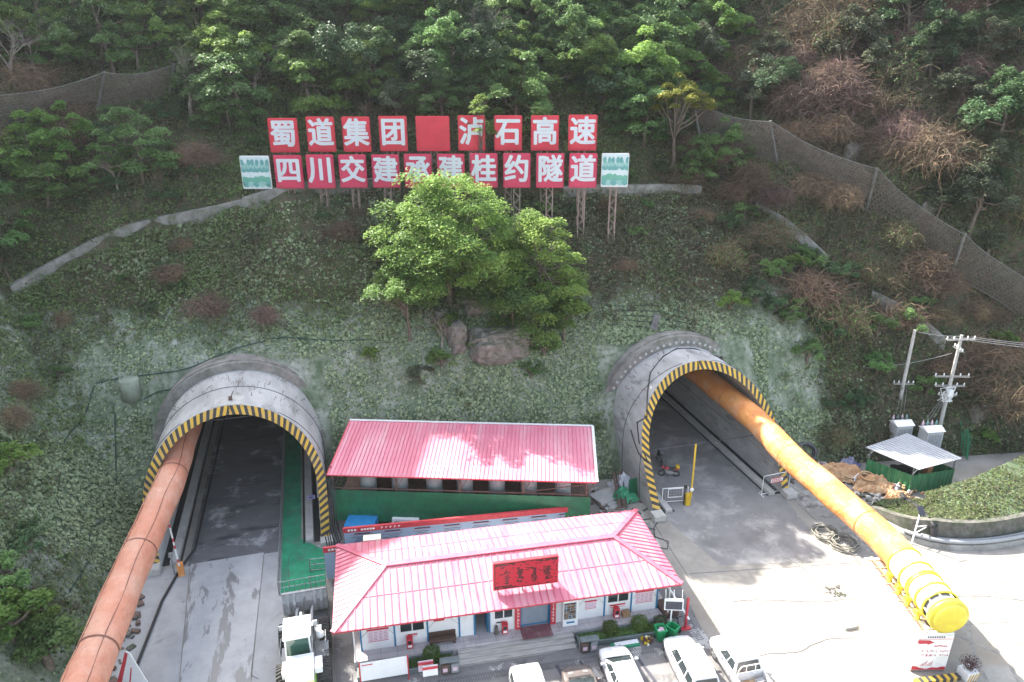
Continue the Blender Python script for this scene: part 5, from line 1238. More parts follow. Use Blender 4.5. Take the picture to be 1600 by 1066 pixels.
solo('sheet_panel', b, M['green'], 'upright dark green corrugated panel against the right tunnel shell', 'panel', 23.2, 45.6, 0, .1)
b = MB(); g_ = random.Random(17)
for k in range(60):
    x, y = g_.uniform(18.8, 23.2), g_.uniform(42.8, 47.5); b.box(x, y, 0, g_.uniform(.1, .6), g_.uniform(.08, .3), g_.uniform(.04, .18), rz=g_.uniform(0, 3), mi=g_.randint(0, 2))
for k in range(9): x, y = g_.uniform(19.5, 22.5), g_.uniform(44, 46.5); b.beam((x, y, .15), (x + g_.uniform(-1.5, 1.5), y + g_.uniform(-1, 1), .3), .07, mi=1)
kind(site(b.build('building_rubble', [M['stone'], M['rust'], M['concrete_light']])), 'stuff')
b = MB(); b.tube([(23.3, 41.9, .04), (22.6, 41.2, .04), (22.2, 40.2, .04), (22.9, 39.4, .04), (22.4, 38.6, .04), (22.0, 38.9, .04)], .03, 5); b.tube([(23.6, 42.3, .05), (21.9, 42.4, .05), (21.4, 41.8, .04), (22.6, 41.0, .04)], .03, 5)
o = site(b.build('cable', M['black'])); tag(o, 'loose black cable on the ground between office and right tunnel', 'cable')

# ---------------------------------------------------------------- ground right of the right tunnel
def coil(name, s, t_, z, r, turns, rad, m, label, rx=0, rot=0, loose=.1, seed=1):
    g_ = random.Random(seed); pts = []
    for k in range(turns * 22):
        a = 2 * math.pi * k / 22; rr = r * (1 + g_.uniform(-loose, loose) * .3 + loose * math.sin(k / 22 * 2.3)); pts.append((rr * math.cos(a) + .06 * math.sin(k * .11), rr * math.sin(a), rad + (k / 22) * rad * 1.5 + .02 * math.sin(k * .5)))
    b = MB(); b.tube(pts, rad, 7); o = b.build(name, m); o.location = W(s, t_, z); o.rotation_euler = (rx, 0, AX + rot); tag(o, label, 'hose coil'); return o
M['hosegrey'] = mat('grey black hose', (.10, .10, .11), (.04, .04, .045), 3, .5)
M['hosetan'] = mat('dusty olive hose', (.24, .23, .19), (.14, .13, .11), 3, .7)
coil('hose_coil', 39.6, 46.6, .9, .85, 5, .09, M['hosegrey'], 'upright coil of grey black hose leaning on ivy slope by orange duct', R(62), -.3, .08)
coil('hose_coil', 34.6, 37.0, .0, .8, 5, .045, M['hosetan'], 'rear loose coil of olive hose on ground under the orange duct', 0, 0, .3, 2)
coil('hose_coil', 35.1, 35.7, .0, .85, 6, .045, M['hosetan'], 'front loose coil of olive hose on ground under the orange duct', 0, .5, .3, 3)
for s, t_, z, rx, lab in ((39.2, 42.6, .14, 0, 'old tyre lying flat in the rubble under the orange duct'), (43.0, 38.6, .3, 1.1, 'small tyre propped in rubble before the brown tarpaulin')):
    b = MB(); b.lathe([(.3, -.13), (.48, -.13), (.53, -.06), (.53, .06), (.48, .13), (.3, .13), (.3, -.13)], 22); o = b.build('loose_tyre', M['tyre']); o.location = W(s, t_, z); o.rotation_euler = (rx, 0, AX); tag(o, lab, 'tyre', 'old tyres in the rubble')
b = MB(); g_ = random.Random(44)
for k in range(170):
    s_ = g_.uniform(36.2, 42.5); t_ = 46 - (s_ - 36) * 1.15 + g_.gauss(0, 1.2); sz = g_.uniform(.06, .35)
    b.box(s_, t_, 0, sz * g_.uniform(.7, 1.6), sz, sz * .6, rz=g_.uniform(0, 3), rx=g_.uniform(-.4, .4), mi=g_.randint(0, 2))
kind(site(b.build('building_rubble', [M['stone'], M['concrete_light'], M['rock']])), 'stuff')
sheet('rubble_ground', [(35.6, 43), (36.6, 47.5), (43.5, 43.5), (43.2, 39), (40.2, 34.8), (37, 33.2), (35.0, 34), (35.4, 40)], .008, road_mat('rubble strewn soil', (.24, .225, .21), (.36, .34, .31), (.13, .12, .11), .8, (.5, .6), (.5, .6), None, .8))
crumple('tarpaulin', 41.2, 43.6, 1.9, 1.2, .9, M['tan'], 'crumpled tan tarpaulin heap nearest the orange duct', 'tarpaulin', 7, -.6)
crumple('tarpaulin', 42.6, 41.3, 1.6, 1.0, .7, M['tan'], 'crumpled tan tarpaulin heap before the green walled hut', 'tarpaulin', 9, -.5)
crumple('tarpaulin', 43.5, 39.3, 1.3, .6, .5, M['tan'], 'small tan tarpaulin strip nearest the retaining wall', 'tarpaulin', 12, -.8)
crumple('tarpaulin', 42.6, 44.6, 1.5, .7, .6, M['bluetarp'], 'blue and white tarpaulin heap behind the tan ones', 'tarpaulin', 15, .4)
coil('hose_coil', 42.2, 41.9, .55, .55, 4, .07, M['tan'], 'coil of brown hose on top of the tan tarpaulin', .2, 0, .1, 6)
b = MB(); b.box(0, 0, 0, .8, .5, .45); b.box(.5, .3, 0, .5, .4, .35, rz=.5); b.box(-.6, .2, 0, .4, .4, .5, rz=.2); solo('concrete_block', b, M['concrete_light'], 'small pale concrete blocks beside the upright hose coil', 'block', 40.6, 45.2, 0, .2, bevel=.03)
b = MB(); g_ = random.Random(61)
for k in range(150):
    f = g_.random(); s_ = 40.0 + 4.6 * f + g_.gauss(0, .7); t_ = 45.0 - 5.6 * f + g_.gauss(0, .5)
    if k % 5 == 0: a = g_.uniform(0, 3.1); L = g_.uniform(.5, 1.6); z = g_.uniform(.1, .8); b.beam((s_, t_, z), (s_ + L * math.cos(a), t_ + L * math.sin(a) * .6, z + g_.uniform(-.2, .25)), .07, .05, mi=g_.randint(0, 3))
    else: b.box(s_, t_, g_.uniform(0, .55), g_.uniform(.1, .55), g_.uniform(.08, .35), g_.uniform(.03, .2), rz=g_.uniform(0, 3), rx=g_.uniform(-.6, .6), mi=g_.choice((0, 0, 1, 2, 3, 4)))
kind(site(b.build('site_debris', [M['tan'], M['rust'], M['letter'], M['cardboard'], M['bluetarp']])), 'stuff')
# green walled hut with white roof
t = thing('pump_hut', 'small hut of green corrugated sheet with white sloping roof', 'hut', 46.0, 41.4, 0, 0)
def hl(s, t_): return (s - 46.0, t_ - 41.4)
A_, B_, C_, D_ = hl(43.15, 43.1), hl(44.8, 39.9), hl(48.9, 39.8), hl(47.6, 43.4)
for (p, q_) in ((A_, B_), (B_, C_), (C_, D_)):
    b = MB(); a, c = Vector((*p, 0)), Vector((*q_, 0)); L = (c - a).length; d = (c - a) / L; nn = Vector((d.y, -d.x, 0)); k_ = int(L / .1)
    rows = [[], []]
    for k in range(k_ + 1):
        q2 = a + d * L * k / k_ + nn * (.03 if k % 4 in (0, 1) else 0); rows[0].append((q2.x, q2.y, .05)); rows[1].append((q2.x, q2.y, 1.75))
    b.grid(rows, smooth=False); b.build('wall', M['greenlite'], t)
for p, z in ((A_, 2.85), (B_, 2.6), (C_, 2.7), (D_, 2.95)):
    b = MB(); b.box(p[0] * .97, p[1] * .97, 0, .09, .09, z); b.build('post', M['steel'], t)
b = MB(); rf = [(A_[0] - .35, A_[1] + .1, 2.85), (B_[0] - .1, B_[1] - .5, 2.6), (C_[0] + .35, C_[1] - .1, 2.75), (D_[0] + .1, D_[1] + .6, 3.05)]
lo = [(x, y, z - .05) for x, y, z in rf]; b.add(rf, [(0, 1, 2, 3)]); b.add(lo, [(3, 2, 1, 0)])
for i in range(4): b.quad(lo[i], lo[(i + 1) % 4], rf[(i + 1) % 4], rf[i])
r_o = b.build('roof', mat('grey roof sheet', (.46, .47, .49), (.36, .37, .39), 1.2, .5), t)
b = MB()
for k in range(15):
    f = k / 14; p, q_ = Vector(rf[0]).lerp(Vector(rf[3]), f), Vector(rf[1]).lerp(Vector(rf[2]), f); b.beam(p + Vector((0, 0, .015)), q_ + Vector((0, 0, .015)), .05, .04)
b.build('roof_rib', M['grey'], r_o)
b = MB(); b.beam((A_[0], A_[1], 2.1), (A_[0] + .6, A_[1] - .2, 2.8), .05); b.beam((B_[0], B_[1], 1.9), (B_[0] + .7, B_[1], 2.6), .05); b.build('brace', M['white'], t)
b = MB(); b.box(.2, .4, 0, 1.4, 1.0, 1.2); b.cyl((-.9, .6, 0), (-.9, .6, 1.3), .4, 14); b.box(1.6, -.3, 0, .5, .5, 1.6, mi=1); b.build('pump', [M['black'], M['duct_orange']], t)
# retaining wall with ivy bank behind
wl = [(39.6, 38.6), (40.1, 36.2), (41.0, 34.6), (42.8, 33.5), (46.0, 32.9), (50.5, 33.0), (56, 34.2), (64, 36)]
def smooth_pl(pts, it=3):
    P = [Vector((*p, 0)) if len(p) == 2 else Vector(p) for p in pts]
    for _ in range(it):
        Q = [P[0]]
        for i in range(len(P) - 1): Q += [P[i] * .75 + P[i + 1] * .25, P[i] * .25 + P[i + 1] * .75]
        P = Q + [P[-1]]
    return P
wp = smooth_pl(wl)
t = thing('retaining_wall', 'curved low stone retaining wall below the ivy bank at right', 'wall', 39.6, 38.6); o0 = Vector((39.6, 38.6, 0))
def nrm(P, i): d = (P[min(i + 1, len(P) - 1)] - P[max(i - 1, 0)]).normalized(); return Vector((d.y, -d.x, 0))     # outward (to the road)
b = MB(); rows = [[], [], [], []]
for i, p in enumerate(wp):
    n_ = nrm(wp, i); h = .5 + 1.35 * min(1, i / (len(wp) * .35)); q_ = p - o0
    for r_, (o_, z) in enumerate(((.12, 0), (0, h), (-.4, h + .02), (-.4, 0))): rows[r_].append(tuple(q_ + n_ * o_ + Vector((0, 0, z))))
b.grid(rows, smooth=False); b.build('stone_face', M['stone'], t)
b = MB(); rows = [[], [], [], []]
for i, p in enumerate(wp):
    n_ = nrm(wp, i); q_ = p - o0
    for r_, (o_, z) in enumerate(((.75, 0), (.72, .42), (.13, .45), (.13, 0))): rows[r_].append(tuple(q_ + n_ * o_ + Vector((0, 0, z))))
b.grid(rows, smooth=False); b.build('concrete_footing', M['concrete'], t)
# the bank behind it (ground structure)
rows = []
for k in range(14):
    row = []; f = k / 13
    for i, p in enumerate(wp):
        n_ = nrm(wp, i); h = .5 + 1.35 * min(1, i / (len(wp) * .35)); q_ = p - n_ * (.38 + f * 4.2)
        row.append((q_.x, q_.y, (h - .05) + (.15 * math.sin(f * 3) + 1.05 * f * smst((i / len(wp) - .45) / .3) - .5 * f * (1 - smst((i / len(wp) - .3) / .3))) + .25 * float(fbm(q_.x * .6, q_.y * .6)) * min(1, f * 6)))
    rows.append(row)
b = MB(); b.grid(rows); bank = site(b.build('ivy_bank', mat('bank soil and green netting', (.10, .14, .08), (.055, .085, .04), .9, .95, dirt=(.06, .08, .035), dscale=1.2, bmp=.6, bscale=4))); kind(bank, 'structure')
BANK = np.array([p for r_ in rows for p in r_])
b = MB(); b.tube([tuple(p + nrm(wp, i) * .6 + Vector((0, 0, .62))) for i, p in enumerate(wp) if i > 14], .15, 10); b.tube([tuple(p + nrm(wp, i) * .28 + Vector((0, 0, .58))) for i, p in enumerate(wp) if i > 18], .1, 8)
o = site(b.build('water_pipe', M['hosegrey'] if False else M['grey'])); tag(o, 'thick grey pipe following the foot of the curved retaining wall', 'pipe')
b = MB(); b.tube([(43.9, 40.2, .5), (43.0, 38.6, .75), (42.3, 36.4, 1.35), (41.6, 34.9, 1.6), (41.4, 34.2, 1.55), (41.35, 34.0, .9), (41.4, 33.9, .5)], .2, 12)
b.lathe([(.26, -.1), (.26, .1)], 14, Matrix.Translation((41.4, 34.2, 1.5))); o = site(b.build('water_pipe', M['black'])); tag(o, 'thick black elbowed pipe from the hut over the retaining wall', 'pipe')
t = thing('solar_post', 'white post with small solar panel before the retaining wall', 'post', 40.0, 34.4)
b = MB(); b.beam((0, 0, 0), (.1, 0, 2.6), .08); b.beam((.0, 0, 1.5), (1.5, .2, 1.2), .06); b.beam((0, 0, .9), (1.5, .2, 1.2), .05); b.build('post', M['white'], t)
b = MB(); b.box(.15, 0, 2.5, .5, .06, .7, rx=-.7); b.build('panel', M['ink'], t)
t = thing('plant_pot', 'striped planter box with dark reddish shrub beside the container end', 'planter', 33.65, 23.45)
b = MB(); b.box(0, 0, 0, .75, .75, .6); b.build('pot', M['panelwhite'], t, .02)
b = MB()
for k in range(4): b.beam((-.38 + k * .2, -.385, .02), (-.2 + k * .2, -.385, .58), .08, .01)
b.build('stripe', M['bandyellow'], t)
b = MB()
for k in range(14): a = k * 2.4; b.tube([(0, 0, .5), (.25 * math.cos(a), .25 * math.sin(a), .9), (.55 * math.cos(a), .55 * math.sin(a), 1.15 + .1 * (k % 3))], [.02, .012, .005], 4)
b.build('stem', M['bark'], t)
n = 500; d = rng.normal(size=(n, 3)); d /= np.linalg.norm(d, axis=1, keepdims=True); P = d * (.62 * rng.random(n) ** .4)[:, None] * np.array([1, 1, .6]) + np.array([0, 0, 1.05])
V, F, tt_ = leaf_quads(P, d, rng.uniform(.06, .12, n), .05, 4); nmesh('foliage', V, F, M['redleaf'], tt_, t)
# scattered litter on the bright yard
for k, (s_, t_) in enumerate(((32.0, 28.6), (29.9, 24.2))):
    pass
b = MB(); b.prism([(-.5, -.25), (.3, -.3), (.5, .1), (.1, .3), (-.4, .2)], .2); solo('concrete_block', b, M['concrete'], 'small broken block on the bright yard left of the container', 'block', 29.9, 28.6, 0, 0, bevel=.03)
b = MB()
for k in range(30): a, r_ = rng.uniform(0, 6.28), rng.uniform(0, .7); b.box(r_ * math.cos(a), r_ * math.sin(a), 0, rng.uniform(.05, .2), rng.uniform(.05, .2), rng.uniform(.03, .12), rz=rng.uniform(0, 3))
o = solo('stone_heap', b, M['stone'], 'small heap of grey stones beside the rear end of the container', 'stones', 31.2, 31.6)

# ---------------------------------------------------------------- transformers, poles, wires
for s, t_, lab in ((48.3, 45.3, 'left grey transformer cabinet behind the hut'), (50.0, 43.7, 'right grey transformer cabinet behind the hut')):
    t = thing('transformer', lab, 'transformer', s, t_, .3, -.15, 'grey transformers behind the hut')
    b = MB(); b.box(0, 0, 0, 1.5, 1.15, 3.0); b.box(.72, .5, .0, 1.0, .9, 2.6); b.build('cabinet', mat('light grey cabinet', (.42, .44, .45), (.36, .38, .39), 1.5, .45), t, .03)
    b = MB(); b.add([(-.85, -.65, 3.0), (.85, -.65, 3.0), (.85, .65, 3.0), (-.85, .65, 3.0), (-.85, 0, 3.3), (.85, 0, 3.3)], [(0, 1, 5, 4), (2, 3, 4, 5), (1, 2, 5), (3, 0, 4), (3, 2, 1, 0)]); b.build('cap', M['white'], t)
    b = MB()
    for k in range(5): b.box(-.5 + k * .25, -.59, .3, .16, .03, 2.4)
    b.build('louvre', M['grey'], t)
    for k in range(4):
        b = MB(); x = -.35 + k * .42; mx = Matrix.Translation((x, .75, 2.85)); b.lathe([(.06, 0), (.06, .15), (.12, .18), (.06, .22), (.12, .28), (.06, .32), (.11, .38), (.05, .42), (.03, .6), (0, .62)], 10, mx); b.build('insulator', mat('teal insulator', (.2, .36, .36), (.16, .3, .3), 3, .3) if k % 2 else M['posterpink'], t)
def pole(s, t_, z0, h, label, arms):
    t = thing('utility_pole', label, 'utility pole', s, t_, z0, 0, 'concrete utility poles')
    b = MB(); b.tube([(0, 0, -.5), (0, 0, h)], [.2, .12], 14); b.build('pole', M['concrete_light'], t)
    for z, L, rot in arms:
        b = MB(); d = Vector((math.cos(rot), math.sin(rot), 0)); 
        for o_ in (-.12, .12): b.beam(Vector((0, 0, z)) - d * L / 2 + Vector((-d.y, d.x, 0)) * o_, Vector((0, 0, z)) + d * L / 2 + Vector((-d.y, d.x, 0)) * o_, .07)
        ar = b.build('cross_arm', M['steel'], t)
        b = MB()
        for k in (-1, -.5, .5, 1): mx = Matrix.Translation(Vector((0, 0, z + .04)) + d * L * .47 * k); b.lathe([(.03, 0), (.07, .08), (.04, .12), (.07, .18), (.03, .24), (0, .28)], 8, mx)
        b.build('insulator', M['white'], ar)
    return t
PA, PB = (49.3, 47.0), (52.3, 45.0)
def topz(s, t_, v):   # height at which a vertical at (s,t) reaches image row v
    P0 = W(s, t_, 0); zs = np.arange(0, 40, .05); _, vv = project(np.stack([np.full_like(zs, P0.x), np.full_like(zs, P0.y), zs], 1)); return float(zs[np.argmin(abs(vv - v))])
hA, hB = topz(*PA, 516), topz(*PB, 524)
pole(*PA, 0, hA, 'plain concrete utility pole with short arm behind left transformer', ((hA * .55, 1.8, -.3),))
tb = pole(*PB, 0, hB, 'concrete utility pole with crossarms and fittings behind right transformer', ((hB - .4, 2.6, -.2), (hB - 1.3, 1.4, 1.2), (hB * .66, 3.0, -.3), (hB * .58, 2.6, -.3), (hB * .5, 1.6, -.3)))
b = MB(); g_ = random.Random(5)
for k in range(16): b.tube([(g_.uniform(-.8, .8), g_.uniform(-.3, .3), hB * .5 + g_.uniform(-.4, .9)), (g_.uniform(-.8, .8), g_.uniform(-.3, .3), hB * .5 + g_.uniform(-.6, .9)), (g_.uniform(-.5, .5), -.2, hB * .45)], .035, 5)
b.box(0, -.2, hB * .5, .5, .3, .6); b.build('switch_gear', M['panelwhite'], tb)
b = MB()
def wire(p, q_, sag, r=.018):
    p, q_ = Vector(p), Vector(q_); b.tube([p.lerp(q_, k / 12) - Vector((0, 0, sag * 4 * (k / 12) * (1 - k / 12))) for k in range(13)], r, 4)
wire((*PA, hA - .1), (*PB, hB - .1), .15)
for k in (-1, 0, 1): wire((PB[0] + k * .9, PB[1] - k * .2, hB - .2), (75 + k, 32 + k, hB + 1), .8)
s2, t2, z2 = hit(1345, 580); wire((PB[0] - .6, PB[1], hB - 1.6), (s2, t2, z2 + .3), .3)
for k in range(3): wire((PA[0] + .2 * k, PA[1], hA * .55), (48.2 + .4 * k, 46.0, 3.9), -.3, .012); wire((PB[0] + .2 * k, PB[1], hB * .5), (49.9 + .4 * k, 44.4, 3.9), -.3, .012)
o = site(b.build('power_wire', M['grey'])); tag(o, 'thin power wires strung between the two utility poles and off to right', 'wires')
# green nets by the transformers
for (s_, t_, rz, lab) in ((46.4, 46.4, .5, 'ragged green net hanging left of the transformers'), (53.6, 42.6, 1.2, 'ragged green net upright right of the transformers')):
    b = MB(); g_ = random.Random(int(s_))
    for k in range(26): b.tube([(k * .09, .1 * math.sin(k), 0), (k * .09 + .3, .12 * math.sin(k + 1), 1.2), (k * .08 + .7, .1, 2.2 + .5 * math.sin(k * .4))], .016, 3)
    for k in range(18): b.tube([(0, .05, k * .13), (1.2, -.1, k * .13 + .05), (2.6, .1, k * .12)], .014, 3)
    solo('green_net', b, M['tarp'], lab, 'net', s_, t_, .2, rz)

# ---------------------------------------------------------------- drain kerb walls on the hillside
def kerb_wall(px, w0, h, label, cat='drain wall', th=.5):
    P = [Vector(hit(u, v)) for u, v in px]
    Q = []
    for i in range(len(P) - 1):
        n_ = max(2, int((P[i + 1] - P[i]).length / .7))
        for k in range(n_): Q.append(P[i].lerp(P[i + 1], k / n_))
    Q.append(P[-1])
    for q_ in Q: q_.z = float(ground_h(q_.x, q_.y))
    for _ in range(12): Q = [Q[0]] + [(Q[i - 1] + Q[i] * 2 + Q[i + 1]) / 4 for i in range(1, len(Q) - 1)] + [Q[-1]]
    for _ in range(3):
        zz = [max(q_.z, float(ground_h(q_.x, q_.y)) + .14) for q_ in Q]
        for _ in range(14): zz = [zz[0]] + [(zz[i - 1] + zz[i] * 2 + zz[i + 1]) / 4 for i in range(1, len(zz) - 1)] + [zz[-1]]
        for q_, z_ in zip(Q, zz): q_.z = z_
    rows = [[], [], [], [], [], []]
    for i, q_ in enumerate(Q):
        d = (Q[min(i + 1, len(Q) - 1)] - Q[max(i - 1, 0)]); d.z = 0; d.normalize(); n_ = Vector((-d.y, d.x, 0))
        if n_.y > 0: n_ = -n_
        for r_, (o_, z) in enumerate(((.12, -1.6), (.08, h), (-th * .6, h + .04), (-th * .6, h * .3), (-th - .3, h * .3), (-th - .35, -1))): rows[r_].append(tuple(q_ + n_ * o_ + Vector((0, 0, z))))
    b = MB(); b.grid(rows, smooth=False); o = site(b.build('drain_wall', M['dullkerb'])); tag(o, label, cat); return Q
kerb_wall([(18, 458), (60, 432), (110, 405), (200, 370), (290, 345), (380, 322)], 0, .4, 'long pale drain wall climbing the left hillside')
kerb_wall([(380, 322), (430, 310), (500, 298), (560, 294), (610, 292)], 0, .55, 'pale drain wall on the hillside behind the red character boards')
kerb_wall([(880, 306), (960, 305), (1030, 303), (1095, 303)], 0, .6, 'pale drain wall right of the boards below the right trees')
kerb_wall([(1180, 333), (1225, 366), (1270, 398), (1292, 418)], 0, .85, 'narrow pale drain wall descending the right hillside', th=.25)
kerb_wall([(1360, 470), (1400, 492), (1445, 522), (1475, 545)], 0, .8, 'broken lower piece of narrow drain wall behind the poles', th=.25)

# ---------------------------------------------------------------- rock fall fences
def net_fence(tops, feet, label, seed):
    """tops/feet: site points of the posts; net hung between them, sagging at the top"""
    n = len(tops); o0 = Vector(feet[0]); t = thing('rockfall_fence', label, 'rockfall fence', *feet[0])
    T = [Vector(p) - o0 for p in tops]; B_ = [Vector(p) - o0 for p in feet]
    for i in range(n):
        b = MB(); b.beam(B_[i] - Vector((0, 0, .4)), T[i] + (T[i] - B_[i]) * .02, .2, .2); b.build('post', M['steelgrey'], t)
    def pt(i, a, c):
        top = T[i].lerp(T[i + 1], a) - Vector((0, 0, 1.0 * 4 * a * (1 - a) * .5)); bot = B_[i].lerp(B_[i + 1], a)
        bot.z = min(bot.z + .1, float(ground_h(bot.x + o0.x, bot.y + o0.y)) - o0.z + .15) if False else bot.z + .1 + .4 * math.sin(a * 3.14)
        bow = Vector((0, -1, 0)) * (.5 * math.sin(c * math.pi) * math.sin(a * math.pi) + .15 * math.sin(a * 9 + i))
        return bot.lerp(top, c) + bow
    b = MB(); f_ = MB(); r_ = MB()
    for i in range(n - 1):
        L = (T[i + 1] - T[i]).length; Hh = (T[i] - B_[i]).length; na = int(L / .42); nc = int(Hh / .36)
        r_.tube([pt(i, k / 14, 1) for k in range(15)], .04, 5); r_.tube([pt(i, k / 14, 0) for k in range(15)], .04, 5)
        for k in range(na):            # hexagon-like heavy net
            for j in range(nc):
                o_ = .5 * (j % 2); a0 = (k + o_) / na; a1 = (k + .5 + o_) / na
                if a1 > 1 or a0 > 1: continue
                p0 = pt(i, a0, (j + .33) / nc); p1 = pt(i, min(a1, 1), j / nc); p2 = pt(i, max(a0 - .5 / na, 0), j / nc)
                b.tube([p0, p1], .03, 3, False); b.tube([p0, p2], .03, 3, False); b.tube([p0, pt(i, a0, min(1, (j + 1) / nc))], .03, 3, False)
        nd = int(L / .17)
        for k in range(-int(Hh / .17), nd):      # fine diamond net behind it
            for sg in (1, -1):
                q_ = []
                for m_ in range(9):
                    c = m_ / 8; a = (k + c * Hh / .17) / nd
                    if sg < 0: a = (k + (1 - c) * Hh / .17) / nd
                    if 0 <= a <= 1: q_.append(pt(i, a, c) + Vector((0, .05, 0)))
                if len(q_) > 1: f_.tube(q_, .012, 3, False)
    b.build('ring_net', M['netgrey'], t); f_.build('fine_mesh', M['netgrey'], t); r_.build('support_rope', M['steelgrey'], t)
M['steelgrey'] = mat('dull galvanised post', (.17, .17, .16), (.11, .11, .10), 2, .6, metal=.2)
M['netgrey'] = mat('dull grey wire net', (.185, .155, .135), (.12, .10, .088), 2, .7, metal=.1)
def fence_from_px(px):
    tops, feet = [], []
    for (u0, v0), (u1, v1) in px:          # foot pixel, top pixel
        s_, t_, z_ = hit(u0, v0); z_ -= .1; feet.append((s_, t_, z_)); d = ray(u1, v1)
        # top: point on the top ray 0.6 m nearer than the foot (posts lean downhill)
        P0 = np.array(W(s_, t_, z_)); k = (P0[1] - .6) / d[1]; P = np.array([0, 0, CAM_H]) + d * k; tops.append((float(P @ Sv), float(P @ Av), float(P[2])))
    return tops, feet
tp, ft = fence_from_px([((1100, 238), (1083, 158)), ((1216, 254), (1204, 190)), ((1353, 328), (1371, 264)), ((1485, 430), (1508, 366)), ((1625, 520), (1640, 452))])
net_fence(tp, ft, 'long grey rockfall net fence on posts across the right hillside', 1)
tp, ft = fence_from_px([((-30, 205), (-30, 150)), ((148, 180), (163, 113)), ((262, 150), (272, 100))])
net_fence(tp, ft, 'grey rockfall net fence among trees on the upper left hillside', 2)

# ---------------------------------------------------------------- character boards
def board_row(px_list, yoff, m, chars, labels, bold, group):
    for (u0, v0, u1, v1), ch, lab in zip(px_list, chars, labels):
        uc = (u0 + u1) / 2; Y = 64.8 + yoff
        def Wp(u, v): d = ray(u, v); return np.array([0, 0, CAM_H]) + d * (Y / d[1])
        lo = Wp(uc, v1); hi = Wp(uc, v0); wd = (u1 - u0) * lo[1] * 1.06 / FPX * 1.0; wd = abs(Wp(u1, v1)[0] - Wp(u0, v1)[0]); h = hi[2] - lo[2]
        s_, t_ = float(lo @ Sv), float(lo @ Av)
        t = thing('character_board', lab, 'sign board', s_, t_, 0, -AX, group); z0 = float(lo[2])
        b = MB(); b.box(0, 0, z0, wd, .12, h); b.build('board', M[m] if m else M['pic_sky'], t, .01)
        b = MB()
        for x in (-wd / 2, wd / 2): b.beam((x, .02, z0), (x, .02, z0 + h), .06, .16)
        for z in (z0, z0 + h): b.beam((-wd / 2, .02, z), (wd / 2, .02, z), .06, .16)
        b.build('edge_frame', M[m] if m else M['panelwhite'], t)
        if ch not in ('', 'pic'):
            b = MB(); mx = Matrix.Translation((0, -.075, z0 + h * .5)) @ FACE
            [text_mb(b, ch, h * .86, mx @ Matrix.Translation((bold * h * math.cos(k * .8976), bold * .8 * h * math.sin(k * .8976), .0015 * k)), .03, 0, sx=wd / h * 1.1) for k in range(7)]; b.build('character', M['letter'], t)
        if ch == 'pic':
            g_ = random.Random(int(u0)); b = MB(); mx = Matrix.Translation((0, -.062, z0)) @ FACE; lay = 0
            def blob(x, y, rx, ry, mi):
                nonlocal_z[0] += .0006; pts = []
                for a in range(14):
                    k = 1 + g_.uniform(-.14, .1); px, py = x + rx * k * math.cos(a * .4488), y + ry * k * math.sin(a * .4488); pts.append((max(-wd / 2 + .02, min(wd / 2 - .02, px)), max(.03, min(h - .03, py))))
                b.prism(pts, .003, mx, mi, z0=nonlocal_z[0])
            nonlocal_z = [0.0]
            for k in range(6):
                x = -wd / 2 + wd * (k + .5) / 6
                for q2 in range(3): blob(x + g_.uniform(-.12, .12), h * (.60 + .11 * q2), wd * .10 * (1.2 - .25 * q2), h * .10, 1 if q2 != 1 else 2)
            for k in range(5):
                x = -wd / 2 + wd * (k + .5) / 5; blob(x, h * g_.uniform(.22, .3), wd * .15, h * .12, 0); blob(x + g_.uniform(-.1, .1), h * .12, wd * .13, h * .09, 2 if k % 2 else 1)
            b.build('tree_picture', [M['pic_green1'], M['pic_green2'], M['pic_green3']], t)
        gz_ = float(ground_h(s_, t_ + .6)) - .4
        b = MB(); xs = (-.28, .28)
        for x in xs:
            for y in (.2, .7): b.beam((x, y, min(gz_, z0 - .5)), (x, y, z0 + h * .9), .07)
        k = 0; z = min(gz_, z0 - .5)
        while z < z0 + h * .8:
            s1 = 1 if k % 2 else -1; b.beam((s1 * .28, .2, z), (-s1 * .28, .2, z + .6), .045); b.beam((s1 * .28, .7, z), (-s1 * .28, .7, z + .6), .045); z += .6; k += 1
        b.build('lattice_leg', M['legrust'], t)
M['legrust'] = mat('rusty pinkish grey leg', (.33, .25, .22), (.2, .14, .12), 3, .7)
M['pic_green3'] = mat('picture pale teal', (.30, .50, .47), (.22, .42, .40), 1.2, .5)
up_px = [(424, 186, 468, 237), (483, 184, 525, 236), (538, 184, 580, 236), (595, 183, 637, 235), (652, 183, 703, 235), (717, 182, 758, 234), (773, 182, 815, 234), (830, 182, 872, 234), (888, 181, 931, 234)]
up_ch = '蜀道集团 泸石高速'; up_ch = [c if c != ' ' else '' for c in up_ch]
nm = ['red board reading 蜀 at the left end of the upper row', 'red board reading 道 in the upper row beside 蜀', 'red board reading 集 in the upper row', 'red board reading 团 left of the blank red board', 'blank wider red board in the middle of upper row', 'red board reading 泸 right of the blank red board', 'red board reading 石 in the upper row', 'red board reading 高 in the upper row', 'red board reading 速 at the right end of the upper row']
board_row(up_px, 1.6, 'boardred', up_ch, nm, .028, 'red character boards of the upper row')
lo_px = [(433, 244, 475, 293), (483, 243, 524, 293), (533, 243, 574, 292), (584, 243, 625, 292), (634, 242, 675, 292), (685, 242, 726, 292), (736, 241, 777, 292), (787, 241, 828, 292), (838, 241, 880, 292), (889, 241, 931, 292)]
lo_ch = list('四川交建承建桂约隧道')
nm = ['crimson board reading 四 at the left of the lower row', 'crimson board reading 川 in the lower row', 'crimson board reading 交 in the lower row', 'crimson board reading 建 between 交 and 承 in the lower row', 'crimson board reading 承 half behind the big tree', 'crimson board reading 建 between 承 and 桂 half behind the tree', 'crimson board reading 桂 behind thin leaves in the lower row', 'crimson board reading 约 behind thin leaves in the lower row', 'crimson board reading 隧 in the lower row', 'crimson board reading 道 in the lower row beside 隧']
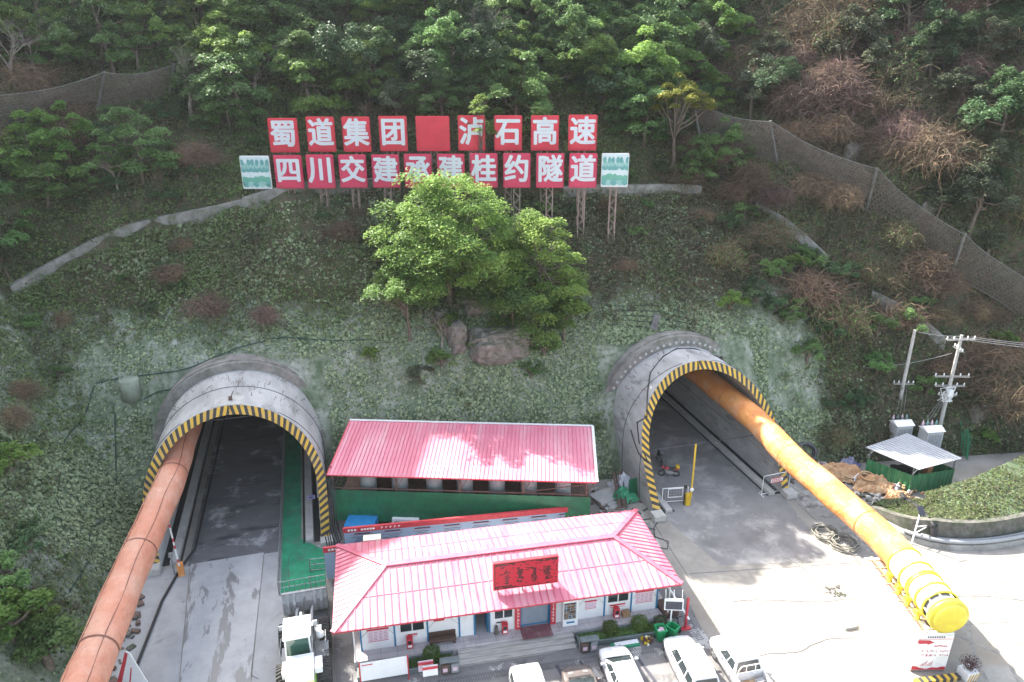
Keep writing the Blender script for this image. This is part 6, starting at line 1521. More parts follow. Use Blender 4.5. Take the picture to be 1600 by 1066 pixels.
board_row(lo_px, .3, 'boardpink', lo_ch, nm, .028, 'crimson character boards of the lower row')
board_row([(381, 245, 425, 294), (939, 241, 980, 291)], .3, None, ['pic', 'pic'], ['pale board with green tree picture at the left end', 'pale board with green tree picture at the right end'], 0, 'tree picture boards')

# ---------------------------------------------------------------- plants
def crown_arrays(seed, Rr, Hc, nc, nl, leaf, z0=.32, flat=.4, sparse=1.0, full=False):
    g = np.random.default_rng(seed)
    rr = Rr * np.sqrt(g.random(nc)) * .86; an = g.random(nc) * 6.283
    lob = 1 + .22 * np.sin(an * 2 + seed) + .14 * np.sin(an * 3 + 2 * seed)
    top = np.sqrt(np.maximum(0, 1 - (rr / Rr) ** 2))
    zc = Hc * (z0 + (1 - z0) * top * (1 - .55 * g.random(nc) ** 1.6)); C = np.stack([rr * lob * np.cos(an), rr * lob * np.sin(an), zc], 1)
    if full:
        zc = Hc * (z0 + (1 - z0) * (1 - (rr / Rr) ** 2.6) * g.random(nc) ** .55); C[:, 2] = zc
    cr = Rr * g.uniform(.17, .34, nc) * sparse; cb = g.uniform(.05, .75, nc)
    idx = np.repeat(np.arange(nc), nl); n = len(idx)
    d = g.normal(size=(n, 3)); d /= np.linalg.norm(d, axis=1, keepdims=True); d[:, 2] = np.abs(d[:, 2]) * .9 - .25 * g.random(n)
    q = d * (cr[idx] * g.random(n) ** .38)[:, None]; q[:, 2] *= flat * 1.6; q[:, 2] -= .25 * (q[:, 0] ** 2 + q[:, 1] ** 2) / np.maximum(cr[idx], .1)
    P = C[idx] + q; out = C[idx] / (np.linalg.norm(C[idx], axis=1, keepdims=True) + 1e-6)
    Nn = np.array([0, 0, .75]) + out * .35 + g.normal(size=(n, 3)) * .42
    tint = np.clip(cb[idx] + g.normal(size=n) * .2 + .2, 0, 1)
    V, F, t = leaf_quads(P, Nn, leaf * g.uniform(.65, 1.3, n), leaf * g.uniform(.38, .62, n), seed, tint)
    return V, F, t, C
def trunk_mb(C, Hc, Rr, seed, r0=.16, limbs=12, z0=.3):
    g_ = random.Random(seed); b = MB(); lean = Vector((g_.uniform(-.1, .1), g_.uniform(-.15, .05), 0)) * Hc; fork = lean * .5 + Vector((0, 0, Hc * .32))
    top = lean + Vector((0, 0, Hc * .72))
    b.tube([(0, 0, -.8), lean * .2 + Vector((.05, 0, Hc * .15)), fork, (fork + top) / 2 + Vector((g_.uniform(-.2, .2), g_.uniform(-.2, .2), 0)), top], [r0 * 1.2, r0, r0 * .8, r0 * .5, r0 * .2], 8)
    order = sorted(range(len(C)), key=lambda i: g_.random())[:limbs]
    for i in order:
        e = Vector(C[i]); s_ = fork.lerp(top, g_.uniform(0, .6)); m_ = s_.lerp(e, .5) + Vector((0, 0, -.08 * Rr)); b.tube([s_, m_, e], [r0 * .45, r0 * .28, r0 * .08], 5)
    return b
protos = {}
def make_proto(key, seed, Rr, Hc, nc, nl, leaf, mk, bark='bark', **kw):
    V, F, t, C = crown_arrays(seed, Rr, Hc, nc, nl, leaf, **kw)
    me = nmesh('crown', V, F, M[mk], t); cm = me.data; bpy.data.objects.remove(me)
    tm = trunk_mb(C, Hc, Rr, seed).mesh('trunk', M[bark]); protos.setdefault(key, []).append((cm, tm))
def strands(seed, n, Rr, Hc, segs=7, wd=.019, droop=1.0):
    """a tangle: thin twigs wandering inside an uneven mound, drooping at their tips"""
    g = np.random.default_rng(seed); an = g.random(n) * 6.283; rad = Rr * .85 * np.sqrt(g.random(n)); lob = 1 + .3 * np.sin(an * 2 + seed) + .2 * np.sin(an * 3 + seed * 1.7)
    P = np.zeros((n, segs + 1, 3)); P[:, 0] = np.stack([rad * lob * np.cos(an), rad * lob * np.sin(an), Hc * (.1 + .85 * g.random(n) * np.sqrt(np.maximum(.02, 1 - (rad / Rr) ** 2)))], 1)
    dirn = g.normal(size=(n, 3)); dirn[:, 2] = dirn[:, 2] * .6 + .35; dirn /= np.linalg.norm(dirn, axis=1, keepdims=True); L = g.uniform(.25, .8, n) * Rr / segs * g.uniform(.6, 1.6, n)
    for k in range(segs):
        P[:, k + 1] = P[:, k] + dirn * L[:, None]; dirn[:, 2] -= droop * g.uniform(.05, .38, n); dirn += g.normal(size=(n, 3)) * .36; dirn /= np.linalg.norm(dirn, axis=1, keepdims=True)
    side = np.cross(P[:, 1] - P[:, 0], g.normal(size=(n, 3))); side /= (np.linalg.norm(side, axis=1, keepdims=True) + 1e-6)
    w_ = wd * g.uniform(.6, 1.5, n)[:, None, None] * np.linspace(1, .45, segs + 1)[None, :, None] * side[:, None, :]
    V = np.stack([P - w_, P + w_], 2).reshape(-1, 3); b0 = np.arange(n)[:, None] * (segs + 1) * 2 + np.arange(segs)[None] * 2; b0 = b0.ravel()
    F = np.stack([b0, b0 + 1, b0 + 3, b0 + 2], 1); t = np.repeat(np.clip(g.random(n) * .7 + .3 * np.sin(an * 2), 0, 1), (segs + 1) * 2); return V, F, t
def make_vine(key, seed, n, Rr, Hc, mk, leaves=0, lm=None):
    V, F, t = strands(seed, n, Rr, Hc); mats = [M[mk]]; mi = np.zeros(len(F), int)
    if leaves:
        g = np.random.default_rng(seed + 5); i = g.integers(0, len(V), leaves); P = V[i] + g.normal(size=(leaves, 3)) * .12
        V2, F2, t2 = leaf_quads(P, g.normal(size=(leaves, 3)) + np.array([0, 0, .6]), g.uniform(.1, .2, leaves), g.uniform(.06, .11, leaves), seed)
        F = np.concatenate([F, F2 + len(V)]); V = np.concatenate([V, V2]); t = np.concatenate([t, t2]); mats.append(M[lm]); mi = np.concatenate([mi, np.ones(len(F2), int)])
    me = nmesh('tangle', V, F, mats, t, mi=mi); cm = me.data; bpy.data.objects.remove(me)
    b = MB(); g_ = random.Random(seed)
    for k in range(6): a = k * 1.05; b.tube([(.2 * math.cos(a), .2 * math.sin(a), -.6), (.3 * Rr * math.cos(a), .3 * Rr * math.sin(a), Hc * .5), (.6 * Rr * math.cos(a + .4), .6 * Rr * math.sin(a + .4), Hc * g_.uniform(.5, .8))], [.06, .04, .015], 5)
    protos.setdefault(key, []).append((cm, b.mesh('stem', M['bark'])))
def make_bare(key, seed, H_, mk='barepale', tip=0):
    g_ = random.Random(seed); b = MB(); tips = []
    def br(p, d, L, r, dep):
        m_ = p + d * L * .5 + Vector((g_.uniform(-.1, .1), g_.uniform(-.1, .1), 0)) * L * .5; e = p + d * L
        b.tube([p, m_, e], [r, r * .8, r * .6], 5 if dep > 1 else 3, dep > 2)
        if dep == 0: tips.append(e); return
        for k in range(3 if dep > 1 else 3):
            nd = (d + Vector((g_.uniform(-.8, .8), g_.uniform(-.8, .8), g_.uniform(-.25, .5)))).normalized(); br(p + d * L * g_.uniform(.55, 1.0), nd, L * g_.uniform(.55, .8), r * .55, dep - 1)
    br(Vector((0, 0, -.5)), Vector((.05, -.05, 1)).normalized(), H_ * .42, .13, 5)
    cm = b.mesh('branches', M[mk])
    b2 = MB(); b2.tube([(0, 0, -.6), (.03, -.02, H_ * .1), (.06, -.06, H_ * .22)], [.2, .15, .12], 8); protos.setdefault(key, []).append((cm, b2.mesh('trunk', M[mk])))
for k in range(3): make_proto('fresh', 20 + k, 3.7, 6.8, 46, 170, .31, 'leaf_fresh', z0=.1, full=True, sparse=.9)
for k in range(4): make_proto('mid', 30 + k, 3.8, 7.0, 48, 165, .30, 'leaf_mid', z0=.08, full=True, sparse=.9)
for k in range(3): make_proto('dark', 40 + k, 3.1, 6.0, 40, 190, .25, 'leaf_dark', flat=.6, z0=.1)
for k in range(2): make_proto('grey', 50 + k, 2.4, 4.2, 30, 160, .22, 'leaf_grey', flat=.6, z0=.2)
make_proto('yellow', 60, 3.2, 7.0, 22, 130, .30, 'leaf_yellow', sparse=.8)
for k in range(3): make_proto('shrub', 70 + k, 1.5, 1.7, 20, 110, .17, 'leaf_mid', flat=.6, z0=.15)
for k in range(2): make_proto('shrubfresh', 75 + k, 1.3, 1.5, 18, 110, .18, 'leaf_fresh', flat=.6, z0=.15)
for k in range(3): make_proto('shrubdark', 80 + k, 1.6, 1.6, 22, 120, .15, 'leaf_dark', flat=.6, z0=.15)
for k in range(2): make_proto('shrubgrey', 85 + k, 1.5, 1.8, 20, 110, .16, 'leaf_grey', flat=.6, z0=.15)
for k in range(3): make_vine('brownvine', 90 + k, 1300, 2.2 + .3 * k, 2.0 + .3 * k, 'vine_brown', 420, 'leaf_grey')
for k in range(2): make_vine('pinkvine', 95 + k, 1500, 2.2, 2.3, 'vine_pink', 200, 'leaf_grey')
for k in range(2): make_vine('greenvine', 98 + k, 700, 2.2, 2.1, 'vine_brown', 1900, ('leaf_mid', 'leaf_dark')[k])
for k in range(2): make_bare('bare', 110 + k, 6.5)
COUNT = {}
PN = {'fresh': ('leafy_tree', 'tree'), 'mid': ('leafy_tree', 'tree'), 'dark': ('evergreen_tree', 'tree'), 'grey': ('evergreen_tree', 'tree'), 'yellow': ('leafy_tree', 'tree'), 'bare': ('bare_tree', 'tree'),
      'shrub': ('shrub', 'shrub'), 'shrubfresh': ('shrub', 'shrub'), 'shrubdark': ('shrub', 'shrub'), 'shrubgrey': ('shrub', 'shrub'), 'brownvine': ('vine_thicket', 'thicket'), 'pinkvine': ('vine_thicket', 'thicket'), 'greenvine': ('vine_thicket', 'thicket')}
def plant(key, s, t_, z, scale, label, group=None, rot=None, sz=None, var=None):
    i = COUNT.get(key, 0); COUNT[key] = i + 1; cm, tm = protos[key][(i if var is None else var) % len(protos[key])]
    n_, c_ = PN[key]; e = bpy.data.objects.new(n_, None); col.objects.link(e); e.location = W(s, t_, z); e.rotation_euler = (0, 0, rot if rot is not None else (i * 2.399) % 6.283); e.scale = (scale, scale, scale * (sz or 1))
    tag(e, label, c_, group)
    for nm_, me in ((cm.name.split('.')[0], cm), (tm.name.split('.')[0], tm)):
        o = bpy.data.objects.new(nm_, me); col.objects.link(o); o.parent = e
    return e
def plant_px(key, u, v, scale, label, group=None, sz=None, dz=0, var=None):
    s, t_, z = hit(u, v); return plant(key, s, t_, z - .1 + dz, scale, label, group, None, sz, var)

# boulders
def boulder(u, v, sx, sy, sz, label, seed, dz=0, rot=0, dt=0):
    g = np.random.default_rng(seed); s_, t_, z_ = hit(u, v); rows = []; o1 = seed * 3.7
    for i in range(33):
        ph = math.pi * i / 32; row = []
        for j in range(60):
            th_ = 2 * math.pi * j / 60; d = np.array([math.sin(ph) * math.cos(th_), math.sin(ph) * math.sin(th_), math.cos(ph)])
            d = np.sign(d) * np.abs(d) ** .62      # squarish block
            k = 1 + .5 * float(fbm(d[0] * 1.3 + o1, d[1] * 1.3 + d[2] * 1.6 + o1, 4)) - .35 * abs(float(fbm(d[0] * 2.6 + o1 + 9, d[2] * 2.2 + d[1] * 2 + o1, 3))) + .12 * float(fbm(d[0] * 5 + o1, d[2] * 5 + d[1] * 3, 2)); row.append((d[0] * sx * k, d[1] * sy * k, d[2] * sz * k))
        rows.append(row)
    b = MB(); b.grid(rows, smooth=False, close=True); o = b.build('boulder', M['rock']); put(o, s_, t_ + dt, z_ + dz, rot); return tag(o, label, 'rock')
boulder(782, 566, 2.7, 1.6, 1.55, 'big tan grey boulder on the spur between the tunnels', 1, 1.2, .1, .9)
boulder(716, 550, .8, 1.0, 1.5, 'tall narrow rock left of the big boulder', 2, 1.1, .3, .6)
boulder(748, 480, 1.4, 1.2, .8, 'flat grey rock above the big boulder under the trees', 3, .3)
boulder(690, 500, .6, .5, .6, 'small pale rock left of the big boulder', 4, .3)
for k, (u, v) in enumerate(((1335, 236), (1450, 326), (1530, 640))): boulder(u, v, 1.1, .6, 1.3, ('grey rock face among thicket above the right fence', 'grey rock face right of the right fence posts', 'bare rock face on the slope behind the utility poles')[k], 6 + k, -.5)

# the big tree group on the spur
def special(seed, u, v, Rr, Hc, nc, nl, leaf, mk, label, name='leafy_tree', dz=0, limbs=26, r0=.22, **kw):
    s_, t_, z_ = hit(u, v); V, F, t_i, C = crown_arrays(seed, Rr, Hc, nc, nl, leaf, **kw)
    e = thing(name, label, 'tree', s_, t_, z_ - .2 + dz, 0); nmesh('crown', V, F, M[mk], t_i, e); trunk_mb(C, Hc, Rr, seed, r0, limbs).build('trunk', M['bark'], e)
special(3, 704, 474, 6.2, 12.3, 150, 230, .28, 'leaf_fresh', 'broad bright green tree in front of the crimson boards', z0=.08, full=True, sparse=.85)
special(5, 838, 508, 4.8, 10.2, 120, 200, .27, 'leaf_fresh', 'bright green tree right of the broad one above the boulder', z0=.04, full=True, sparse=.88)
special(7, 640, 530, 3.4, 6.8, 40, 170, .26, 'leaf_fresh', 'small bright tree left of the boulder below the broad one', z0=.4, r0=.12, limbs=16)
special(17, 880, 535, 2.6, 4.6, 26, 180, .27, 'leaf_fresh', 'small bushy tree right of the big boulder', z0=.12, r0=.1, limbs=14)
special(9, 800, 515, 4.2, 5.4, 52, 190, .26, 'leaf_mid', 'low spreading tree right above the boulder', z0=.3, r0=.12, limbs=18)
special(11, 752, 330, 1.4, 10.5, 26, 70, .30, 'leaf_fresh', 'slender thin tree rising before 桂 and 约', z0=.5, r0=.1, limbs=20, sparse=1.1)
special(13, 1052, 265, 3.4, 9.0, 34, 150, .30, 'leaf_yellow', 'yellow green tree right of the upper row of boards', z0=.5, sparse=.75)
special(15, 1640, 420, 2.6, 6.0, 24, 150, .28, 'leaf_yellow', 'yellow green tree cut by the right picture edge', z0=.4, sparse=.75)
plant_px('bare', 690, 545, .55, 'small pale bare tree left of the boulder')
# placed shrubs and trees
for (key, u, v, sc_, lab) in (
    ('pinkvine', 330, 490, .8, 'reddish dry bush high on the left cut slope'), ('pinkvine', 415, 500, .6, 'smaller reddish dry bush right of the larger one on left cut'),
    ('fresh', 55, 300, 1.0, 'rounded leafy tree at the left edge below the left fence'), ('mid', 5, 395, .9, 'leafy tree at the left edge above the drain wall'), ('grey', 15, 440, .8, 'grey green tree at the left end of the drain wall'),
    ('fresh', 110, 260, .9, 'bright leafy tree below the middle post of the left fence'), ('bare', 185, 305, .7, 'pale bare tree on the dark slope left of the boards'),
    ('shrubfresh', 15, 735, 1.2, 'yellowish shrub at left edge of the ivy slope'), ('shrubfresh', 20, 1000, 1.8, 'big green shrub in bottom left corner'), ('shrub', 75, 1040, 1.5, 'green shrub at the bottom edge beside the duct'), ('shrub', 10, 930, 1.2, 'green shrub at left edge above the corner shrub'),
    ('shrubfresh', 60, 960, 1.0, 'pale green shrub between the corner shrub and the duct'), ('shrubdark', 45, 860, 1.0, 'dark shrub low on the left ivy slope'),
    ('fresh', 1120, 175, .6, 'small bright tree left of the right fence top post'), ('mid', 1130, 270, .8, 'leafy tree below the upper end of the right fence'), ('mid', 1085, 290, .75, 'leafy tree at the right end of the right drain wall'),
    ('dark', 1540, 330, .7, 'dark blue green bush tree above the right fence'), ('grey', 1440, 130, 1.0, 'sunlit grey green tree above the right fence'), ('grey', 1500, 250, .9, 'grey green hanging tree above the third fence post'),
    ('shrubfresh', 1560, 545, 1.2, 'bright green shrub behind the utility pole arms'), ('shrubfresh', 1475, 575, .7, 'yellow green shrub between the two utility poles'), ('shrubfresh', 1540, 690, .9, 'bright shrub on ivy bank right of the transformers'), ('shrubgrey', 1590, 660, .8, 'pale flowering shrub at the right edge'),
    ('shrub', 850, 338, .9, 'shrub at the lattice legs under the board reading 隧'), ('shrubdark', 905, 340, .9, 'dark shrub at the lattice legs under the last board of the lower row'), ('shrub', 958, 345, .8, 'shrub at the legs of the picture board nearest the yellow green tree'), ('bare', 770, 130, 1.25, 'tall pale bare tree above the blank red board'), ('bare', 730, 170, 1.0, 'pale bare tree left of the taller bare one'), ('bare', 60, 130, 1.0, 'pale bare tree behind the left fence'), ('bare', 25, 140, 1.1, 'pale bare tree at the left edge behind the left fence'),
    ('shrubfresh', 985, 640, .5, 'small bright shrub left of the right tunnel'), ('shrubfresh', 580, 560, .7, 'bright shrub on the ivy slope between tunnels'), ('shrub', 830, 590, .8, 'green shrub below the right end of the big boulder'), ('shrubfresh', 742, 548, .9, 'leafy shrub between the big boulder and narrow rock'), ('shrub', 850, 555, 1.1, 'shrub hanging over the shoulder of the big boulder'), ('shrub', 690, 575, 1.0, 'shrub below the narrow rock'), ('shrubfresh', 700, 520, 1.2, 'bright shrub above the narrow rock'), ('shrub', 800, 500, 1.3, 'leafy shrub on top of the big boulder'), ('shrubgrey', 655, 600, .9, 'dull shrub below the small rock')):
    plant_px(key, u, v, sc_, lab)
# forest, thickets and bushes
WALL = np.array([(-200, 560), (20, 455), (200, 368), (380, 320), (600, 290), (900, 300), (1095, 300), (1180, 333), (1290, 418), (1450, 525), (1600, 650), (1800, 760)], float)
FENCE = np.array([(1000, 140), (1085, 190), (1210, 222), (1360, 295), (1500, 395), (1625, 485), (1800, 600)], float)
g = np.random.default_rng(99)
cells = []
for s0_ in np.arange(-62, 100, 2.3):
    for t0_ in np.arange(44, 112, 2.3): cells.append((s0_ + g.uniform(-1.2, 1.2), t0_ + g.uniform(-1.2, 1.2)))
cells = np.array(cells); cz = ground_h(cells[:, 0], cells[:, 1]); cw = np.stack([cells[:, 0] * Sv[0] + cells[:, 1] * Av[0], cells[:, 0] * Sv[1] + cells[:, 1] * Av[1], cz], 1)
cu, cv = project(cw); order = g.permutation(len(cells)); nt = nb = nv = 0
def region(u, v, wv, fv):
    if v < wv: return 'around the shorter rockfall fence' if u < 330 else 'above the boards between tree picture and blank red board' if u < 620 else 'above the boards between blank red board and yellow green tree' if u < 1060 else 'above the longer rockfall fence' if v < fv else 'below the longer rockfall fence'
    return 'on the slope over the tunnel with terracotta duct' if u < 560 else 'on the slope between the two tunnels' if u < 930 else 'on the slope over the tunnel with orange duct' if u < 1290 else 'on the slope behind the utility poles'
LAB = {'fresh': 'bright green leafy tree %s', 'mid': 'mid green leafy tree %s', 'dark': 'dark evergreen tree %s', 'grey': 'grey green dusty tree %s', 'bare': 'leafless pale tree %s', 'yellow': 'yellowish tree %s',
       'shrub': 'mid green shrub %s', 'shrubfresh': 'bright green shrub %s', 'shrubdark': 'dark green shrub %s', 'shrubgrey': 'grey green shrub %s', 'brownvine': 'dry brown vine thicket %s', 'pinkvine': 'dry reddish vine thicket %s', 'greenvine': 'half green vine thicket %s'}
GRP = {'tree': 'forest trees', 'shrub': 'slope shrubs', 'thicket': 'dry vine thickets'}
def choose(r, table):
    a = 0
    for k, p in table:
        a += p
        if r < a: return k
    return table[-1][0]
for i in order:
    u, v = cu[i], cv[i]; s_, t_ = cells[i]; z_ = cz[i]
    if not (-70 < u < 1680 and -190 < v < 1000): continue
    wv = np.interp(u, WALL[:, 0], WALL[:, 1]); fv = np.interp(u, FENCE[:, 0], FENCE[:, 1]); Y = cw[i, 1]; r = g.random(); sc_ = g.uniform(.75, 1.2)
    if z_ < 1 or qof(s_, t_) < (-4.6 if u > 1290 else -2) and s_ > -20: continue
    key = None
    if v < wv - 4:
        if u < 1060 or (u < 1130 and v < 130):
            if 330 < u < 1000 and v > 222: key = choose(r, [('shrubdark', .36), ('shrub', .34), ('brownvine', .08), ('', .22)]); sc_ *= .75 if Y > 66.5 else .5
            elif u < 330 and v > 185: key = choose(r, [('shrubdark', .45), ('shrub', .2), ('mid', .06), ('brownvine', .1), ('', .2)]); sc_ *= .85
            elif u < 290 and 95 < v < 186: key = choose(r, [('shrubdark', .5), ('brownvine', .3), ('', .2)]) if v > 140 else choose(r, [('bare', .14), ('dark', .24), ('mid', .36), ('fresh', .12), ('brownvine', .08), ('', .06)])
            else: key = choose(r, [('fresh', .26), ('mid', .42), ('dark', .17), ('grey', .03), ('bare', .02), ('shrubdark', .10)])
        elif v < fv - 25 and u < 1400: key = choose(r, [('brownvine', .36), ('pinkvine', .18), ('greenvine', .16), ('grey', .12), ('dark', .06), ('shrubgrey', .06), ('shrubdark', .06)]); sc_ *= 1.25
        elif v < fv - 25: key = choose(r, [('brownvine', .2), ('pinkvine', .07), ('greenvine', .24), ('grey', .17), ('dark', .15), ('shrubgrey', .07), ('shrubdark', .10)]); sc_ *= 1.2
        elif v < fv + 45: key = choose(r, [('brownvine', .3), ('shrubdark', .1), ('', .6)]); sc_ *= .55
        else: key = choose(r, [('brownvine', .44), ('pinkvine', .12), ('greenvine', .26), ('shrub', .1), ('', .08)]); sc_ *= .9
        if key in ('fresh', 'mid', 'dark', 'grey') and nt > 295: key = None
    elif u > 1120 and v < 660 and (u - 1120) * .75 > (v - 300) - 130 - 60: key = choose(r, [('shrub', .3), ('shrubdark', .22), ('greenvine', .2), ('brownvine', .14), ('shrubfresh', .08), ('', .06)]); sc_ *= 1.1
    elif u > 1280 and v < 690: key = choose(r, [('shrub', .22), ('shrubdark', .34), ('brownvine', .2), ('greenvine', .2), ('', .04)]); sc_ *= 1.0
    elif v < wv + 130 and 60 < u < 1120: key = choose(r, [('shrub', .12), ('shrubdark', .16), ('brownvine', .08), ('shrubgrey', .06), ('', .58)]); sc_ *= .55
    elif s_ < -19 and v > 500: key = choose(r, [('shrub', .1), ('shrubdark', .1), ('brownvine', .1), ('', .7)]); sc_ *= .6
    if not key or (u < 640 and wv - 34 < v < wv + 8): continue
    c_ = PN[key][1]
    if c_ == 'tree': nt += 1
    elif (nb if c_ == 'shrub' else nv) > 295: continue
    elif c_ == 'shrub': nb += 1
    else: nv += 1
    reg = region(u, v, wv, fv); plant(key, s_, t_, z_ - .15, sc_, LAB[key] % reg, LAB[key][:-3] + 's ' + reg, sz=g.uniform(.85, 1.2))
print('trees', nt, 'bushes', nb)
# trees just outside the left edge that shade the apron
for k, (s_, t_) in enumerate(((-34, 52), (-38, 60), (-33, 66), (-42, 68), (-29, 74), (-36, 78), (-46, 60))): pass

# leafy ground cover, countless
def scatter(n, srange, trange, seed):
    g = np.random.default_rng(seed); s_ = g.uniform(*srange, n); t_ = g.uniform(*trange, n); z_ = ground_h(s_, t_); e = .25
    nx = -(ground_h(s_ + e, t_) - z_) / e; ny = -(ground_h(s_, t_ + e) - z_) / e; Nn = np.stack([nx, ny, np.ones(n)], 1); Nn /= np.linalg.norm(Nn, axis=1, keepdims=True)
    P = np.stack([s_, t_, z_], 1); wpt = np.stack([s_ * Sv[0] + t_ * Av[0], s_ * Sv[1] + t_ * Av[1], z_], 1); u, v = project(wpt)
    ok = (u > -60) & (u < 1660) & (v > -40) & (v < 1100) & (z_ > .1)
    for s0, t0, sl_, ct in TUN: ok &= ~((np.abs(s_ - s0) < 6.9) & (t_ < ct + 2) & (z_ < 10.2))
    return P[ok], Nn[ok], u[ok], v[ok], g
def ivy():
    P, Nn, u, v, g = scatter(560000, (-36, 62), (28, 74), 5); q = qof(P[:, 0], P[:, 1]); s_ = P[:, 0]; h = P[:, 2]
    wv = np.interp(u, WALL[:, 0], WALL[:, 1])
    patch = fbm(s_ * .16, P[:, 1] * .16 + h * .12, 4); fine = fbm(s_ * .8 + 4, P[:, 1] * .8 + h * .6, 3)
    zone = np.where(q < 2.5, 1.0, np.where(v > wv, .36, 0)) * (v > wv + 6) * np.where((u > 1200) & (v < 640), .08, 1) * np.where((u > 1360), .12, 1)
    zone *= np.where((u < 130) & (v > 880), .5, 1)
    dens = zone * np.clip(.6 + patch * 2.4 + fine * 1.6, .16, 1); slope = 1 / np.maximum(Nn[:, 2], .35)
    keep = g.random(len(P)) < dens * slope * .85
    P, Nn, u, v = P[keep], Nn[keep], u[keep], v[keep]; n = len(P); Nn = Nn / np.linalg.norm(Nn, axis=1, keepdims=True)
    # pale rosettes over smaller darker leaves
    big = g.random(n) < .40; L = np.where(big, np.clip(g.lognormal(-1.5, .3, n) * (1 + .8 * patch[keep]), .12, .42), g.uniform(.10, .2, n)); off = np.where(big, .10, .04) * g.uniform(.4, 1.3, n)
    tint = np.where(big, g.uniform(.45, 1.0, n), g.uniform(0, .3, n))
    P2 = P + Nn * off[:, None]; A_ = [leaf_quads(P2, Nn + g.normal(size=(n, 3)) * .3 + np.array([0, 0, .25]), L, L * .85, 1, tint)]
    P3 = P2 + g.normal(size=(n, 3)) * .07; A_.append(leaf_quads(P3[big], (Nn + g.normal(size=(n, 3)) * .45)[big], L[big] * .8, L[big] * .65, 2, tint[big] * .8))
    V = np.concatenate([a[0] for a in A_]); F = np.concatenate([A_[0][1], A_[1][1] + len(A_[0][0])]); t_i = np.concatenate([a[2] for a in A_])
    print('ivy', len(F)); kind(site(nmesh('creeping_ivy', V, F, M['leaf_ivy'], t_i)), 'stuff')
ivy()
def undergrowth():
    P, Nn, u, v, g = scatter(520000, (-62, 100), (28, 104), 8); q = qof(P[:, 0], P[:, 1]); wv = np.interp(u, WALL[:, 0], WALL[:, 1])
    patch = fbm(P[:, 0] * .2 + 3, P[:, 1] * .2, 4); up = np.clip(np.maximum((q - .5) / 4, (fbm(P[:, 0] * .28 + 70, P[:, 1] * .28 + P[:, 2] * .2, 4) - .06) * 3.2), 0, 1); left = (P[:, 0] < -19) * .6; rt = (u > 1280) * 1.0
    dens = np.clip(np.maximum(np.maximum(up, left), rt) * (.6 + patch * 1.6), 0, 1) * np.where((u < 1100) & (v > wv - 13) & (v < wv + 5), .0, 1); keep = g.random(len(P)) < dens * .72
    P, Nn, u, v = P[keep], Nn[keep], u[keep], v[keep]; n = len(P); Nn = Nn / np.linalg.norm(Nn, axis=1, keepdims=True)
    base = np.clip(.5 + (fbm(P[:, 0] * .16 + 50, P[:, 1] * .16, 3)) * 2.0 - (u > 1060) * .25 + g.normal(size=n) * .28, 0, 1)
    size = g.uniform(.2, .6, n) * (1 + .8 * (g.random(n) < .12)); k = 7; idx = np.repeat(np.arange(n), k); m = n * k
    d = g.normal(size=(m, 3)); d /= np.linalg.norm(d, axis=1, keepdims=True); c = P + Nn * (size * .35)[:, None] + np.array([0, 0, .3]) * size[:, None]
    P2 = c[idx] + d * (size[idx] * g.random(m) ** .5)[:, None] * np.array([1, 1, .8]); L = g.uniform(.14, .32, m)
    V, F, t_i = leaf_quads(P2, d + np.array([0, 0, .6]) + g.normal(size=(m, 3)) * .3, L, L * g.uniform(.35, .65, m), 3, np.clip(base[idx] + g.normal(size=m) * .15, 0, 1))
    kind(site(nmesh('undergrowth', V, F, M['leaf_under'], t_i)), 'stuff')
undergrowth()
def dry_grass():
    P, Nn, u, v, g = scatter(620000, (-62, 100), (28, 104), 18); q = qof(P[:, 0], P[:, 1]); patch = fbm(P[:, 0] * .15 + 31, P[:, 1] * .15, 3)
    dens = np.where(u > 1060, .75, .16) * np.clip((q + 1) / 3, 0, 1) * np.clip(.6 + patch * 2.5, 0, 1); keep = g.random(len(P)) < dens; P, Nn = P[keep], Nn[keep]; n = len(P)
    d = Nn / np.linalg.norm(Nn, axis=1, keepdims=True) * .6 + g.normal(size=(n, 3)) * .6; d[:, 2] -= .1; L = g.uniform(.3, 1.1, n)[:, None]
    side = np.cross(d, g.normal(size=(n, 3))); side /= np.linalg.norm(side, axis=1, keepdims=True); side *= .018
    mid = P + d * L * .5 + np.array([0, 0, .08]); end = P + d * L - np.array([0, 0, .25]) * L
    V = np.stack([P - side, P + side, mid - side, mid + side, end - side * .3, end + side * .3], 1).reshape(-1, 3); b0 = np.arange(n) * 6
    F = np.concatenate([np.stack([b0, b0 + 1, b0 + 3, b0 + 2], 1), np.stack([b0 + 2, b0 + 3, b0 + 5, b0 + 4], 1)]); print('dry', n)
    kind(site(nmesh('dry_grass', V, F, M['vine_brown'], np.repeat(g.random(n), 6))), 'stuff')
dry_grass()
def bank_ivy():
    g = np.random.default_rng(6); A_ = BANK.reshape(14, -1, 3); n = 30000; i = g.uniform(0, 12.99, n); j = g.uniform(0, A_.shape[1] - 1.01, n); a, c = i.astype(int), j.astype(int); fi, fj = (i - a)[:, None], (j - c)[:, None]
    P = (A_[a, c] * (1 - fi) + A_[a + 1, c] * fi) * (1 - fj) + (A_[a, c + 1] * (1 - fi) + A_[a + 1, c + 1] * fi) * fj
    keep = g.random(n) < np.clip(.55 + 2.2 * fbm(P[:, 0] * .5, P[:, 1] * .5, 3), 0, 1); P = P[keep]; n = len(P); L = g.uniform(.08, .22, n)
    V, F, t_i = leaf_quads(P + np.array([0, 0, 1]) * (.03 + .22 * g.random(n) ** 2 * (fbm(P[:, 0] * .9, P[:, 1] * .9, 3) > 0))[:, None], g.normal(size=(n, 3)) * .4 + np.array([0, -.3, 1]), L, L * .8, 3, g.random(n)); kind(site(nmesh('creeping_ivy', V, F, M['leaf_under'], t_i)), 'stuff')
bank_ivy()
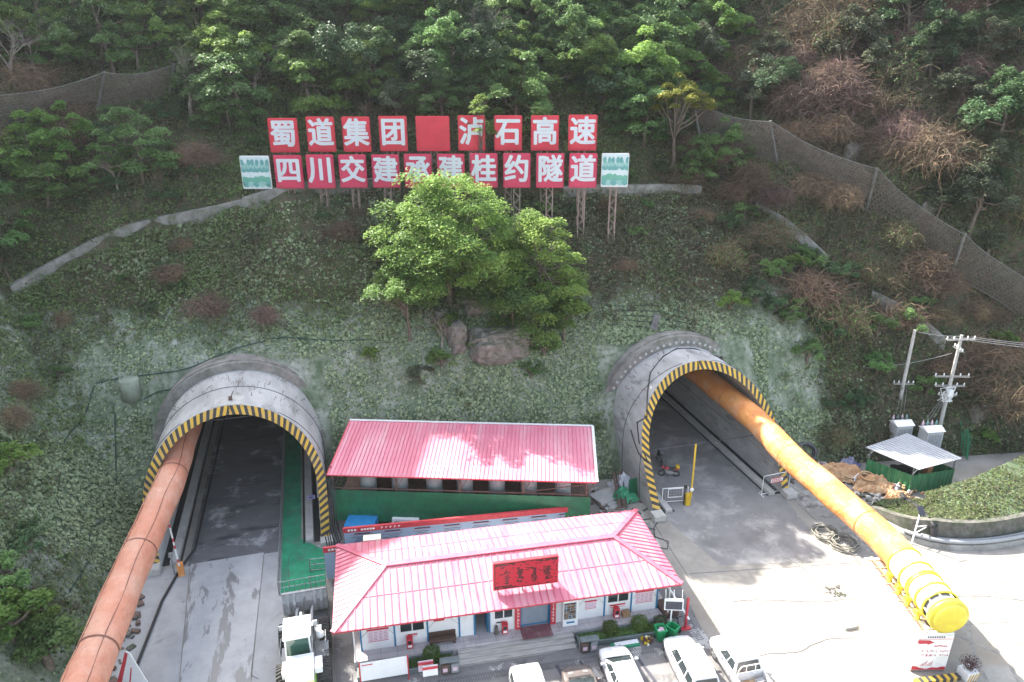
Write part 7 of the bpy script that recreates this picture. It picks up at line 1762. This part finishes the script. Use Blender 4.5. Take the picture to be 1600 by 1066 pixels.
# dark hoses lying on the cut slope
M['hosegreen'] = mat('dark green hose', (.012, .05, .04), (.008, .035, .03), 4, .5)
def slope_line(px, r, m, name, label, cat, lift=.12):
    P = []
    for i in range(len(px) - 1):
        for k in range(8): f = k / 8; P.append((px[i][0] * (1 - f) + px[i + 1][0] * f, px[i][1] * (1 - f) + px[i + 1][1] * f))
    P.append(px[-1]); Q = [Vector(hit(*p)) + Vector((0, -.08, lift)) for p in P]
    for _ in range(3): Q = [Q[0]] + [(Q[i - 1] + Q[i] * 2 + Q[i + 1]) / 4 for i in range(1, len(Q) - 1)] + [Q[-1]]
    b = MB(); b.tube(Q, r, 6); o = site(b.build(name, M[m])); tag(o, label, cat)
slope_line([(580, 532), (520, 534), (440, 528), (370, 545), (290, 580), (190, 592), (148, 600), (135, 650), (100, 690), (95, 740), (90, 800)], .05, 'hosegreen', 'slope_hose', 'dark green hose curving over the slope above left tunnel', 'hose')
slope_line([(180, 640), (182, 720), (180, 800), (140, 830), (140, 880), (110, 925)], .05, 'hosegreen', 'slope_hose', 'dark green hose running down the left ivy slope', 'hose')
slope_line([(310, 606), (250, 612), (225, 625)], .05, 'hosegreen', 'slope_hose', 'short dark hose beside the pale water tank', 'hose')
for k in range(5): slope_line([(905 + 4 * k, 470 + 9 * k), (960, 480 + 7 * k), (1020, 478 + 9 * k), (1080, 492 + 8 * k)], .035, 'hosegreen', 'slope_hose', ('topmost', 'second highest', 'middle', 'second lowest', 'lowest')[k] + ' of five dark hoses above the right tunnel', 'hose')

# ---------------------------------------------------------------- thin haze in the valley
b = MB(); b.box(0, 0, -2.0, 760, 760, 112)
hz = b.build('haze', [])
m = bpy.data.materials.new('thin haze'); m.use_nodes = True; n = m.node_tree; n.nodes.clear()
out = n.nodes.new("ShaderNodeOutputMaterial"); pv = n.nodes.new("ShaderNodeVolumePrincipled")
pv.inputs['Color'].default_value = (.88, .94, 1.0, 1); pv.inputs['Density'].default_value = .00016; pv.inputs['Anisotropy'].default_value = .3
n.links.new(pv.outputs[0], out.inputs['Volume']); hz.data.materials.append(m); kind(hz, 'stuff')
